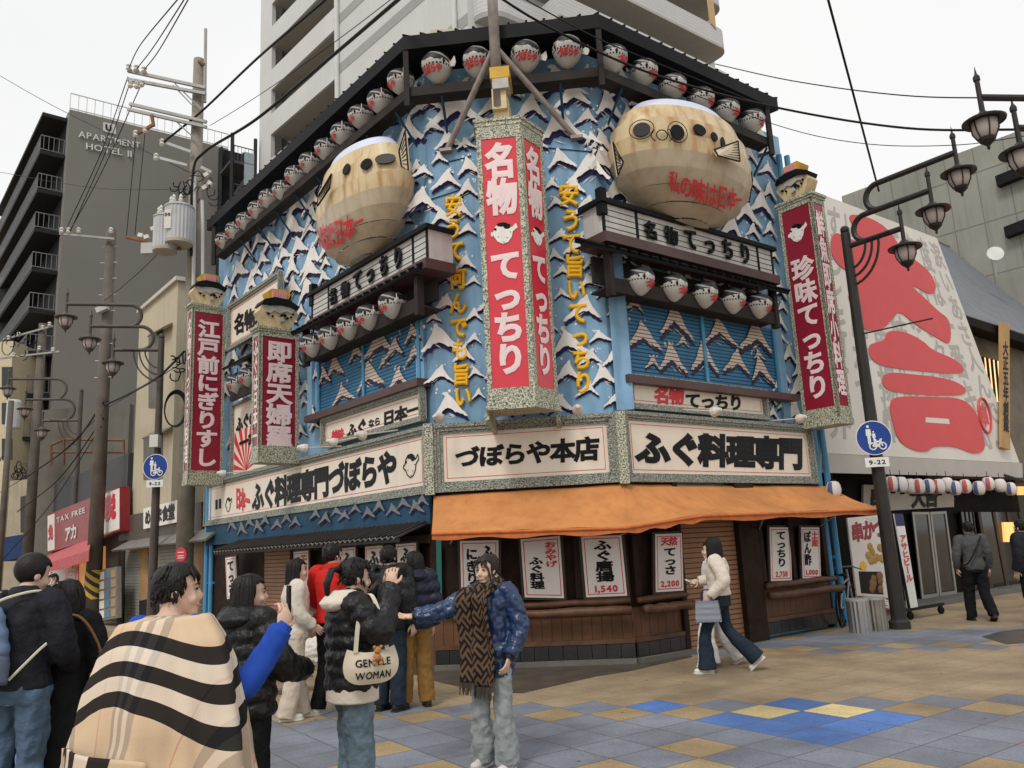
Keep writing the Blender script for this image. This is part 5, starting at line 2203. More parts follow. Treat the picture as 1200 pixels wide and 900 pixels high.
bn = tag(mb.build('banner_flag', CRIMSON), 'upright red banner with white characters before the souvenir shop', 'banner')
mb = MB()
text_into(mb, '土産物', [bil(q, .25, .9), bil(q, .8, .9), bil(q, .8, .25), bil(q, .25, .25)], PSH.n, True, .05, .008)
mb.build('lettering', LETG, bn)

# far left: beige house, yellow block, blue awning, concrete wall behind the slate cladding
t = thing('beige_house', 'beige house with an air conditioner at the far left behind the wires', 'building', tuple(atY(35, 700, 36)))
ph = Pl(atY(35, 600, 36), (1, -.25))
a, b = ph.uv(12, 560)[0], ph.uv(40, 560)[0]
mb = MB()
mb.prism([ph.P(a, 0), ph.P(b, 0), ph.P(b, 0) + V((0, 7, 0)), ph.P(a, 0) + V((0, 7, 0))], 0, ph.uv(30, 562)[1])
mb.build('wall', M('beige wall', (.36, .31, .23), .7, var=.1, streak=.3), t)
mb = MB()
mb.slab(q4(quad_px(ph, ((24, 582), (34, 580), (34, 622), (24, 624)), .03)), .05)
mb.build('window', WIN, t)
mb = MB()
mb.slab(q4(quad_px(ph, ((3, 630), (28, 626), (28, 652), (3, 658)), 1.2)), 1.1)
mb.build('blue_awning', M('navy awning', (.015, .04, .12), .7), t)
t = thing('yellow_block', 'pale yellow building cut off by the left edge of the picture', 'building', tuple(atY(5, 700, 48)))
ph = Pl(atY(5, 600, 48), (1, -.1))
a, b = ph.uv(-60, 560)[0], ph.uv(4, 560)[0]
mb = MB()
mb.prism([ph.P(a, 0), ph.P(b, 0), ph.P(b, 0) + V((0, 7, 0)), ph.P(a, 0) + V((0, 7, 0))], 0, ph.uv(8, 400)[1])
mb.build('wall', M('pale yellow wall', (.50, .44, .30), .7, var=.06), t)
for k in range(3):
    mb = MB()
    mb.slab(q4(quad_px(ph, ((2, 430 + k * 42), (14, 430 + k * 42), (14, 455 + k * 42), (2, 455 + k * 42)), .03)), .05)
    mb.build('window', WIN, t)
t = thing('dark_block', 'dark flat roofed building behind the yellow block at the left edge', 'building', tuple(atY(-10, 700, 60)))
ph = Pl(atY(-10, 600, 60), (1, -.1))
a, b = ph.uv(-120, 560)[0], ph.uv(16, 560)[0]
mb = MB()
mb.prism([ph.P(a, 0), ph.P(b, 0), ph.P(b, 0) + V((0, 7, 0)), ph.P(a, 0) + V((0, 7, 0))], 0, ph.uv(5, 335)[1])
mb.build('wall', HOTD, t)
t = thing('concrete_wall', 'bare concrete wall with a rusty roof railing in front of the grey hotel', 'wall', tuple(atY(110, 700, 34)))
ph = Pl(atY(110, 600, 34), (1, -.12))
a, b = ph.uv(44, 500)[0], ph.uv(151, 500)[0]
mb = MB()
zt = ph.uv(110, 476)[1]
mb.prism([ph.P(a, 0), ph.P(b, 0), ph.P(b, 0) + V((0, .4, 0)), ph.P(a, 0) + V((0, .4, 0))], 0, zt)
mb.build('wall_face', M('stained concrete', (.15, .14, .12), .85, var=.2, scale=.8, streak=.4), t)
mb = MB()
for x0, y0, x1, y1 in ((60, 545, 60, 522), (60, 522, 75, 515), (75, 515, 145, 516), (145, 516, 145, 545), (75, 515, 75, 545), (110, 516, 110, 545), (60, 530, 145, 530)):
    mb.tube([ph.hit(x0, y0, 1.5), ph.hit(x1, y1, 1.5)], .05, 5)
mb.build('rusty_railing', M('rusty steel', (.17, .075, .04), .7, var=.3), t)

# ================================================================== buildings on the right
DKW = M('dark shop timber', (.012, .009, .008), .6, var=.3, spec=.05)
PD = Pl(PR.P(uR1 + .25, 0, -.4), (PR.u.x, PR.u.y))
t = thing('skewer_restaurant', 'dark fronted restaurant with sliding glass doors under a huge slanted white sign', 'building', tuple(PD.hit(1090, 705)))
uD1 = PD.uv(1225, 600)[0]
mb = MB()
k0, k1 = PD.P(0, 0, -.6), PD.P(uD1, 0, -.6)
mb.prism([k0, k1, k1 - PD.n * 7, k0 - PD.n * 7], 0, 7.6)
mb.build('wall', DKW, t)
mb = MB()
q = quad_px(PD, ((1012, 568), (1118, 571), (1118, 594), (1012, 600)), -.5)
mb.slab(q4(q), .05)
ns = mb.build('name_board', M('greyed white board', (.42, .39, .36), .6, var=.1), t)
mb = MB()
text_into(mb, '大吉', [bil(q, .5, .95), bil(q, .8, .95), bil(q, .8, .05), bil(q, .5, .05)], PD.n, False, .06, .01)
text_into(mb, '串', [bil(q, .06, .9), bil(q, .24, .9), bil(q, .24, .1), bil(q, .06, .1)], PD.n, False, .05, .01)
mb.build('lettering', INK, ns)
GLS = M('door glass', (.016, .015, .015), .08, var=.4, scale=1.2, spec=.5)
ALU = M('aluminium frame', (.32, .31, .29), .35, var=.1, metal=.5)
for px in (((1068, 600), (1088, 600), (1100, 700), (1080, 703)), ((1089, 600), (1108, 599), (1121, 697), (1101, 700))):
    q = quad_px(PD, px, -.5)
    mb = MB()
    mb.slab(q4(q), .03, 0)
    fr_ = []
    for s0, s1, t0, t1 in ((0, .1, 0, 1), (.9, 1, 0, 1), (.1, .9, 0, .05), (.1, .9, .97, 1)):
        mb.slab(q4([bil(q, s0, t1) + PD.n * .02, bil(q, s1, t1) + PD.n * .02, bil(q, s1, t0) + PD.n * .02, bil(q, s0, t0) + PD.n * .02]), .04, 1)
    mb.build('sliding_door', [GLS, ALU], t)
for px in (((1125, 600), (1140, 600), (1152, 690), (1137, 692)), ((1145, 600), (1195, 600), (1215, 690), (1160, 690))):
    q = quad_px(PD, px, -.5)
    mb = MB()
    mb.slab(q4(q), .04, 0)
    for s in (0, .33, .66, .95):
        mb.slab(q4([bil(q, s, 1) + PD.n * .02, bil(q, s + .06, 1) + PD.n * .02, bil(q, s + .06, 0) + PD.n * .02, bil(q, s, 0) + PD.n * .02]), .04, 1)
    mb.build('lattice_window', [GLS, M('brown lattice', (.06, .035, .022), .5, var=.2)], t)
mb = MB()
q = quad_px(PD, ((1176, 612), (1191, 612), (1194, 635), (1178, 635)), -.42)
mb.slab(q4(q), .05, 0)
mb.build('lit_lantern_box', M('lit paper lamp', (1, .50, .16), .5, var=0, emit=.9), t)
mb = MB()
q = quad_px(PD, ((1193, 570), (1200, 570), (1200, 580), (1194, 580)), -.42)
mb.slab(q4(q), .05, 0)
mb.build('lit_lantern_box', M('lit paper lamp', (1, .50, .16)), t)
mb = MB()
q = [PD.P(.0, 0, .1), PD.P(uD1, 0, .1), PD.P(uD1, 0, -.6), PD.P(0, 0, -.6)]
mb.prism(q, 0, .1)
mb.build('threshold', CONC, t)

# huge slanted sign
PG = Pl(PR.P(uR1, 0, -.02), (PR.u.x, PR.u.y))
g = [PG.hit(964, 228), PG.hit(1098, 279), PG.hit(1195, 543), PG.hit(962, 530)]
zt = (g[0].z + g[1].z) / 2
zb2 = (g[2].z + g[3].z) / 2
uu = [(p - PG.o).dot(PG.u) for p in g]
g = [PG.P(uu[0], zt), PG.P(uu[1], zt), PG.P(uu[2], zb2), PG.P(uu[3], zb2)]
t = thing('giant_sign', 'huge tilted white sign with two red characters 大吉 over grey writing', 'sign', tuple(PG.P((uu[2] + uu[3]) / 2, zb2)))
mb = MB()
GSW = M('giant sign sheet', (.66, .63, .58), .5, var=.05, scale=.6, streak=.15, dirt=(.45, .42, .37))
mb.slab(q4(g), .5, 0)
mb.build('panel', GSW, t)
mb = MB()
lowq = [PG.P(uu[3] - .05, zb2 - .01, .02), PG.P(uu[2] + .1, zb2 - .01, .02), PG.P(uu[2] + .14, zb2 - .36, -.04), PG.P(uu[3] - .05, zb2 - .36, -.04)]
mb.slab(q4(lowq), .5)
mb.build('lower_return', M('sign underside', (.50, .48, .45), .6, var=.05), t)
mb = MB()
GT = M('grey sign text', (.40, .385, .36), .5, var=.04)
cols_ = ['すっと新世界', 'いくに向かつ。', '一十の串揚情', '月見た妹。昭和', 'こ上のも坂い', 'ク生り。クサス。', '度は一番キ間', '涙いあさ人んで。']
for i, s in enumerate(cols_):
    s0 = .03 + i * .122
    text_into(mb, s, [bil(g, s0, .97), bil(g, s0 + .095, .97), bil(g, s0 + .095, .05), bil(g, s0, .05)], PG.n, True, .03, .003, off=.001)
mb.build('grey_text', GT, t)
GRED = M('giant sign red', (.60, .06, .065), .45, var=.05)
DAI = [(993, 251), (1010, 252), (1028, 259), (1043, 271), (1052, 284), (1055, 292), (1075, 306), (1090, 319), (1097, 333), (1096, 343), (1089, 345), (1076, 337), (1068, 335), (1085, 350), (1100, 365), (1112, 373),
       (1115, 390), (1113, 404), (1104, 399), (1085, 388), (1068, 376), (1054, 364), (1046, 374), (1036, 385), (1022, 388), (1012, 385), (1003, 373), (998, 358), (993, 345), (1004, 340), (1003, 322), (988, 315), (977, 304), (973, 290), (975, 277), (980, 272), (992, 278), (1008, 284), (1003, 270)]
KI1 = [(1018, 404), (1028, 401), (1037, 399), (1040, 387), (1060, 388), (1083, 400), (1092, 410), (1120, 421), (1130, 431), (1128, 438), (1100, 437), (1060, 433), (1030, 428), (1019, 418)]
KI2 = [(1033, 444), (1040, 436), (1067, 438), (1110, 443), (1130, 452), (1133, 461), (1120, 464), (1067, 462), (1038, 457)]
KI3 = [(1042, 473), (1050, 464), (1090, 465), (1127, 466), (1143, 480), (1150, 500), (1155, 520), (1152, 530), (1140, 532), (1120, 523), (1093, 523), (1087, 530), (1070, 528), (1053, 517), (1046, 495)]
KIH = [(1085, 489), (1112, 491), (1113, 497), (1085, 495)]


def smooth_loop(pts, n=2):
    for _ in range(n):
        out = []
        for i in range(len(pts)):
            (x0, y0), (x1, y1) = pts[i], pts[(i + 1) % len(pts)]
            out += [(x0 * .75 + x1 * .25, y0 * .75 + y1 * .25), (x0 * .25 + x1 * .75, y0 * .25 + y1 * .75)]
        pts = out
    return pts


mb = MB()
for loop in (DAI, KI1, KI2, KI3):
    mb.slab([PG.hit(x, y, .016) for x, y in smooth_loop(loop)][::-1], .012, 0)
mb.slab([PG.hit(x, y, .02) for x, y in KIH][::-1], .01, 1)
mb.build('red_characters', [GRED, GSW], t)
mb = MB()
c = PG.hit(1153, 487)
cu, cz = (c - PG.o).dot(PG.u), c.z
mb.tube([PG.P(cu + .3 * math.cos(a), cz + .42 * math.sin(a), .02) for a in [i * math.pi / 12 for i in range(25)]], .03, 6)
text_into(mb, '串', [PG.P(cu - .2, cz + .28, .0), PG.P(cu + .2, cz + .28, .0), PG.P(cu + .2, cz - .28, .0), PG.P(cu - .2, cz - .28, .0)], PG.n, False, .04, .004, off=.01)
mb.build('round_seal', GRED, t)

# paper lanterns below it
def paper_lantern():
    root = thing('paper_lantern', 'x', 'lantern')
    mb = MB()
    prof = [(.05, -.17), (.10, -.15), (.135, -.09), (.15, 0), (.135, .09), (.10, .15), (.05, .17)]
    mb.lathe(prof, seg=16)
    body = mb.build('shade', M('white paper shade', (.62, .58, .55), .6, var=.06), root, smooth=True)
    mb = MB()
    for z, r_ in ((-.19, .05), (.18, .05)):
        mb.lathe([(r_, z - .02), (r_, z + .02)], seg=12)
    mb.tube([(0, 0, .2), (0, 0, .32)], .008, 5)
    mb.build('rim', BLACK, root)
    return root


pl_white = paper_lantern()
PLC = [M('red paper shade', (.45, .10, .10), .6, var=.1), M('blue paper shade', (.09, .11, .25), .6, var=.1)]


def stripes(root, k):
    mb = MB()
    for a0 in (-150, -25, 60):
        vs, fs = [], []
        prof = [(.10, -.152), (.135, -.09), (.152, 0), (.135, .09), (.10, .152)]
        for i in range(5):
            a = R(a0 + i * 10)
            for r_, z in prof:
                vs.append(V(((r_ + .003) * math.cos(a), (r_ + .003) * math.sin(a), z)))
        for i in range(4):
            for j in range(4):
                p = i * 5 + j
                fs.append((p, p + 5, p + 6, p + 1))
        mb.add(vs, fs)
    mb.build('colour_stripe', PLC[k], root, smooth=True)


pl_red, pl_blue = copy_tree(pl_white), copy_tree(pl_white)
for q_, k in ((pl_red, 0), (pl_blue, 1)):
    ORG[q_] = V((0, 0, 0))
    stripes(q_, k)
pcs = [(1045, 567, 'red'), (1056, 568, 'blue'), (1067, 570, 'white'), (1076, 570, 'red'), (1088, 570, 'blue'), (1100, 570, 'red'), (1110, 568, 'white'), (1119, 572, 'blue'), (1131, 570, 'red'), (1147, 572, 'blue'), (1158, 567, 'red'), (1172, 569, 'white'), (1184, 573, 'blue'), (977, 574, 'blue')]
used_ = {}
for i, (x, y, cname) in enumerate(pcs):
    src = {'red': pl_red, 'blue': pl_blue, 'white': pl_white}[cname]
    o = src if cname not in used_ else copy_tree(src)
    used_[cname] = 1
    o.location = PG.hit(x, y, .1 + (i % 2) * .12)
    o.scale = (.9, .9, .9)
    o.rotation_euler = (0, 0, R(rnd.uniform(-25, 10)))
    nm = {'red': 'white paper lantern with red stripes', 'blue': 'white paper lantern with navy stripes', 'white': 'plain white paper lantern'}[cname]
    o['label'] = (f'{nm}, {ORD[i]} from the left below the giant sign' if i < 13 else 'lone navy striped paper lantern beside the blue drain pipe above the awning')
    o['group'] = 'paper lanterns under the giant sign'

# old roof and timber gable at the right edge
SLR = M_bands('slate blue roof sheets', (.17, .185, .21), (.09, .10, .12), .45, .05, direction=(.8, .61, 0), var=.15)
t = thing('timber_restaurant', 'old style timber restaurant with blue grey roof at the right edge', 'building', tuple(atY(1190, 700, 19.5)))
PT = Pl(atY(1185, 600, 20.5), (.80, .61))
mb = MB()
r0 = [PT.hit(1095, 282, -3.0), PT.hit(1240, 346, -3.0), PT.hit(1240, 404, .4), PT.hit(1122, 366, .4)]
mb.slab(q4(r0), .12)
ro = mb.build('roof', SLR, t)
mb = MB()
mb.tube([r0[0], r0[1]], .07, 8)
mb.build('ridge', M('ridge tin', (.25, .26, .27), .5), ro)
mb = MB()
u0_, u1_ = PT.uv(1120, 600)[0], PT.uv(1260, 600)[0]
k0, k1 = PT.P(u0_, 0, -.1), PT.P(u1_, 0, -.1)
mb.prism([k0, k1, k1 - PT.n * 5, k0 - PT.n * 5], PT.uv(1190, 560, -.1)[1], PT.uv(1190, 400, -.1)[1])
mb.build('wall', M('aged plaster', (.16, .14, .11), .8, var=.2), t)
mb = MB()
q = quad_px(PT, ((1126, 368), (1225, 401), (1225, 410), (1128, 378)), .38)
mb.slab(q4(q), .4)
mb.build('eave', DKW, t)
mb = MB()
q = quad_px(PT, ((1170, 520), (1230, 540), (1235, 575), (1178, 556)), .4)
mb.slab([q[3], q[2], q[1] - PT.n * .9, q[0] - PT.n * .9], .06)
mb.build('tiled_canopy', M_bands('dark roof tiles', (.05, .05, .05), (.015, .015, .015), .12, .3, direction=(.8, .61, 0)), t)
mb = MB()
q = quad_px(PT, ((1150, 418), (1173, 424), (1177, 472), (1155, 466)), -.04)
mb.slab(q4(q), .05, 0)
q2 = q
for s in (.0, .22, .44, .66, .88):
    mb.slab(q4([bil(q, s, 1) + PT.n * .02, bil(q, s + .1, 1) + PT.n * .02, bil(q, s + .1, 0) + PT.n * .02, bil(q, s, 0) + PT.n * .02]), .04, 1)
mb.build('lit_lattice_window', [M('lit window', (1, .62, .28), .5, var=0, emit=1.0), DKW], t)
mb = MB()
q = quad_px(PT, ((1173, 378), (1183, 378), (1184, 527), (1174, 524)), .5)
q = [q[0], q[1], q[2], q[3]]
mb.slab(q4(q), .06)
pb = tag(mb.build('timber_plaque', M('pale timber plaque', (.42, .25, .10), .6, var=.12)), 'pale timber plaque with 大正五年創業 down it at the right edge', 'sign')
mb = MB()
text_into(mb, '大正五年創業', [bil(q, .2, .84), bil(q, .8, .84), bil(q, .8, .12), bil(q, .2, .12)], PT.n, True, .04, .006)
mb.build('lettering', INK, pb)
# grey concrete block behind
t = thing('concrete_block', 'stained grey green concrete building behind the street lamps on the right', 'building', tuple(atY(1150, 700, 27)))
PB = Pl(atY(1140, 300, 26), (.66, -.75))
u0_, u1_ = PB.uv(996, 300)[0], PB.uv(1330, 300)[0]
zt = PB.uv(1140, 161)[1]
zt2 = PB.uv(1000, 236)[1]
mb = MB()
k0, k1 = PB.P(u0_, 0), PB.P(u1_, 0)
GC = M('stained grey green concrete', (.27, .27, .235), .85, var=.12, scale=.5, streak=.3, dirt=(.12, .12, .10), bump=.1)
mb.prism([k0, k1, k1 + V((6, 7, 0)), k0 + V((6, 7, 0))], 0, (zt + zt2) / 2)
mb.build('wall', GC, t)
mb = MB()
zz = (zt + zt2) / 2
for dz in (.9, 2.7, 4.5):
    mb.slab([PB.P(u0_, zz - dz - .02, .004), PB.P(u1_, zz - dz - .02, .004), PB.P(u1_, zz - dz + .02, .004), PB.P(u0_, zz - dz + .02, .004)], .004)
for k in range(1, 9):
    u = u0_ + (u1_ - u0_) * k / 9
    mb.slab([PB.P(u - .015, zz - 9, .005), PB.P(u + .015, zz - 9, .005), PB.P(u + .015, zz, .005), PB.P(u - .015, zz, .005)], .004)
mb.build('panel_joint', M('joint grey', (.17, .17, .15), .9), t)
for x0, y0, x1, y1 in ((1168, 218, 1225, 195), (1178, 278, 1230, 258)):
    mb = MB()
    a, b = PB.hit(x0, y0, .3), PB.hit(x1, y1, .3)
    mb.slab([a, b, b + V((0, 0, .35)), a + V((0, 0, .35))], .3)
    mb.build('steel_bracket', BLACK, t)
mb = MB()
d0 = atY(1166, 298, 23)
mb.rings([(d0 + V((0, 0, 0)) + V((-.3, -1, .2)).normalized() * x, V((1, -.3, 0)).normalized() * r_, V((.06, .2, 1)).normalized() * r_) for x, r_ in ((0, .05), (.02, .18), (.06, .23))], 16)
mb.tube([d0, d0 + V((.1, .3, -.6))], .03, 6)
tag(mb.build('satellite_dish', M('dish white', (.6, .6, .58), .4)), 'small white satellite dish on the blue grey roof', 'dish')

mb = MB()
q = [atZ(*p, .008) for p in ((1150, 746), (1172, 740), (1215, 735), (1215, 752), (1180, 755))]
mb.slab(q[::-1], .006)
tag(mb.build('ground_plate', M('dark wet steel plate', (.07, .068, .062), .4, var=.25, spec=.4)), 'dark steel cover plate let into the paving at the right edge', 'plate')
# ================================================================== utility poles, wires and street lamps
POLC = M('weathered concrete pole', (.24, .21, .17), .8, var=.22, scale=2, streak=.3)
POLD = M('dark brown grey pole', (.105, .09, .075), .7, var=.25, scale=2, streak=.3)
LMP = M('bronze painted lamp post', (.075, .06, .052), .45, var=.2, spec=.3)
LMPD = M('dark lamp post', (.028, .025, .024), .45, var=.2, spec=.25)
LGLS = M('frosted lamp pane', (.48, .42, .40), .35, var=.1)
CER = M('white porcelain insulator', (.62, .60, .56), .3, var=.05)
TRF = M_bands('transformer tank', (.50, .51, .53), (.25, .26, .28), .055, .3, direction=(.97, .24, 0), var=.06)
TRFP = M('transformer grey', (.46, .47, .48), .5, var=.1, streak=.2)
WIRE = M('black cable', (.015, .015, .016), .5, var=0, spec=.1)


def pole(name, label, px_lo, px_hi, Y, r0, r1, mat, group='utility poles on the left'):
    a, b = atY(*px_lo, Y), atY(*px_hi, Y)
    x = (a.x + b.x) / 2
    t = thing(name, label, 'utility pole', (x, Y, 0), group)
    mb = MB()
    mb.tube([(x, Y, 0), (x, Y, b.z)], [r0, r1], 14)
    mb.build('shaft', mat, t, smooth=True)
    return t, x, b.z


def bar_px(t, nm, Y, p, q, r, mat, Y2=None, seg=6):
    mb = MB()
    mb.tube([atY(*p, Y), atY(*q, Y2 or Y)], r, seg)
    return mb.build(nm, mat, t)


YA = 19.6
tA, xA, zA_ = pole('utility_pole', 'tall concrete utility pole carrying two grey transformers beside the blue restaurant', (216, 640), (234, 70), YA, .21, .14, POLC)
for p, q in (((150, 83), (241, 103)), ((150, 93), (241, 110))):
    bar_px(tA, 'crossarm', YA - .25, p, q, .055, GREYM, seg=4)
for p, q in (((152, 122), (242, 143)), ((150, 128), (242, 149))):
    bar_px(tA, 'crossarm', YA - .25, p, q, .055, GREYM, seg=4)
for p, q in (((203, 100), (226, 124)), ((205, 98), (236, 128)), ((204, 140), (232, 166))):
    bar_px(tA, 'arm_brace', YA - .25, p, q, .018, GREYM)
for p, q in (((190, 166), (224, 178)), ((182, 184), (220, 194)), ((236, 196), (248, 202)), ((236, 222), (246, 214))):
    bar_px(tA, 'side_bracket', YA - .25, p, q, .05, TRFP, seg=4)
bar_px(tA, 'steel_mast', YA - .1, (240, 120), (241, 34), .045, GREYM)
bar_px(tA, 'cable_riser', YA - .24, (226, 420), (228, 205), .05, LETG, seg=8)
bar_px(tA, 'cable_riser', YA - .24, (238, 330), (237, 235), .045, LETG, seg=8)
bar_px(tA, 'pole_top_cap', YA - .12, (233, 72), (240, 76), .05, M('rust', (.22, .1, .05), .8))
for x, y in ((151, 79), (160, 80), (169, 82), (153, 99), (160, 100), (166, 98), (159, 157), (170, 152), (183, 184), (190, 167)):
    mb = MB()
    c = atY(x, y, YA - .3)
    mb.lathe([(.03, -.1), (.075, -.05), (.045, 0), (.075, .05), (.03, .1)], c, 10)
    mb.build('insulator', CER, tA)
for x0, y0, x1, y1 in ((158, 158, 180, 146), (178, 135, 180, 148)):
    bar_px(tA, 'rusty_bracket', YA - .3, (x0, y0), (x1, y1), .05, M('rust', (.22, .1, .05), .8), seg=4)
for x, y0, y1, rr, lab in ((209, 240, 288, .33, ''), (193, 252, 296, .27, '')):
    top, bot = atY(x, y0, YA - .5), atY(x, y1, YA - .5)
    tr_ = thing('pole_transformer', 'larger grey drum transformer hung on the tall utility pole' if rr > .3 else 'smaller grey drum transformer left of the larger one on the utility pole', 'transformer', tuple(bot), 'pole transformers')
    H = top.z - bot.z
    mb = MB()
    vs = []
    seg = 48
    rings_ = []
    for z in (.06, H * .92):
        rings_.append([V((bot.x + (rr + (.018 if j % 2 else 0)) * math.cos(2 * math.pi * j / seg), bot.y + (rr + (.018 if j % 2 else 0)) * math.sin(2 * math.pi * j / seg), bot.z + z)) for j in range(seg)])
    mb.add(rings_[0] + rings_[1], [(j, (j + 1) % seg, seg + (j + 1) % seg, seg + j) for j in range(seg)])
    mb.build('tank', TRFP, tr_)
    mb = MB()
    mb.lathe([(.05, H), (rr * .8, H * .98), (rr + .03, H * .93), (rr + .03, H * .90)], bot, 24)
    mb.build('lid', TRFP, tr_)
    mb = MB()
    mb.lathe([(rr * .9, 0), (rr + .02, .02), (rr + .02, .1)], bot, 24)
    mb.build('base_ring', M('tan base', (.38, .34, .27), .6), tr_)
    for a in (200, 250, 300):
        mb = MB()
        c = bot + V((rr * .6 * math.cos(R(a)), rr * .6 * math.sin(R(a)), H))
        mb.lathe([(.035, 0), (.06, .05), (.03, .09), (.05, .13), (.02, .2)], c, 8)
        mb.build('bushing', CER, tr_)
    if rr > .3:
        mb = MB()
        mb.slab([bot + V((-.22, -rr - .03, H * .3)), bot + V((-.05, -rr - .035, H * .3)), bot + V((-.05, -rr - .035, H * .75)), bot + V((-.22, -rr - .03, H * .75))], .02)
        mb.build('number_plate', CER, tr_)
        mb = MB()
        o_ = bot + V((-.21, -rr - .04, 0))
        text_into(mb, '50', [o_ + V((0, 0, H * .68)), o_ + V((.15, 0, H * .68)), o_ + V((.15, 0, H * .58)), o_ + V((0, 0, H * .58))], V((0, -1, 0)), False, .03, .004)
        mb.build('lettering', INK, tr_)
# switch gear and cable tangles on the pole
def tangle(t, nm, c, spread, n, seed, r=.012):
    rr = random.Random(seed)
    for k in range(n):
        mb = MB()
        p0 = c + V((rr.uniform(-1, 1) * spread, rr.uniform(-.2, .2), rr.uniform(-1, 1) * spread))
        a, b = rr.uniform(.08, .3) * spread * 2, rr.uniform(.1, .4) * spread * 2
        ph = rr.uniform(0, 6)
        pts = [p0 + V((a * math.cos(ph + i * .6), rr.uniform(-.04, .04), b * math.sin(ph + i * .6 * rr.uniform(.95, 1.05)))) for i in range(rr.randint(5, 10))]
        mb.tube(pts, r, 5)
        mb.build(nm, WIRE, t)


tangle(tA, 'loose_cable', atY(240, 222, YA - .35), .32, 9, 3)
tangle(tA, 'loose_cable', atY(216, 226, YA - .5), .28, 8, 8, .015)
tangle(tA, 'loose_cable', atY(213, 426, YA - .4), .25, 7, 9, .018)
for x, y in ((242, 205), (240, 220), (246, 215), (172, 278), (165, 276), (180, 268), (185, 281)):
    mb = MB()
    mb.box(atY(x, y, YA - .4), (.12, .1, .1), Matrix.Rotation(rnd.uniform(-.6, .6), 3, 'Y'))
    mb.build('clamp', CER, tA)
bar_px(tA, 'switch_arm', YA - .4, (148, 278), (212, 292), .04, M('rust', (.22, .1, .05), .8))
mb = MB()
mb.box(atY(174, 292, YA - .4), (.3, .2, .28))
mb.build('cutout_switch', TRFP, tA)
# coil of spare cable
mb = MB()
c = atY(205, 480, YA - .4)
for k in range(4):
    rr = .40 + .015 * k
    mb.tube([c + V((rr * .62 * math.cos(a) + .03 * k, -.05 * k, rr * math.sin(a))) for a in [i * math.pi / 16 for i in range(33)]], .018, 6, cap=False)
tag(mb.build('cable_coil', WIRE), 'black coil of spare cable left of the tall maroon sign', 'cable')
# yellow red sticker on the pole
mb = MB()
c = V((xA, YA - .215, atY(211, 650, YA).z))
mb.slab([c + V((.13 * math.cos(a), 0, .17 * math.sin(a))) for a in [i * math.pi / 8 for i in range(16)]], .01)
st = tag(mb.build('round_sticker', CRIMSON), 'round red notice on the tall concrete pole', 'sign')
mb = MB()
for dz in (.05, -.03, -.08):
    mb.box(c + V((0, -.008, dz)), (.14, .006, .02))
mb.build('white_mark', PAPER, st)

YB = 25.2
tB, xB, zB_ = pole('utility_pole', 'brown utility pole with a yellow and black striped guard near its foot', (112, 690), (128, 270), YB, .24, .15, POLD)
mb = MB()
gz0, gz1 = atY(108, 702, YB).z, atY(108, 668, YB).z
mb.tube([(xB, YB, gz0), (xB, YB, gz1)], .25, 16)
mb.build('striped_guard', M_bands('yellow black stripes', (.50, .33, .04), (.03, .03, .03), .22, .5, direction=(.6, 0, .8), bump=0), tB)
for k in range(9):
    z = zB_ - .6 - k * .55
    mb = MB()
    mb.tube([(xB - .28, YB - .05, z), (xB + .28, YB - .05, z)], .018, 5)
    mb.build('step_bolt', GREYM, tB)
bar_px(tB, 'crossarm', YB - .25, (70, 274), (134, 280), .045, GREYM, seg=4)
for x in (72, 80, 92, 130):
    mb = MB()
    mb.lathe([(.03, -.1), (.08, -.05), (.04, 0), (.08, .05), (.03, .1)], atY(x, 270, YB - .3), 10)
    mb.build('insulator', CER, tB)
mb = MB()
mb.box(atY(120, 362, YB - .25), (.35, .2, .18), Matrix.Rotation(-.4, 3, 'Y'))
mb.build('bracket_box', TRFP, tB)
YC2 = 33
tC, xC, zC_ = pole('utility_pole', 'far utility pole with a grey transformer at the left edge of the street', (36, 700), (44, 380), YC2, .22, .16, POLD)
bar_px(tC, 'crossarm', YC2 - .2, (4, 398), (62, 382), .05, GREYM, seg=4)
bar_px(tC, 'crossarm', YC2 - .2, (0, 420), (70, 412), .05, GREYM, seg=4)
for x, y in ((10, 396), (22, 392), (50, 384), (58, 380), (46, 408), (62, 410), (16, 416)):
    mb = MB()
    mb.lathe([(.03, -.1), (.09, -.05), (.04, 0), (.09, .05), (.03, .1)], atY(x, y, YC2 - .25), 8)
    mb.build('insulator', CER, tC)
mb = MB()
mb.lathe([(.22, 0), (.28, .05), (.28, 1.1), (.22, 1.2)], atY(15, 503, YC2 - .6), 20)
mb.build('transformer_tank', TRFP, tC, smooth=False)
tangle(tC, 'loose_cable', atY(20, 405, YC2 - .4), .5, 10, 21, .018)
tangle(tC, 'loose_cable', atY(12, 545, YC2 - .4), .5, 8, 22, .02)
tD, xD, zD_ = pole('utility_pole', 'thin dark pole at the very left edge beyond the man with the backpack', (4, 700), (6, 470), 30, .12, .1, POLD)

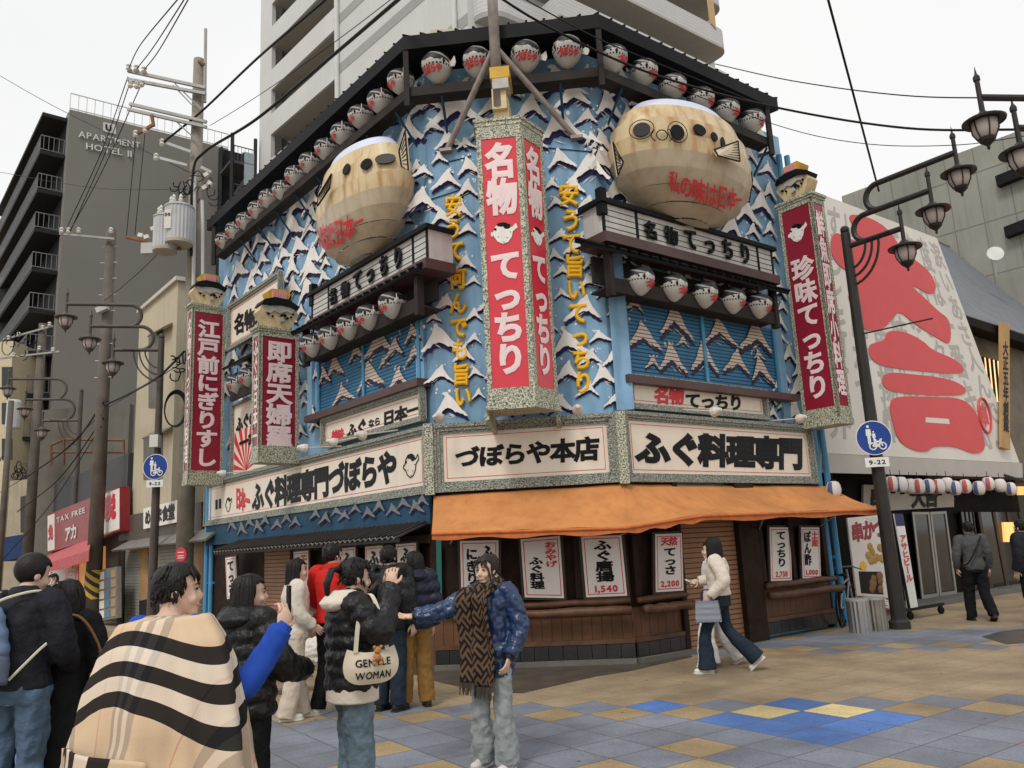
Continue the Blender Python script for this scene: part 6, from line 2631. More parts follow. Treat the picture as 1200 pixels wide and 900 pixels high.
# ------------------------------------------------------------------ street lamps: three lanterns on S shaped arms
def lamp_head(root, c, s=1.0, mat=LMP):
    mb = MB()
    mb.tube([c + V((0, 0, .30 * s)), c + V((0, 0, .95 * s))], [.045 * s, .04 * s], 8)
    mb.lathe([(.055 * s, .93 * s), (.055 * s, 1.0 * s), (.02 * s, 1.06 * s), (.002, 1.2 * s)], c, 10)
    mb.lathe([(.05 * s, .36 * s), (.09 * s, .32 * s), (.14 * s, .27 * s), (.30 * s, .215 * s), (.34 * s, .19 * s), (.33 * s, .16 * s), (.2 * s, .18 * s)], c, 20)
    for k in range(6):
        a = k * math.pi / 3 + .3
        d = V((math.cos(a), math.sin(a), 0))
        mb.tube([c + d * (.215 * s) + V((0, 0, .18 * s)), c + d * (.20 * s) + V((0, 0, .0)), c + d * (.13 * s) + V((0, 0, -.14 * s))], .012 * s, 5)
    mb.lathe([(.14 * s, -.13 * s), (.12 * s, -.18 * s), (.04 * s, -.25 * s), (.02 * s, -.28 * s), (.03 * s, -.30 * s), (.004, -.34 * s)], c, 14)
    h = mb.build('lantern_hood', mat, root, smooth=False)
    mb = MB()
    mb.lathe([(.12 * s, -.14 * s), (.19 * s, 0), (.205 * s, .17 * s)], c, 18)
    mb.build('lantern_glass', LGLS, h, smooth=True)


def street_lamp(label, base, d, zs, ls, ztop, mat, r=.09, s=1.0, collar=True):
    """zs: heights of the three bars at the pole side and at the tips, ls: reach of the three lanterns"""
    d = V((d[0], d[1], 0)).normalized()
    t = thing('street_lamp', label, 'street lamp', tuple(base), 'street lamps with three lanterns')
    B = V(base)
    mb = MB()
    mb.tube([B, B + V((0, 0, ztop - .12))], [r * 1.25, r * .82], 14)
    mb.ball(B + V((0, 0, ztop - .06)), r * .85, 10)
    mb.lathe([(r * 1.7, 0), (r * 1.7, .12), (r * 1.3, .16)], B, 14)
    mb.build('post', mat, t, smooth=False)

    def Q(x, z):
        return B + d * x + V((0, 0, z))
    ar = r * .52
    mb = MB()
    z1, z2, z3 = zs
    mb.tube([Q(0, z1), Q(ls[0], z1)], ar, 8)
    mb.build('arm', mat, t)
    for (la, za), (lb, zb_) in (((ls[0], z1), (ls[1], z2)), ((ls[1], z2), (ls[2], z3))):
        x0 = la * .80 if la == ls[0] else la - ls[0] * .45
        rr = (zb_ - za) / 2
        xs = x0 - .5 * s
        pts = [Q(x0, za)]
        for a in range(-90, -271, -15):
            pts.append(Q(xs + rr * 1.0 * math.cos(R(a)), za + rr + rr * math.sin(R(a))))
        pts.append(Q(lb, zb_))
        mb = MB()
        mb.tube(pts, ar, 8)
        mb.build('arm', mat, t)
    for k in range(3):
        rr = (.34 + .12 * k) * ls[0]
        mb = MB()
        mb.tube([Q(rr * 1.0, z1)] + [Q(rr * math.cos(R(a)), z1 - rr * math.sin(R(a)) * 1.25) for a in range(10, 91, 10)], ar * .45, 6)
        mb.build('arm_scroll', mat, t)
    for l_, z in zip(ls, zs):
        lamp_head(t, Q(l_, z - .62 * s), s, mat)
    return t, B, d


# right hand lamp: solve its arm from the picture
RB = atZ(1055, 737, 0)
PRL = Pl(RB, (.62, -.785))
h1 = PRL.uv(1062, 300)
h2 = PRL.uv(1095, 256)
h3 = PRL.uv(1125, 212)
ztR = PRL.uv(990, 266)[1]
s_ = .82
zsR = [h1[1] + .62 * s_, h2[1] + .62 * s_, h3[1] + .62 * s_]
street_lamp('dark three lantern street lamp before the giant sign, blue cycle sign on its post', (RB.x, RB.y, 0), (.62, -.785), zsR, [h1[0], h2[0], h3[0]], ztR, LMPD, .10, s_)
# next lamp of the row, post outside the picture
lc = atZ(1155, 152, h3[1])
P5 = V((lc.x, lc.y, 0)) + V((.62, -.785, 0)) * h3[0]
P5 = V((lc.x, lc.y, 0)) + V((.9, .1, 0)).normalized() * h3[0]
street_lamp('dark three lantern street lamp cut off by the right edge, near the top', (P5.x, P5.y, 0), (-.9, -.1), zsR, [h1[0], h2[0] , h3[0]], ztR, LMPD, .10, .86)
# left hand lamps
for label, bx, Y, tip, hs, dd, s2 in (('bronze three lantern street lamp before the cream building', (183, 640), 21.0, (187, 392), ((132, 432), (105, 404), (77, 378)), (-.97, -.22), .82),
                                       ('bronze three lantern street lamp further down the left street', (87, 640), 31.0, (94, 456), ((50, 616), (31, 546), (9, 486)), (-.97, -.22), .85)):
    lo, hi = atY(*bx, Y), atY(*tip, Y)
    x = (lo.x + hi.x) / 2
    pq = Pl((x, Y), (-dd[0], -dd[1]))
    if Y > 30:
        hs = ((49, 618), (29, 547), (9, 487))
        hs = ((50, 506 + 0), (30, 481), (9, 458))
        hs = ((50, 600), (30, 550), (8, 490))
        hs = ((48, 502), (29, 483), (8, 462))
        hs = ((49, 509), (29, 484), (9, 460))
    uv_ = [pq.uv(*h) for h in hs]
    street_lamp(label, (x, Y, 0), dd, [v_ + .62 * s2 for _, v_ in uv_], [-u_ for u_, _ in uv_], hi.z, LMP, .095, s2)

# round blue cycle signs -------------------------------------------------------
SBLUE = M('sign blue', (.012, .05, .26), .35, var=.08)
SWH = M('sign white', (.72, .72, .70), .4, var=.03)


def cycle_sign(label, c, r_, plate_dz, facing, mat_arm):
    n = V(facing).normalized()
    p = Pl((c.x, c.y), (-n.y, n.x))
    u0 = (c - p.o).dot(p.u)
    t = thing('cycle_sign', label, 'road sign', tuple(c), 'round blue path signs with a 9-22 plate')
    mb = MB()

    def disc(rad, off, k):
        mb.slab([p.P(u0 + rad * math.cos(a), c.z + rad * math.sin(a), off) for a in [i * math.pi / 20 for i in range(40)]], .008, k)
    disc(r_, 0, 1)
    disc(r_ * .95, .004, 0)
    mb.build('disc', [SBLUE, SWH], t)
    mb = MB()

    def D(x, y):
        return p.P(u0 + x * r_, c.z + y * r_, .012)
    w_ = .016 * r_ / .3
    # adult and child
    for x, y, k in ((-.28, .15, 1.0), (.0, .02, .62)):
        mb.ball(D(x, y + .5 * k), (.085 * r_ * k, .006, .09 * r_ * k), 10)
        mb.slab([D(x - .13 * k, y + .36 * k), D(x - .15 * k, y - .02 * k), D(x - .08 * k, y - .02 * k), D(x - .08 * k, y - .5 * k), D(x - .01 * k, y - .5 * k), D(x, y - .1 * k), D(x + .01 * k, y - .5 * k), D(x + .09 * k, y - .5 * k), D(x + .09 * k, y - .02 * k), D(x + .16 * k, y - .02 * k), D(x + .13 * k, y + .36 * k)], .004)
    for x in (-.12, .42):
        mb.tube([D(x + .19 * math.cos(a), -.5 + .19 * math.sin(a)) for a in [i * math.pi / 8 for i in range(17)]], w_ * .8, 5)
    for a, b in (((-.12, -.5), (.05, -.24)), ((.05, -.24), (.33, -.24)), ((.33, -.24), (.42, -.5)), ((-.12, -.5), (.16, -.52)), ((.16, -.52), (.33, -.24)), ((.05, -.24), (.16, -.52)), ((.05, -.24), (.02, -.16)), ((.33, -.24), (.30, -.12)), ((.30, -.12), (.40, -.13)), ((-.04, -.16), (.1, -.16))):
        mb.tube([D(*a), D(*b)], w_, 5)
    mb.build('pictogram', SWH, t)
    mb = MB()
    z = c.z - plate_dz
    mb.slab([p.P(u0 - r_ * .66, z - r_ * .27, 0), p.P(u0 + r_ * .66, z - r_ * .27, 0), p.P(u0 + r_ * .66, z + r_ * .27, 0), p.P(u0 - r_ * .66, z + r_ * .27, 0)], .008)
    pt = mb.build('time_plate', SWH, t)
    mb = MB()
    text_into(mb, '9-22', [p.P(u0 - r_ * .48, z + r_ * .17, 0), p.P(u0 + r_ * .48, z + r_ * .17, 0), p.P(u0 + r_ * .48, z - r_ * .17, 0), p.P(u0 - r_ * .48, z - r_ * .17, 0)], p.n, False, .02, .003)
    mb.build('lettering', INK, pt)
    mb = MB()
    for z_ in (c.z + r_ * .3, c.z - r_ * .4):
        mb.box(p.P(u0, z_, -.05), (.22, .06, .1), p.rot())
    mb.build('clamp', GREYM, t)


c = PRL.o + V((0, 0, 0))
pz_ = Pl((RB.x, RB.y - .17), (1, -.1)).hit(1024, 513)
cycle_sign('round blue walking and cycling sign on the dark lamp post at the right', pz_, .30, .34 + .08, (-.1, -1, 0), LMPD)
xl = atY(182, 547, 20.75)
cycle_sign('round blue walking and cycling sign on the bronze lamp post at the left', xl, .33, .43, (-.05, -1, 0), LMP)
mb = MB()
mb.box(atY(182, 517, 20.8), (.22, .2, .32))
mb.build('junction_box', CER, None)
tag(bpy.data.objects['junction_box'], 'small white box on the bronze lamp post above the blue sign', 'box')
# thin rod standing out from the right lamp post
mb = MB()
mb.tube([PRL.hit(1012, 391), PRL.hit(1093, 373)], .014, 6)
tag(mb.build('banner_rod', LMPD), 'thin dark banner rod on the right lamp post', 'rod')

# ------------------------------------------------------------------ wires
def wire(label, pts, r, sag=0.0):
    P_ = [atY(*p[:2], p[2]) for p in pts]
    if len(P_) > 2:
        out = cat(P_, 10)
    else:
        out = []
        for i in range(15):
            q = P_[0].lerp(P_[1], i / 14)
            q.z -= (sag or .012 * (P_[1] - P_[0]).length) * 4 * (i / 14) * (1 - i / 14)
            out.append(q)
    mb = MB()
    mb.tube(out, r, 5, cap=False)
    return tag(mb.build('overhead_wire', WIRE), label, 'wire', 'overhead wires')


wire('thick knotted cable rising from the tall pole in front of the white apartments', [(190, 168, 19.3), (237, 130, 19.2), (300, 70, 17), (390, -8, 13)], .03)
wire('thick black cable bending off the tall pole past the apartment balconies', [(224, 300, 19.3), (226, 205, 19.3), (240, 178, 19.1), (300, 140, 17), (390, 65, 14), (480, -12, 11)], .035)
wire('thin wire from the pole past the apartment block, upper', [(246, 147, 19.2), (470, -10, 12)], .008)
wire('high wire leaving the top crossarm, leftmost', [(151, 80, 19.3), (165, 52, 17), (216, -10, 12)], .013)
wire('high wire leaving the top crossarm, middle', [(160, 81, 19.3), (180, 55, 17), (222, -10, 12)], .013)
wire('high wire leaving the top crossarm, rightmost', [(169, 82, 19.3), (187, 58, 17), (226, -10, 12)], .013)
wire('wire running down left from the top crossarm to the far pole, outer', [(150, 90, 19.3), (118, 180, 23), (76, 272, 25)], .013)
wire('wire running down left from the top crossarm to the far pole, inner', [(152, 98, 19.3), (125, 175, 23), (82, 272, 25)], .013)
wire('wire running down left from the second crossarm to the far pole', [(166, 98, 19.3), (120, 200, 23), (80, 274, 25)], .013)
wire('drop wire from the rusty bracket to the switch, left', [(159, 160, 19.3), (148, 278, 19.2)], .01)
wire('drop wire from the rusty bracket to the switch, right', [(170, 155, 19.3), (158, 275, 19.2)], .01)
wire('long thin wire crossing the hotel sign from the left edge', [(-10, 83, 24), (70, 128, 22), (222, 202, 19.4)], .009)
wire('thin wire low across the grey hotel wall', [(-10, 200, 30), (110, 220, 25), (230, 222, 19.5)], .009, .05)
wire('slanting stay wire from the brown pole up to the switch gear', [(122, 352, 25), (192, 290, 19.2)], .012)
wire('bundled cable from the brown pole to the blue restaurant', [(122, 475, 25), (150, 462, 23), (185, 442, 20.5), (216, 412, 19.2)], .03, .06)
wire('thin cable from the brown pole towards the cream building', [(122, 480, 25), (160, 458, 22), (214, 425, 19.2)], .012, .08)
wire('slack cable from the far pole to the brown pole, upper', [(30, 560, 32), (85, 520, 29), (121, 472, 25)], .03, .1)
wire('slack cable from the far pole to the brown pole, lower', [(20, 600, 32), (70, 560, 29), (121, 490, 25)], .02, .15)
wire('slack cable at the left edge running to the brown pole', [(0, 660, 30), (60, 590, 28), (118, 500, 25)], .015, .1)
wire('thin cable at the left edge under the far transformer', [(-5, 580, 32), (60, 540, 30), (118, 486, 25)], .012, .1)
wire('long dark wire from the eaves to the right lamps', [(560, -20, 10.5), (640, 30, 11), (760, 85, 11.6), (905, 125, 12.6), (1060, 150, 12), (1210, 152, 11)], .02)
wire('upper wire right of the apartment balcony running to the right edge', [(838, 75, 22), (930, 95, 18), (1060, 112, 15), (1210, 115, 12)], .014)
wire('lower thin wire from the right lanterns to the right edge', [(735, 80, 12), (905, 145, 12.6), (1010, 168, 12), (1120, 170, 11.6), (1210, 158, 11)], .007)
wire('steep dark cable dropping from the top edge to the giant sign', [(968, -10, 12), (1000, 110, 14), (1030, 224, 17)], .022)
wire('thin wire in front of the middle eaves', [(590, -15, 10.5), (690, 40, 11), (760, 70, 11.8), (905, 128, 12.7)], .01)

# ------------------------------------------------------------------ things on the pavement at the right
t = thing('menu_banner', 'tall food menu banner with red 串かつ leaning behind the lamp post', 'banner', tuple(PD.hit(1022, 710, .15)))
q = quad_px(PD, ((993, 607), (1036, 603), (1047, 716), (1006, 712)), .15)
mb = MB()
mb.slab(q4(q), .03)
mb.build('sheet', PAPER, t)
mb = MB()
mb.slab(q4([bil(q, 0, .13) + PD.n * .004, bil(q, 1, .13) + PD.n * .004, bil(q, 1, 0) + PD.n * .004, bil(q, 0, 0) + PD.n * .004]), .004)
text_into(mb, '串かつ', [bil(q, .06, .93), bil(q, .98, .98), bil(q, .98, .75), bil(q, .06, .72)], PD.n, False, .055, .004)
mb.build('red_lettering', M('menu red', (.30, .02, .035), .4), t)
mb = MB()
text_into(mb, '大吉', [bil(q, .4, .12), bil(q, .9, .12), bil(q, .9, .02), bil(q, .4, .02)], PD.n, False, .05, .008)
text_into(mb, '新世界', [bil(q, .5, .985), bil(q, .95, .985), bil(q, .95, .93), bil(q, .5, .93)], PD.n, False, .03, .004)
mb.build('small_lettering', SWH, t)
fr_ = random.Random(4)
for k in range(22):
    mb = MB()
    s, tt = (fr_.uniform(.4, .92), fr_.uniform(.5, .68)) if k < 12 else (fr_.uniform(.15, .75), fr_.uniform(.2, .38))
    c = bil(q, s, tt) + PD.n * .004
    mb.ball(c, (.10, .085, .012), 10, rot=PD.rot())
    mb.build('food_picture', [M('golden fried food', (.42, .25, .06), .5, var=.3, scale=15), M('brown fried food', (.22, .10, .035), .5, var=.3, scale=15)][0 if k < 12 else 1], t)
mb = MB()
mb.slab(q4([bil(q, .12, .40) + PD.n * .003, bil(q, .75, .40) + PD.n * .003, bil(q, .75, .16) + PD.n * .003, bil(q, .12, .16) + PD.n * .003]), .003)
mb.build('dark_plate', INK, t)
mb = MB()
c = bil(q, .26, .46) + PD.n * .012
mb.slab([c + PD.u * (.11 * math.cos(a)) + V((0, 0, .09 * math.sin(a))) for a in [i * math.pi / 8 for i in range(16)]], .008)
mb.build('price_spot', YEL, t)

t = thing('drink_banner', 'narrow white banner with red アサヒビール on a dark wheeled stand', 'banner', tuple(PD.hit(1065, 718, .6)))
q = quad_px(PD, ((1048, 602), (1058, 602), (1076, 712), (1066, 716)), .9)
mb = MB()
mb.slab(q4(q), .04)
mb.build('sheet', SWH, t)
mb = MB()
text_into(mb, 'アサヒビール', [bil(q, .15, .78), bil(q, .9, .78), bil(q, .9, .28), bil(q, .15, .28)], PD.n, True, .04, .004)
mb.build('red_lettering', RED, t)
mb = MB()
mb.slab(q4([bil(q, .0, 1.0) + PD.n * .004, bil(q, 1, 1.0) + PD.n * .004, bil(q, 1, .87) + PD.n * .004, bil(q, 0, .87) + PD.n * .004]), .004)
mb.build('navy_header', M('navy', (.012, .02, .09), .5), t)
mb = MB()
fo = q[3] - V((0, 0, q[3].z - .18))
mb.box(fo + PD.u * .5, (1.5, .05, .06), PD.rot())
mb.tube([fo + V((0, 0, .02)), q[0] - PD.n * .05], .025, 6)
for a in (0, 1.15):
    mb.ball(fo + PD.u * a + V((0, 0, -.1)), (.07, .03, .08), 10)
mb.build('wheeled_stand', BLACK, t)

for i, (x, lab) in enumerate(((1009, 'ribbed metal bin with white edges beside the lamp post'), (1029, 'ribbed brown metal bin right beside the lamp post'))):
    c = atZ(x, 741 - i * 2, 0)
    t = thing('metal_bin', lab, 'bin', tuple(c), 'metal bins by the lamp post')
    mb = MB()
    seg = 36
    ringsv = []
    for z in (0, .52):
        ringsv += [c + V(((.17 - .02 * i + .012 * (j % 2)) * math.cos(2 * math.pi * j / seg), (.17 - .02 * i + .012 * (j % 2)) * math.sin(2 * math.pi * j / seg), z)) for j in range(seg)]
    mb.add(ringsv, [(j, (j + 1) % seg, seg + (j + 1) % seg, seg + j) for j in range(seg)] + [tuple(range(seg, 2 * seg))])
    mb.build('drum', [M('dull steel', (.42, .41, .40), .28, var=.15, metal=.9), M('stained steel drum', (.30, .27, .24), .32, var=.25, metal=.85)][i], t)
    mb = MB()
    mb.lathe([(.185 - .02 * i, .50), (.185 - .02 * i, .54)], c, 24)
    mb.build('rim', GREYM, t)

# bicycle behind the bins
bc = atZ(985, 735, 0) + V((.3, .35, 0))
bu = V((.55, .83, 0)).normalized()
t = thing('bicycle', 'dark bicycle parked between the blue pipe and the menu banner', 'bicycle', tuple(bc))
for x in (-.5, .5):
    mb = MB()
    mb.tube([bc + bu * (x + .32 * math.cos(a)) + V((0, 0, .33 + .32 * math.sin(a))) for a in [i * math.pi / 12 for i in range(25)]], .02, 6)
    for k in range(8):
        a = k * math.pi / 4
        mb.tube([bc + bu * x + V((0, 0, .33)), bc + bu * (x + .31 * math.cos(a)) + V((0, 0, .33 + .31 * math.sin(a)))], .004, 4)
    mb.build('wheel', BLACK, t)
mb = MB()
F = lambda x, z: bc + bu * x + V((0, 0, z))
for a, b in (((-.5, .33), (-.15, .75)), ((-.5, .33), (-.05, .3)), ((-.05, .3), (-.18, .85)), ((-.05, .3), (.33, .72)), ((-.16, .72), (.33, .78)), ((.5, .33), (.30, .95))):
    mb.tube([F(*a), F(*b)], .018, 6)
mb.build('frame', GREYM, t)
mb = MB()
sd_ = bu.cross(V((0, 0, 1)))
mb.tube([F(.30, .95) + sd_ * .28 + bu * -.12, F(.3, 1.0) + sd_ * .1, F(.3, 1.0) - sd_ * .1, F(.3, .95) - sd_ * .28 + bu * -.12], .014, 6)
mb.build('handlebar', GREYM, t)
mb = MB()
mb.ball(F(-.2, .88), (.09, .13, .035), 10)
mb.build('saddle', BLACK, t)
# ================================================================== people
SKIN = M('skin', (.60, .40, .30), .5, var=.05, scale=6, spec=.3)
SKINL = M('lips', (.42, .19, .16), .45, var=0)
EYEW = M('eye dark', (.01, .008, .008), .25, var=0, spec=.5)
HAIR = M('black hair', (.011, .009, .009), .42, var=.25, scale=14, spec=.22, bump=.3, bscale=90)
HAIRB = M('dark brown hair', (.022, .014, .011), .42, var=.25, scale=14, spec=.25, bump=.3, bscale=90)
PUFF = M('black nylon', (.011, .011, .012), .4, var=.2, spec=.25, bump=.5, bscale=34)
NAVYP = M('navy nylon', (.012, .016, .034), .4, var=.2, spec=.25, bump=.5, bscale=34)
BLUEP = M('shiny royal blue nylon', (.014, .036, .10), .28, var=.25, scale=6, spec=.5, bump=.4, bscale=28)
BLKC = M('black wool', (.011, .011, .012), .85, var=.2, spec=.12, bump=.4, bscale=30)
DRKJ = M('dark navy cloth', (.014, .015, .021), .7, var=.2, spec=.18, bump=.5, bscale=26)
CREAMC = M('cream wool', (.60, .53, .45), .85, var=.06, spec=.15, bump=.4, bscale=28)
CREAMT = M('cream trousers', (.52, .44, .35), .85, var=.06, spec=.1, bump=.45, bscale=26)
REDK = M('red knit', (.52, .022, .018), .8, var=.08, spec=.12, bump=.3, bscale=120)
DENIM = M('mid blue denim', (.075, .12, .18), .85, var=.3, scale=5, spec=.1, bump=.55, bscale=32)
DENIML = M('washed pale denim', (.26, .29, .30), .85, var=.22, scale=4, spec=.1, bump=.55, bscale=32)
DENIMD = M('dark denim', (.018, .027, .042), .8, var=.25, scale=5, spec=.1)
DENIMM = M('faded blue denim', (.12, .17, .215), .85, var=.3, scale=4, spec=.1, bump=.55, bscale=32)
BLKT = M('black trousers', (.010, .010, .011), .8, var=.2, spec=.12, bump=.4, bscale=26)
MUST = M('mustard corduroy', (.22, .12, .035), .85, var=.15, spec=.1)
WHT = M('white cotton', (.66, .64, .62), .85, var=.05, spec=.15)
GREYJ = M('grey jacket', (.075, .075, .075), .8, var=.2, spec=.12)
SHW = M('white trainer', (.64, .62, .58), .5, var=.06)
SHB = M('dark shoe', (.02, .019, .018), .5, var=.2)
BLUSL = M('royal blue jumper', (.02, .07, .38), .8, var=.1, spec=.12)


def limb(mb, pts, rs, n=8, seg=14, quilt=None):
    P_ = cat(pts, n)
    N = len(P_)
    R_ = []
    for i in range(N):
        t = i / (N - 1) * (len(rs) - 1)
        k = min(int(t), len(rs) - 2)
        r_ = rs[k] + (rs[k + 1] - rs[k]) * (t - k)
        R_.append(r_)
    if quilt:
        L = 0
        for i in range(N):
            if i:
                L += (P_[i] - P_[i - 1]).length
            R_[i] += quilt[1] * (abs(math.sin(math.pi * L / quilt[0])) ** .6 - .5)
    mb.tube(P_, R_, seg)


def remeshed(mb, name, mats, parent, voxel=.011, smooth=3, fold=0.0, ffreq=(9, 9, 16), seed=0):
    me = mb.mesh(name, mats)
    o = bpy.data.objects.new(name, me)
    md = o.modifiers.new('r', 'REMESH')
    md.mode = 'VOXEL'
    md.voxel_size = voxel
    md.use_smooth_shade = True
    if smooth:
        ms = o.modifiers.new('s', 'SMOOTH')
        ms.iterations = smooth
        ms.factor = .5
    nm = evaluate(o)
    col.objects.link(o)
    o.modifiers.clear()
    o.data = nm
    bpy.data.meshes.remove(me)
    nm.name = name
    if not nm.materials:
        for m in (mats if isinstance(mats, (list, tuple)) else [mats]):
            nm.materials.append(m)
    if fold:
        off = V((seed * 3.1, seed * 1.7, seed * 2.3))
        nv_ = len(nm.vertices)
        co, no = [0.0] * (3 * nv_), [0.0] * (3 * nv_)
        nm.vertices.foreach_get('co', co)
        nm.vertices.foreach_get('normal', no)
        for i in range(0, 3 * nv_, 3):
            p = V((co[i] * ffreq[0], co[i + 1] * ffreq[1], co[i + 2] * ffreq[2])) + off
            a_ = noise.noise(p)
            d = (a_ + .5 * noise.noise(p * 2.1) + .35 * (1 - 2 * abs(noise.noise(p * 1.4 + V((5, 1, 9))))) - .2) * fold
            co[i] += no[i] * d
            co[i + 1] += no[i + 1] * d
            co[i + 2] += no[i + 2] * d
        nm.vertices.foreach_set('co', co)
        nm.update()
    nm.polygons.foreach_set('use_smooth', [True] * len(nm.polygons))
    o.parent = parent
    return o


JD = dict(hipc=(0, 0, .90), chest=(0, .0, 1.22), neck=(0, -.005, 1.40), head=(0, .025, 1.528),
          shL=(-.165, 0, 1.345), elL=(-.215, -.02, 1.09), wrL=(-.225, .05, .86), shR=(.165, 0, 1.345), elR=(.215, -.02, 1.09), wrR=(.225, .05, .86),
          hiL=(-.088, 0, .88), knL=(-.095, .015, .48), anL=(-.10, -.02, .08), hiR=(.088, 0, .88), knR=(.095, .015, .48), anR=(.10, -.02, .08))
TORSO = [(.80, .150, .105), (.90, .160, .115), (1.04, .128, .095), (1.18, .145, .108), (1.28, .160, .108), (1.35, .150, .088), (1.40, .075, .065), (1.43, .055, .058)]


def spine(J, z):
    a, b, c = V(J['hipc']), V(J['chest']), V(J['neck'])
    if z < a.z:
        return V((a.x, a.y, z))
    if z < b.z:
        t = (z - a.z) / (b.z - a.z)
        q = a.lerp(b, t)
    else:
        t = (z - b.z) / (c.z - b.z)
        q = b.lerp(c, t)
    return V((q.x, q.y, z))


def prof(z, P_=TORSO):
    if z <= P_[0][0]:
        return P_[0][1:]
    for (z0, a0, b0), (z1, a1, b1) in zip(P_, P_[1:]):
        if z <= z1:
            t = (z - z0) / (z1 - z0)
            return (a0 + (a1 - a0) * t, b0 + (b1 - b0) * t)
    return P_[-1][1:]


def torso(mb, J, z0, z1, t=0.0, tb=None, flare=0.0, quilt=None, tw=0.0, seg=24, minw=0.0):
    tb = t if tb is None else tb
    n = max(8, int((z1 - z0) / .018))
    rs = []
    for i in range(n + 1):
        z = z0 + (z1 - z0) * i / n
        a, b = prof(z)
        if minw and z < 1.3:
            a = max(a, minw)
            b = max(b, minw * .68)
        f = flare * max(0, (1.1 - z))
        q = quilt[1] * (abs(math.sin(math.pi * (z - z0) / quilt[0])) ** .6 - .5) if quilt else 0
        ang = R(tw) * min(1, max(0, (z - .9) / .4))
        c_, s_ = math.cos(ang), math.sin(ang)
        A, B = a + t + f + q, b + tb + f + q
        rs.append((spine(J, z), V((A * c_, A * s_, 0)), V((-B * s_, B * c_, 0))))
    mb.rings(rs, seg)


def hand(mb, w_, d, pn, s=1.0, curl=.5, side=1):
    """palm, four fingers and a thumb from the wrist w_ along d; pn: direction the palm faces"""
    d = V(d).normalized()
    pn = (V(pn) - d * V(pn).dot(d)).normalized()
    x = d.cross(pn) * side
    w_ = V(w_)
    Rm = Matrix((x, pn, d)).transposed()
    mb.ball(w_ + d * .048 * s, (.040 * s, .016 * s, .055 * s), 12, rot=Rm)
    for i, (xo, L) in enumerate(((-.030, .068), (-.010, .078), (.010, .074), (.030, .058))):
        b = w_ + d * .088 * s + x * xo * s
        c1 = (d * math.cos(curl * .8) + pn * math.sin(curl * .8)) * L * .5 * s
        c2 = (d * math.cos(curl * 2.0) + pn * math.sin(curl * 2.0)) * L * .5 * s
        sp = x * xo * .12
        mb.tube([b - d * .02 * s, b, b + c1 + sp, b + c1 + c2 + sp], [.0085 * s, .009 * s, .008 * s, .0062 * s], 8)
    b = w_ + d * .025 * s - x * .034 * s
    t1 = (d * .7 - x * .65 + pn * .35).normalized()
    t2 = (d * .9 - x * .15 + pn * .45).normalized()
    mb.tube([b + x * .012 * s, b, b + t1 * .036 * s, b + t1 * .036 * s + t2 * .03 * s], [.012 * s, .0115 * s, .0095 * s, .007 * s], 8)


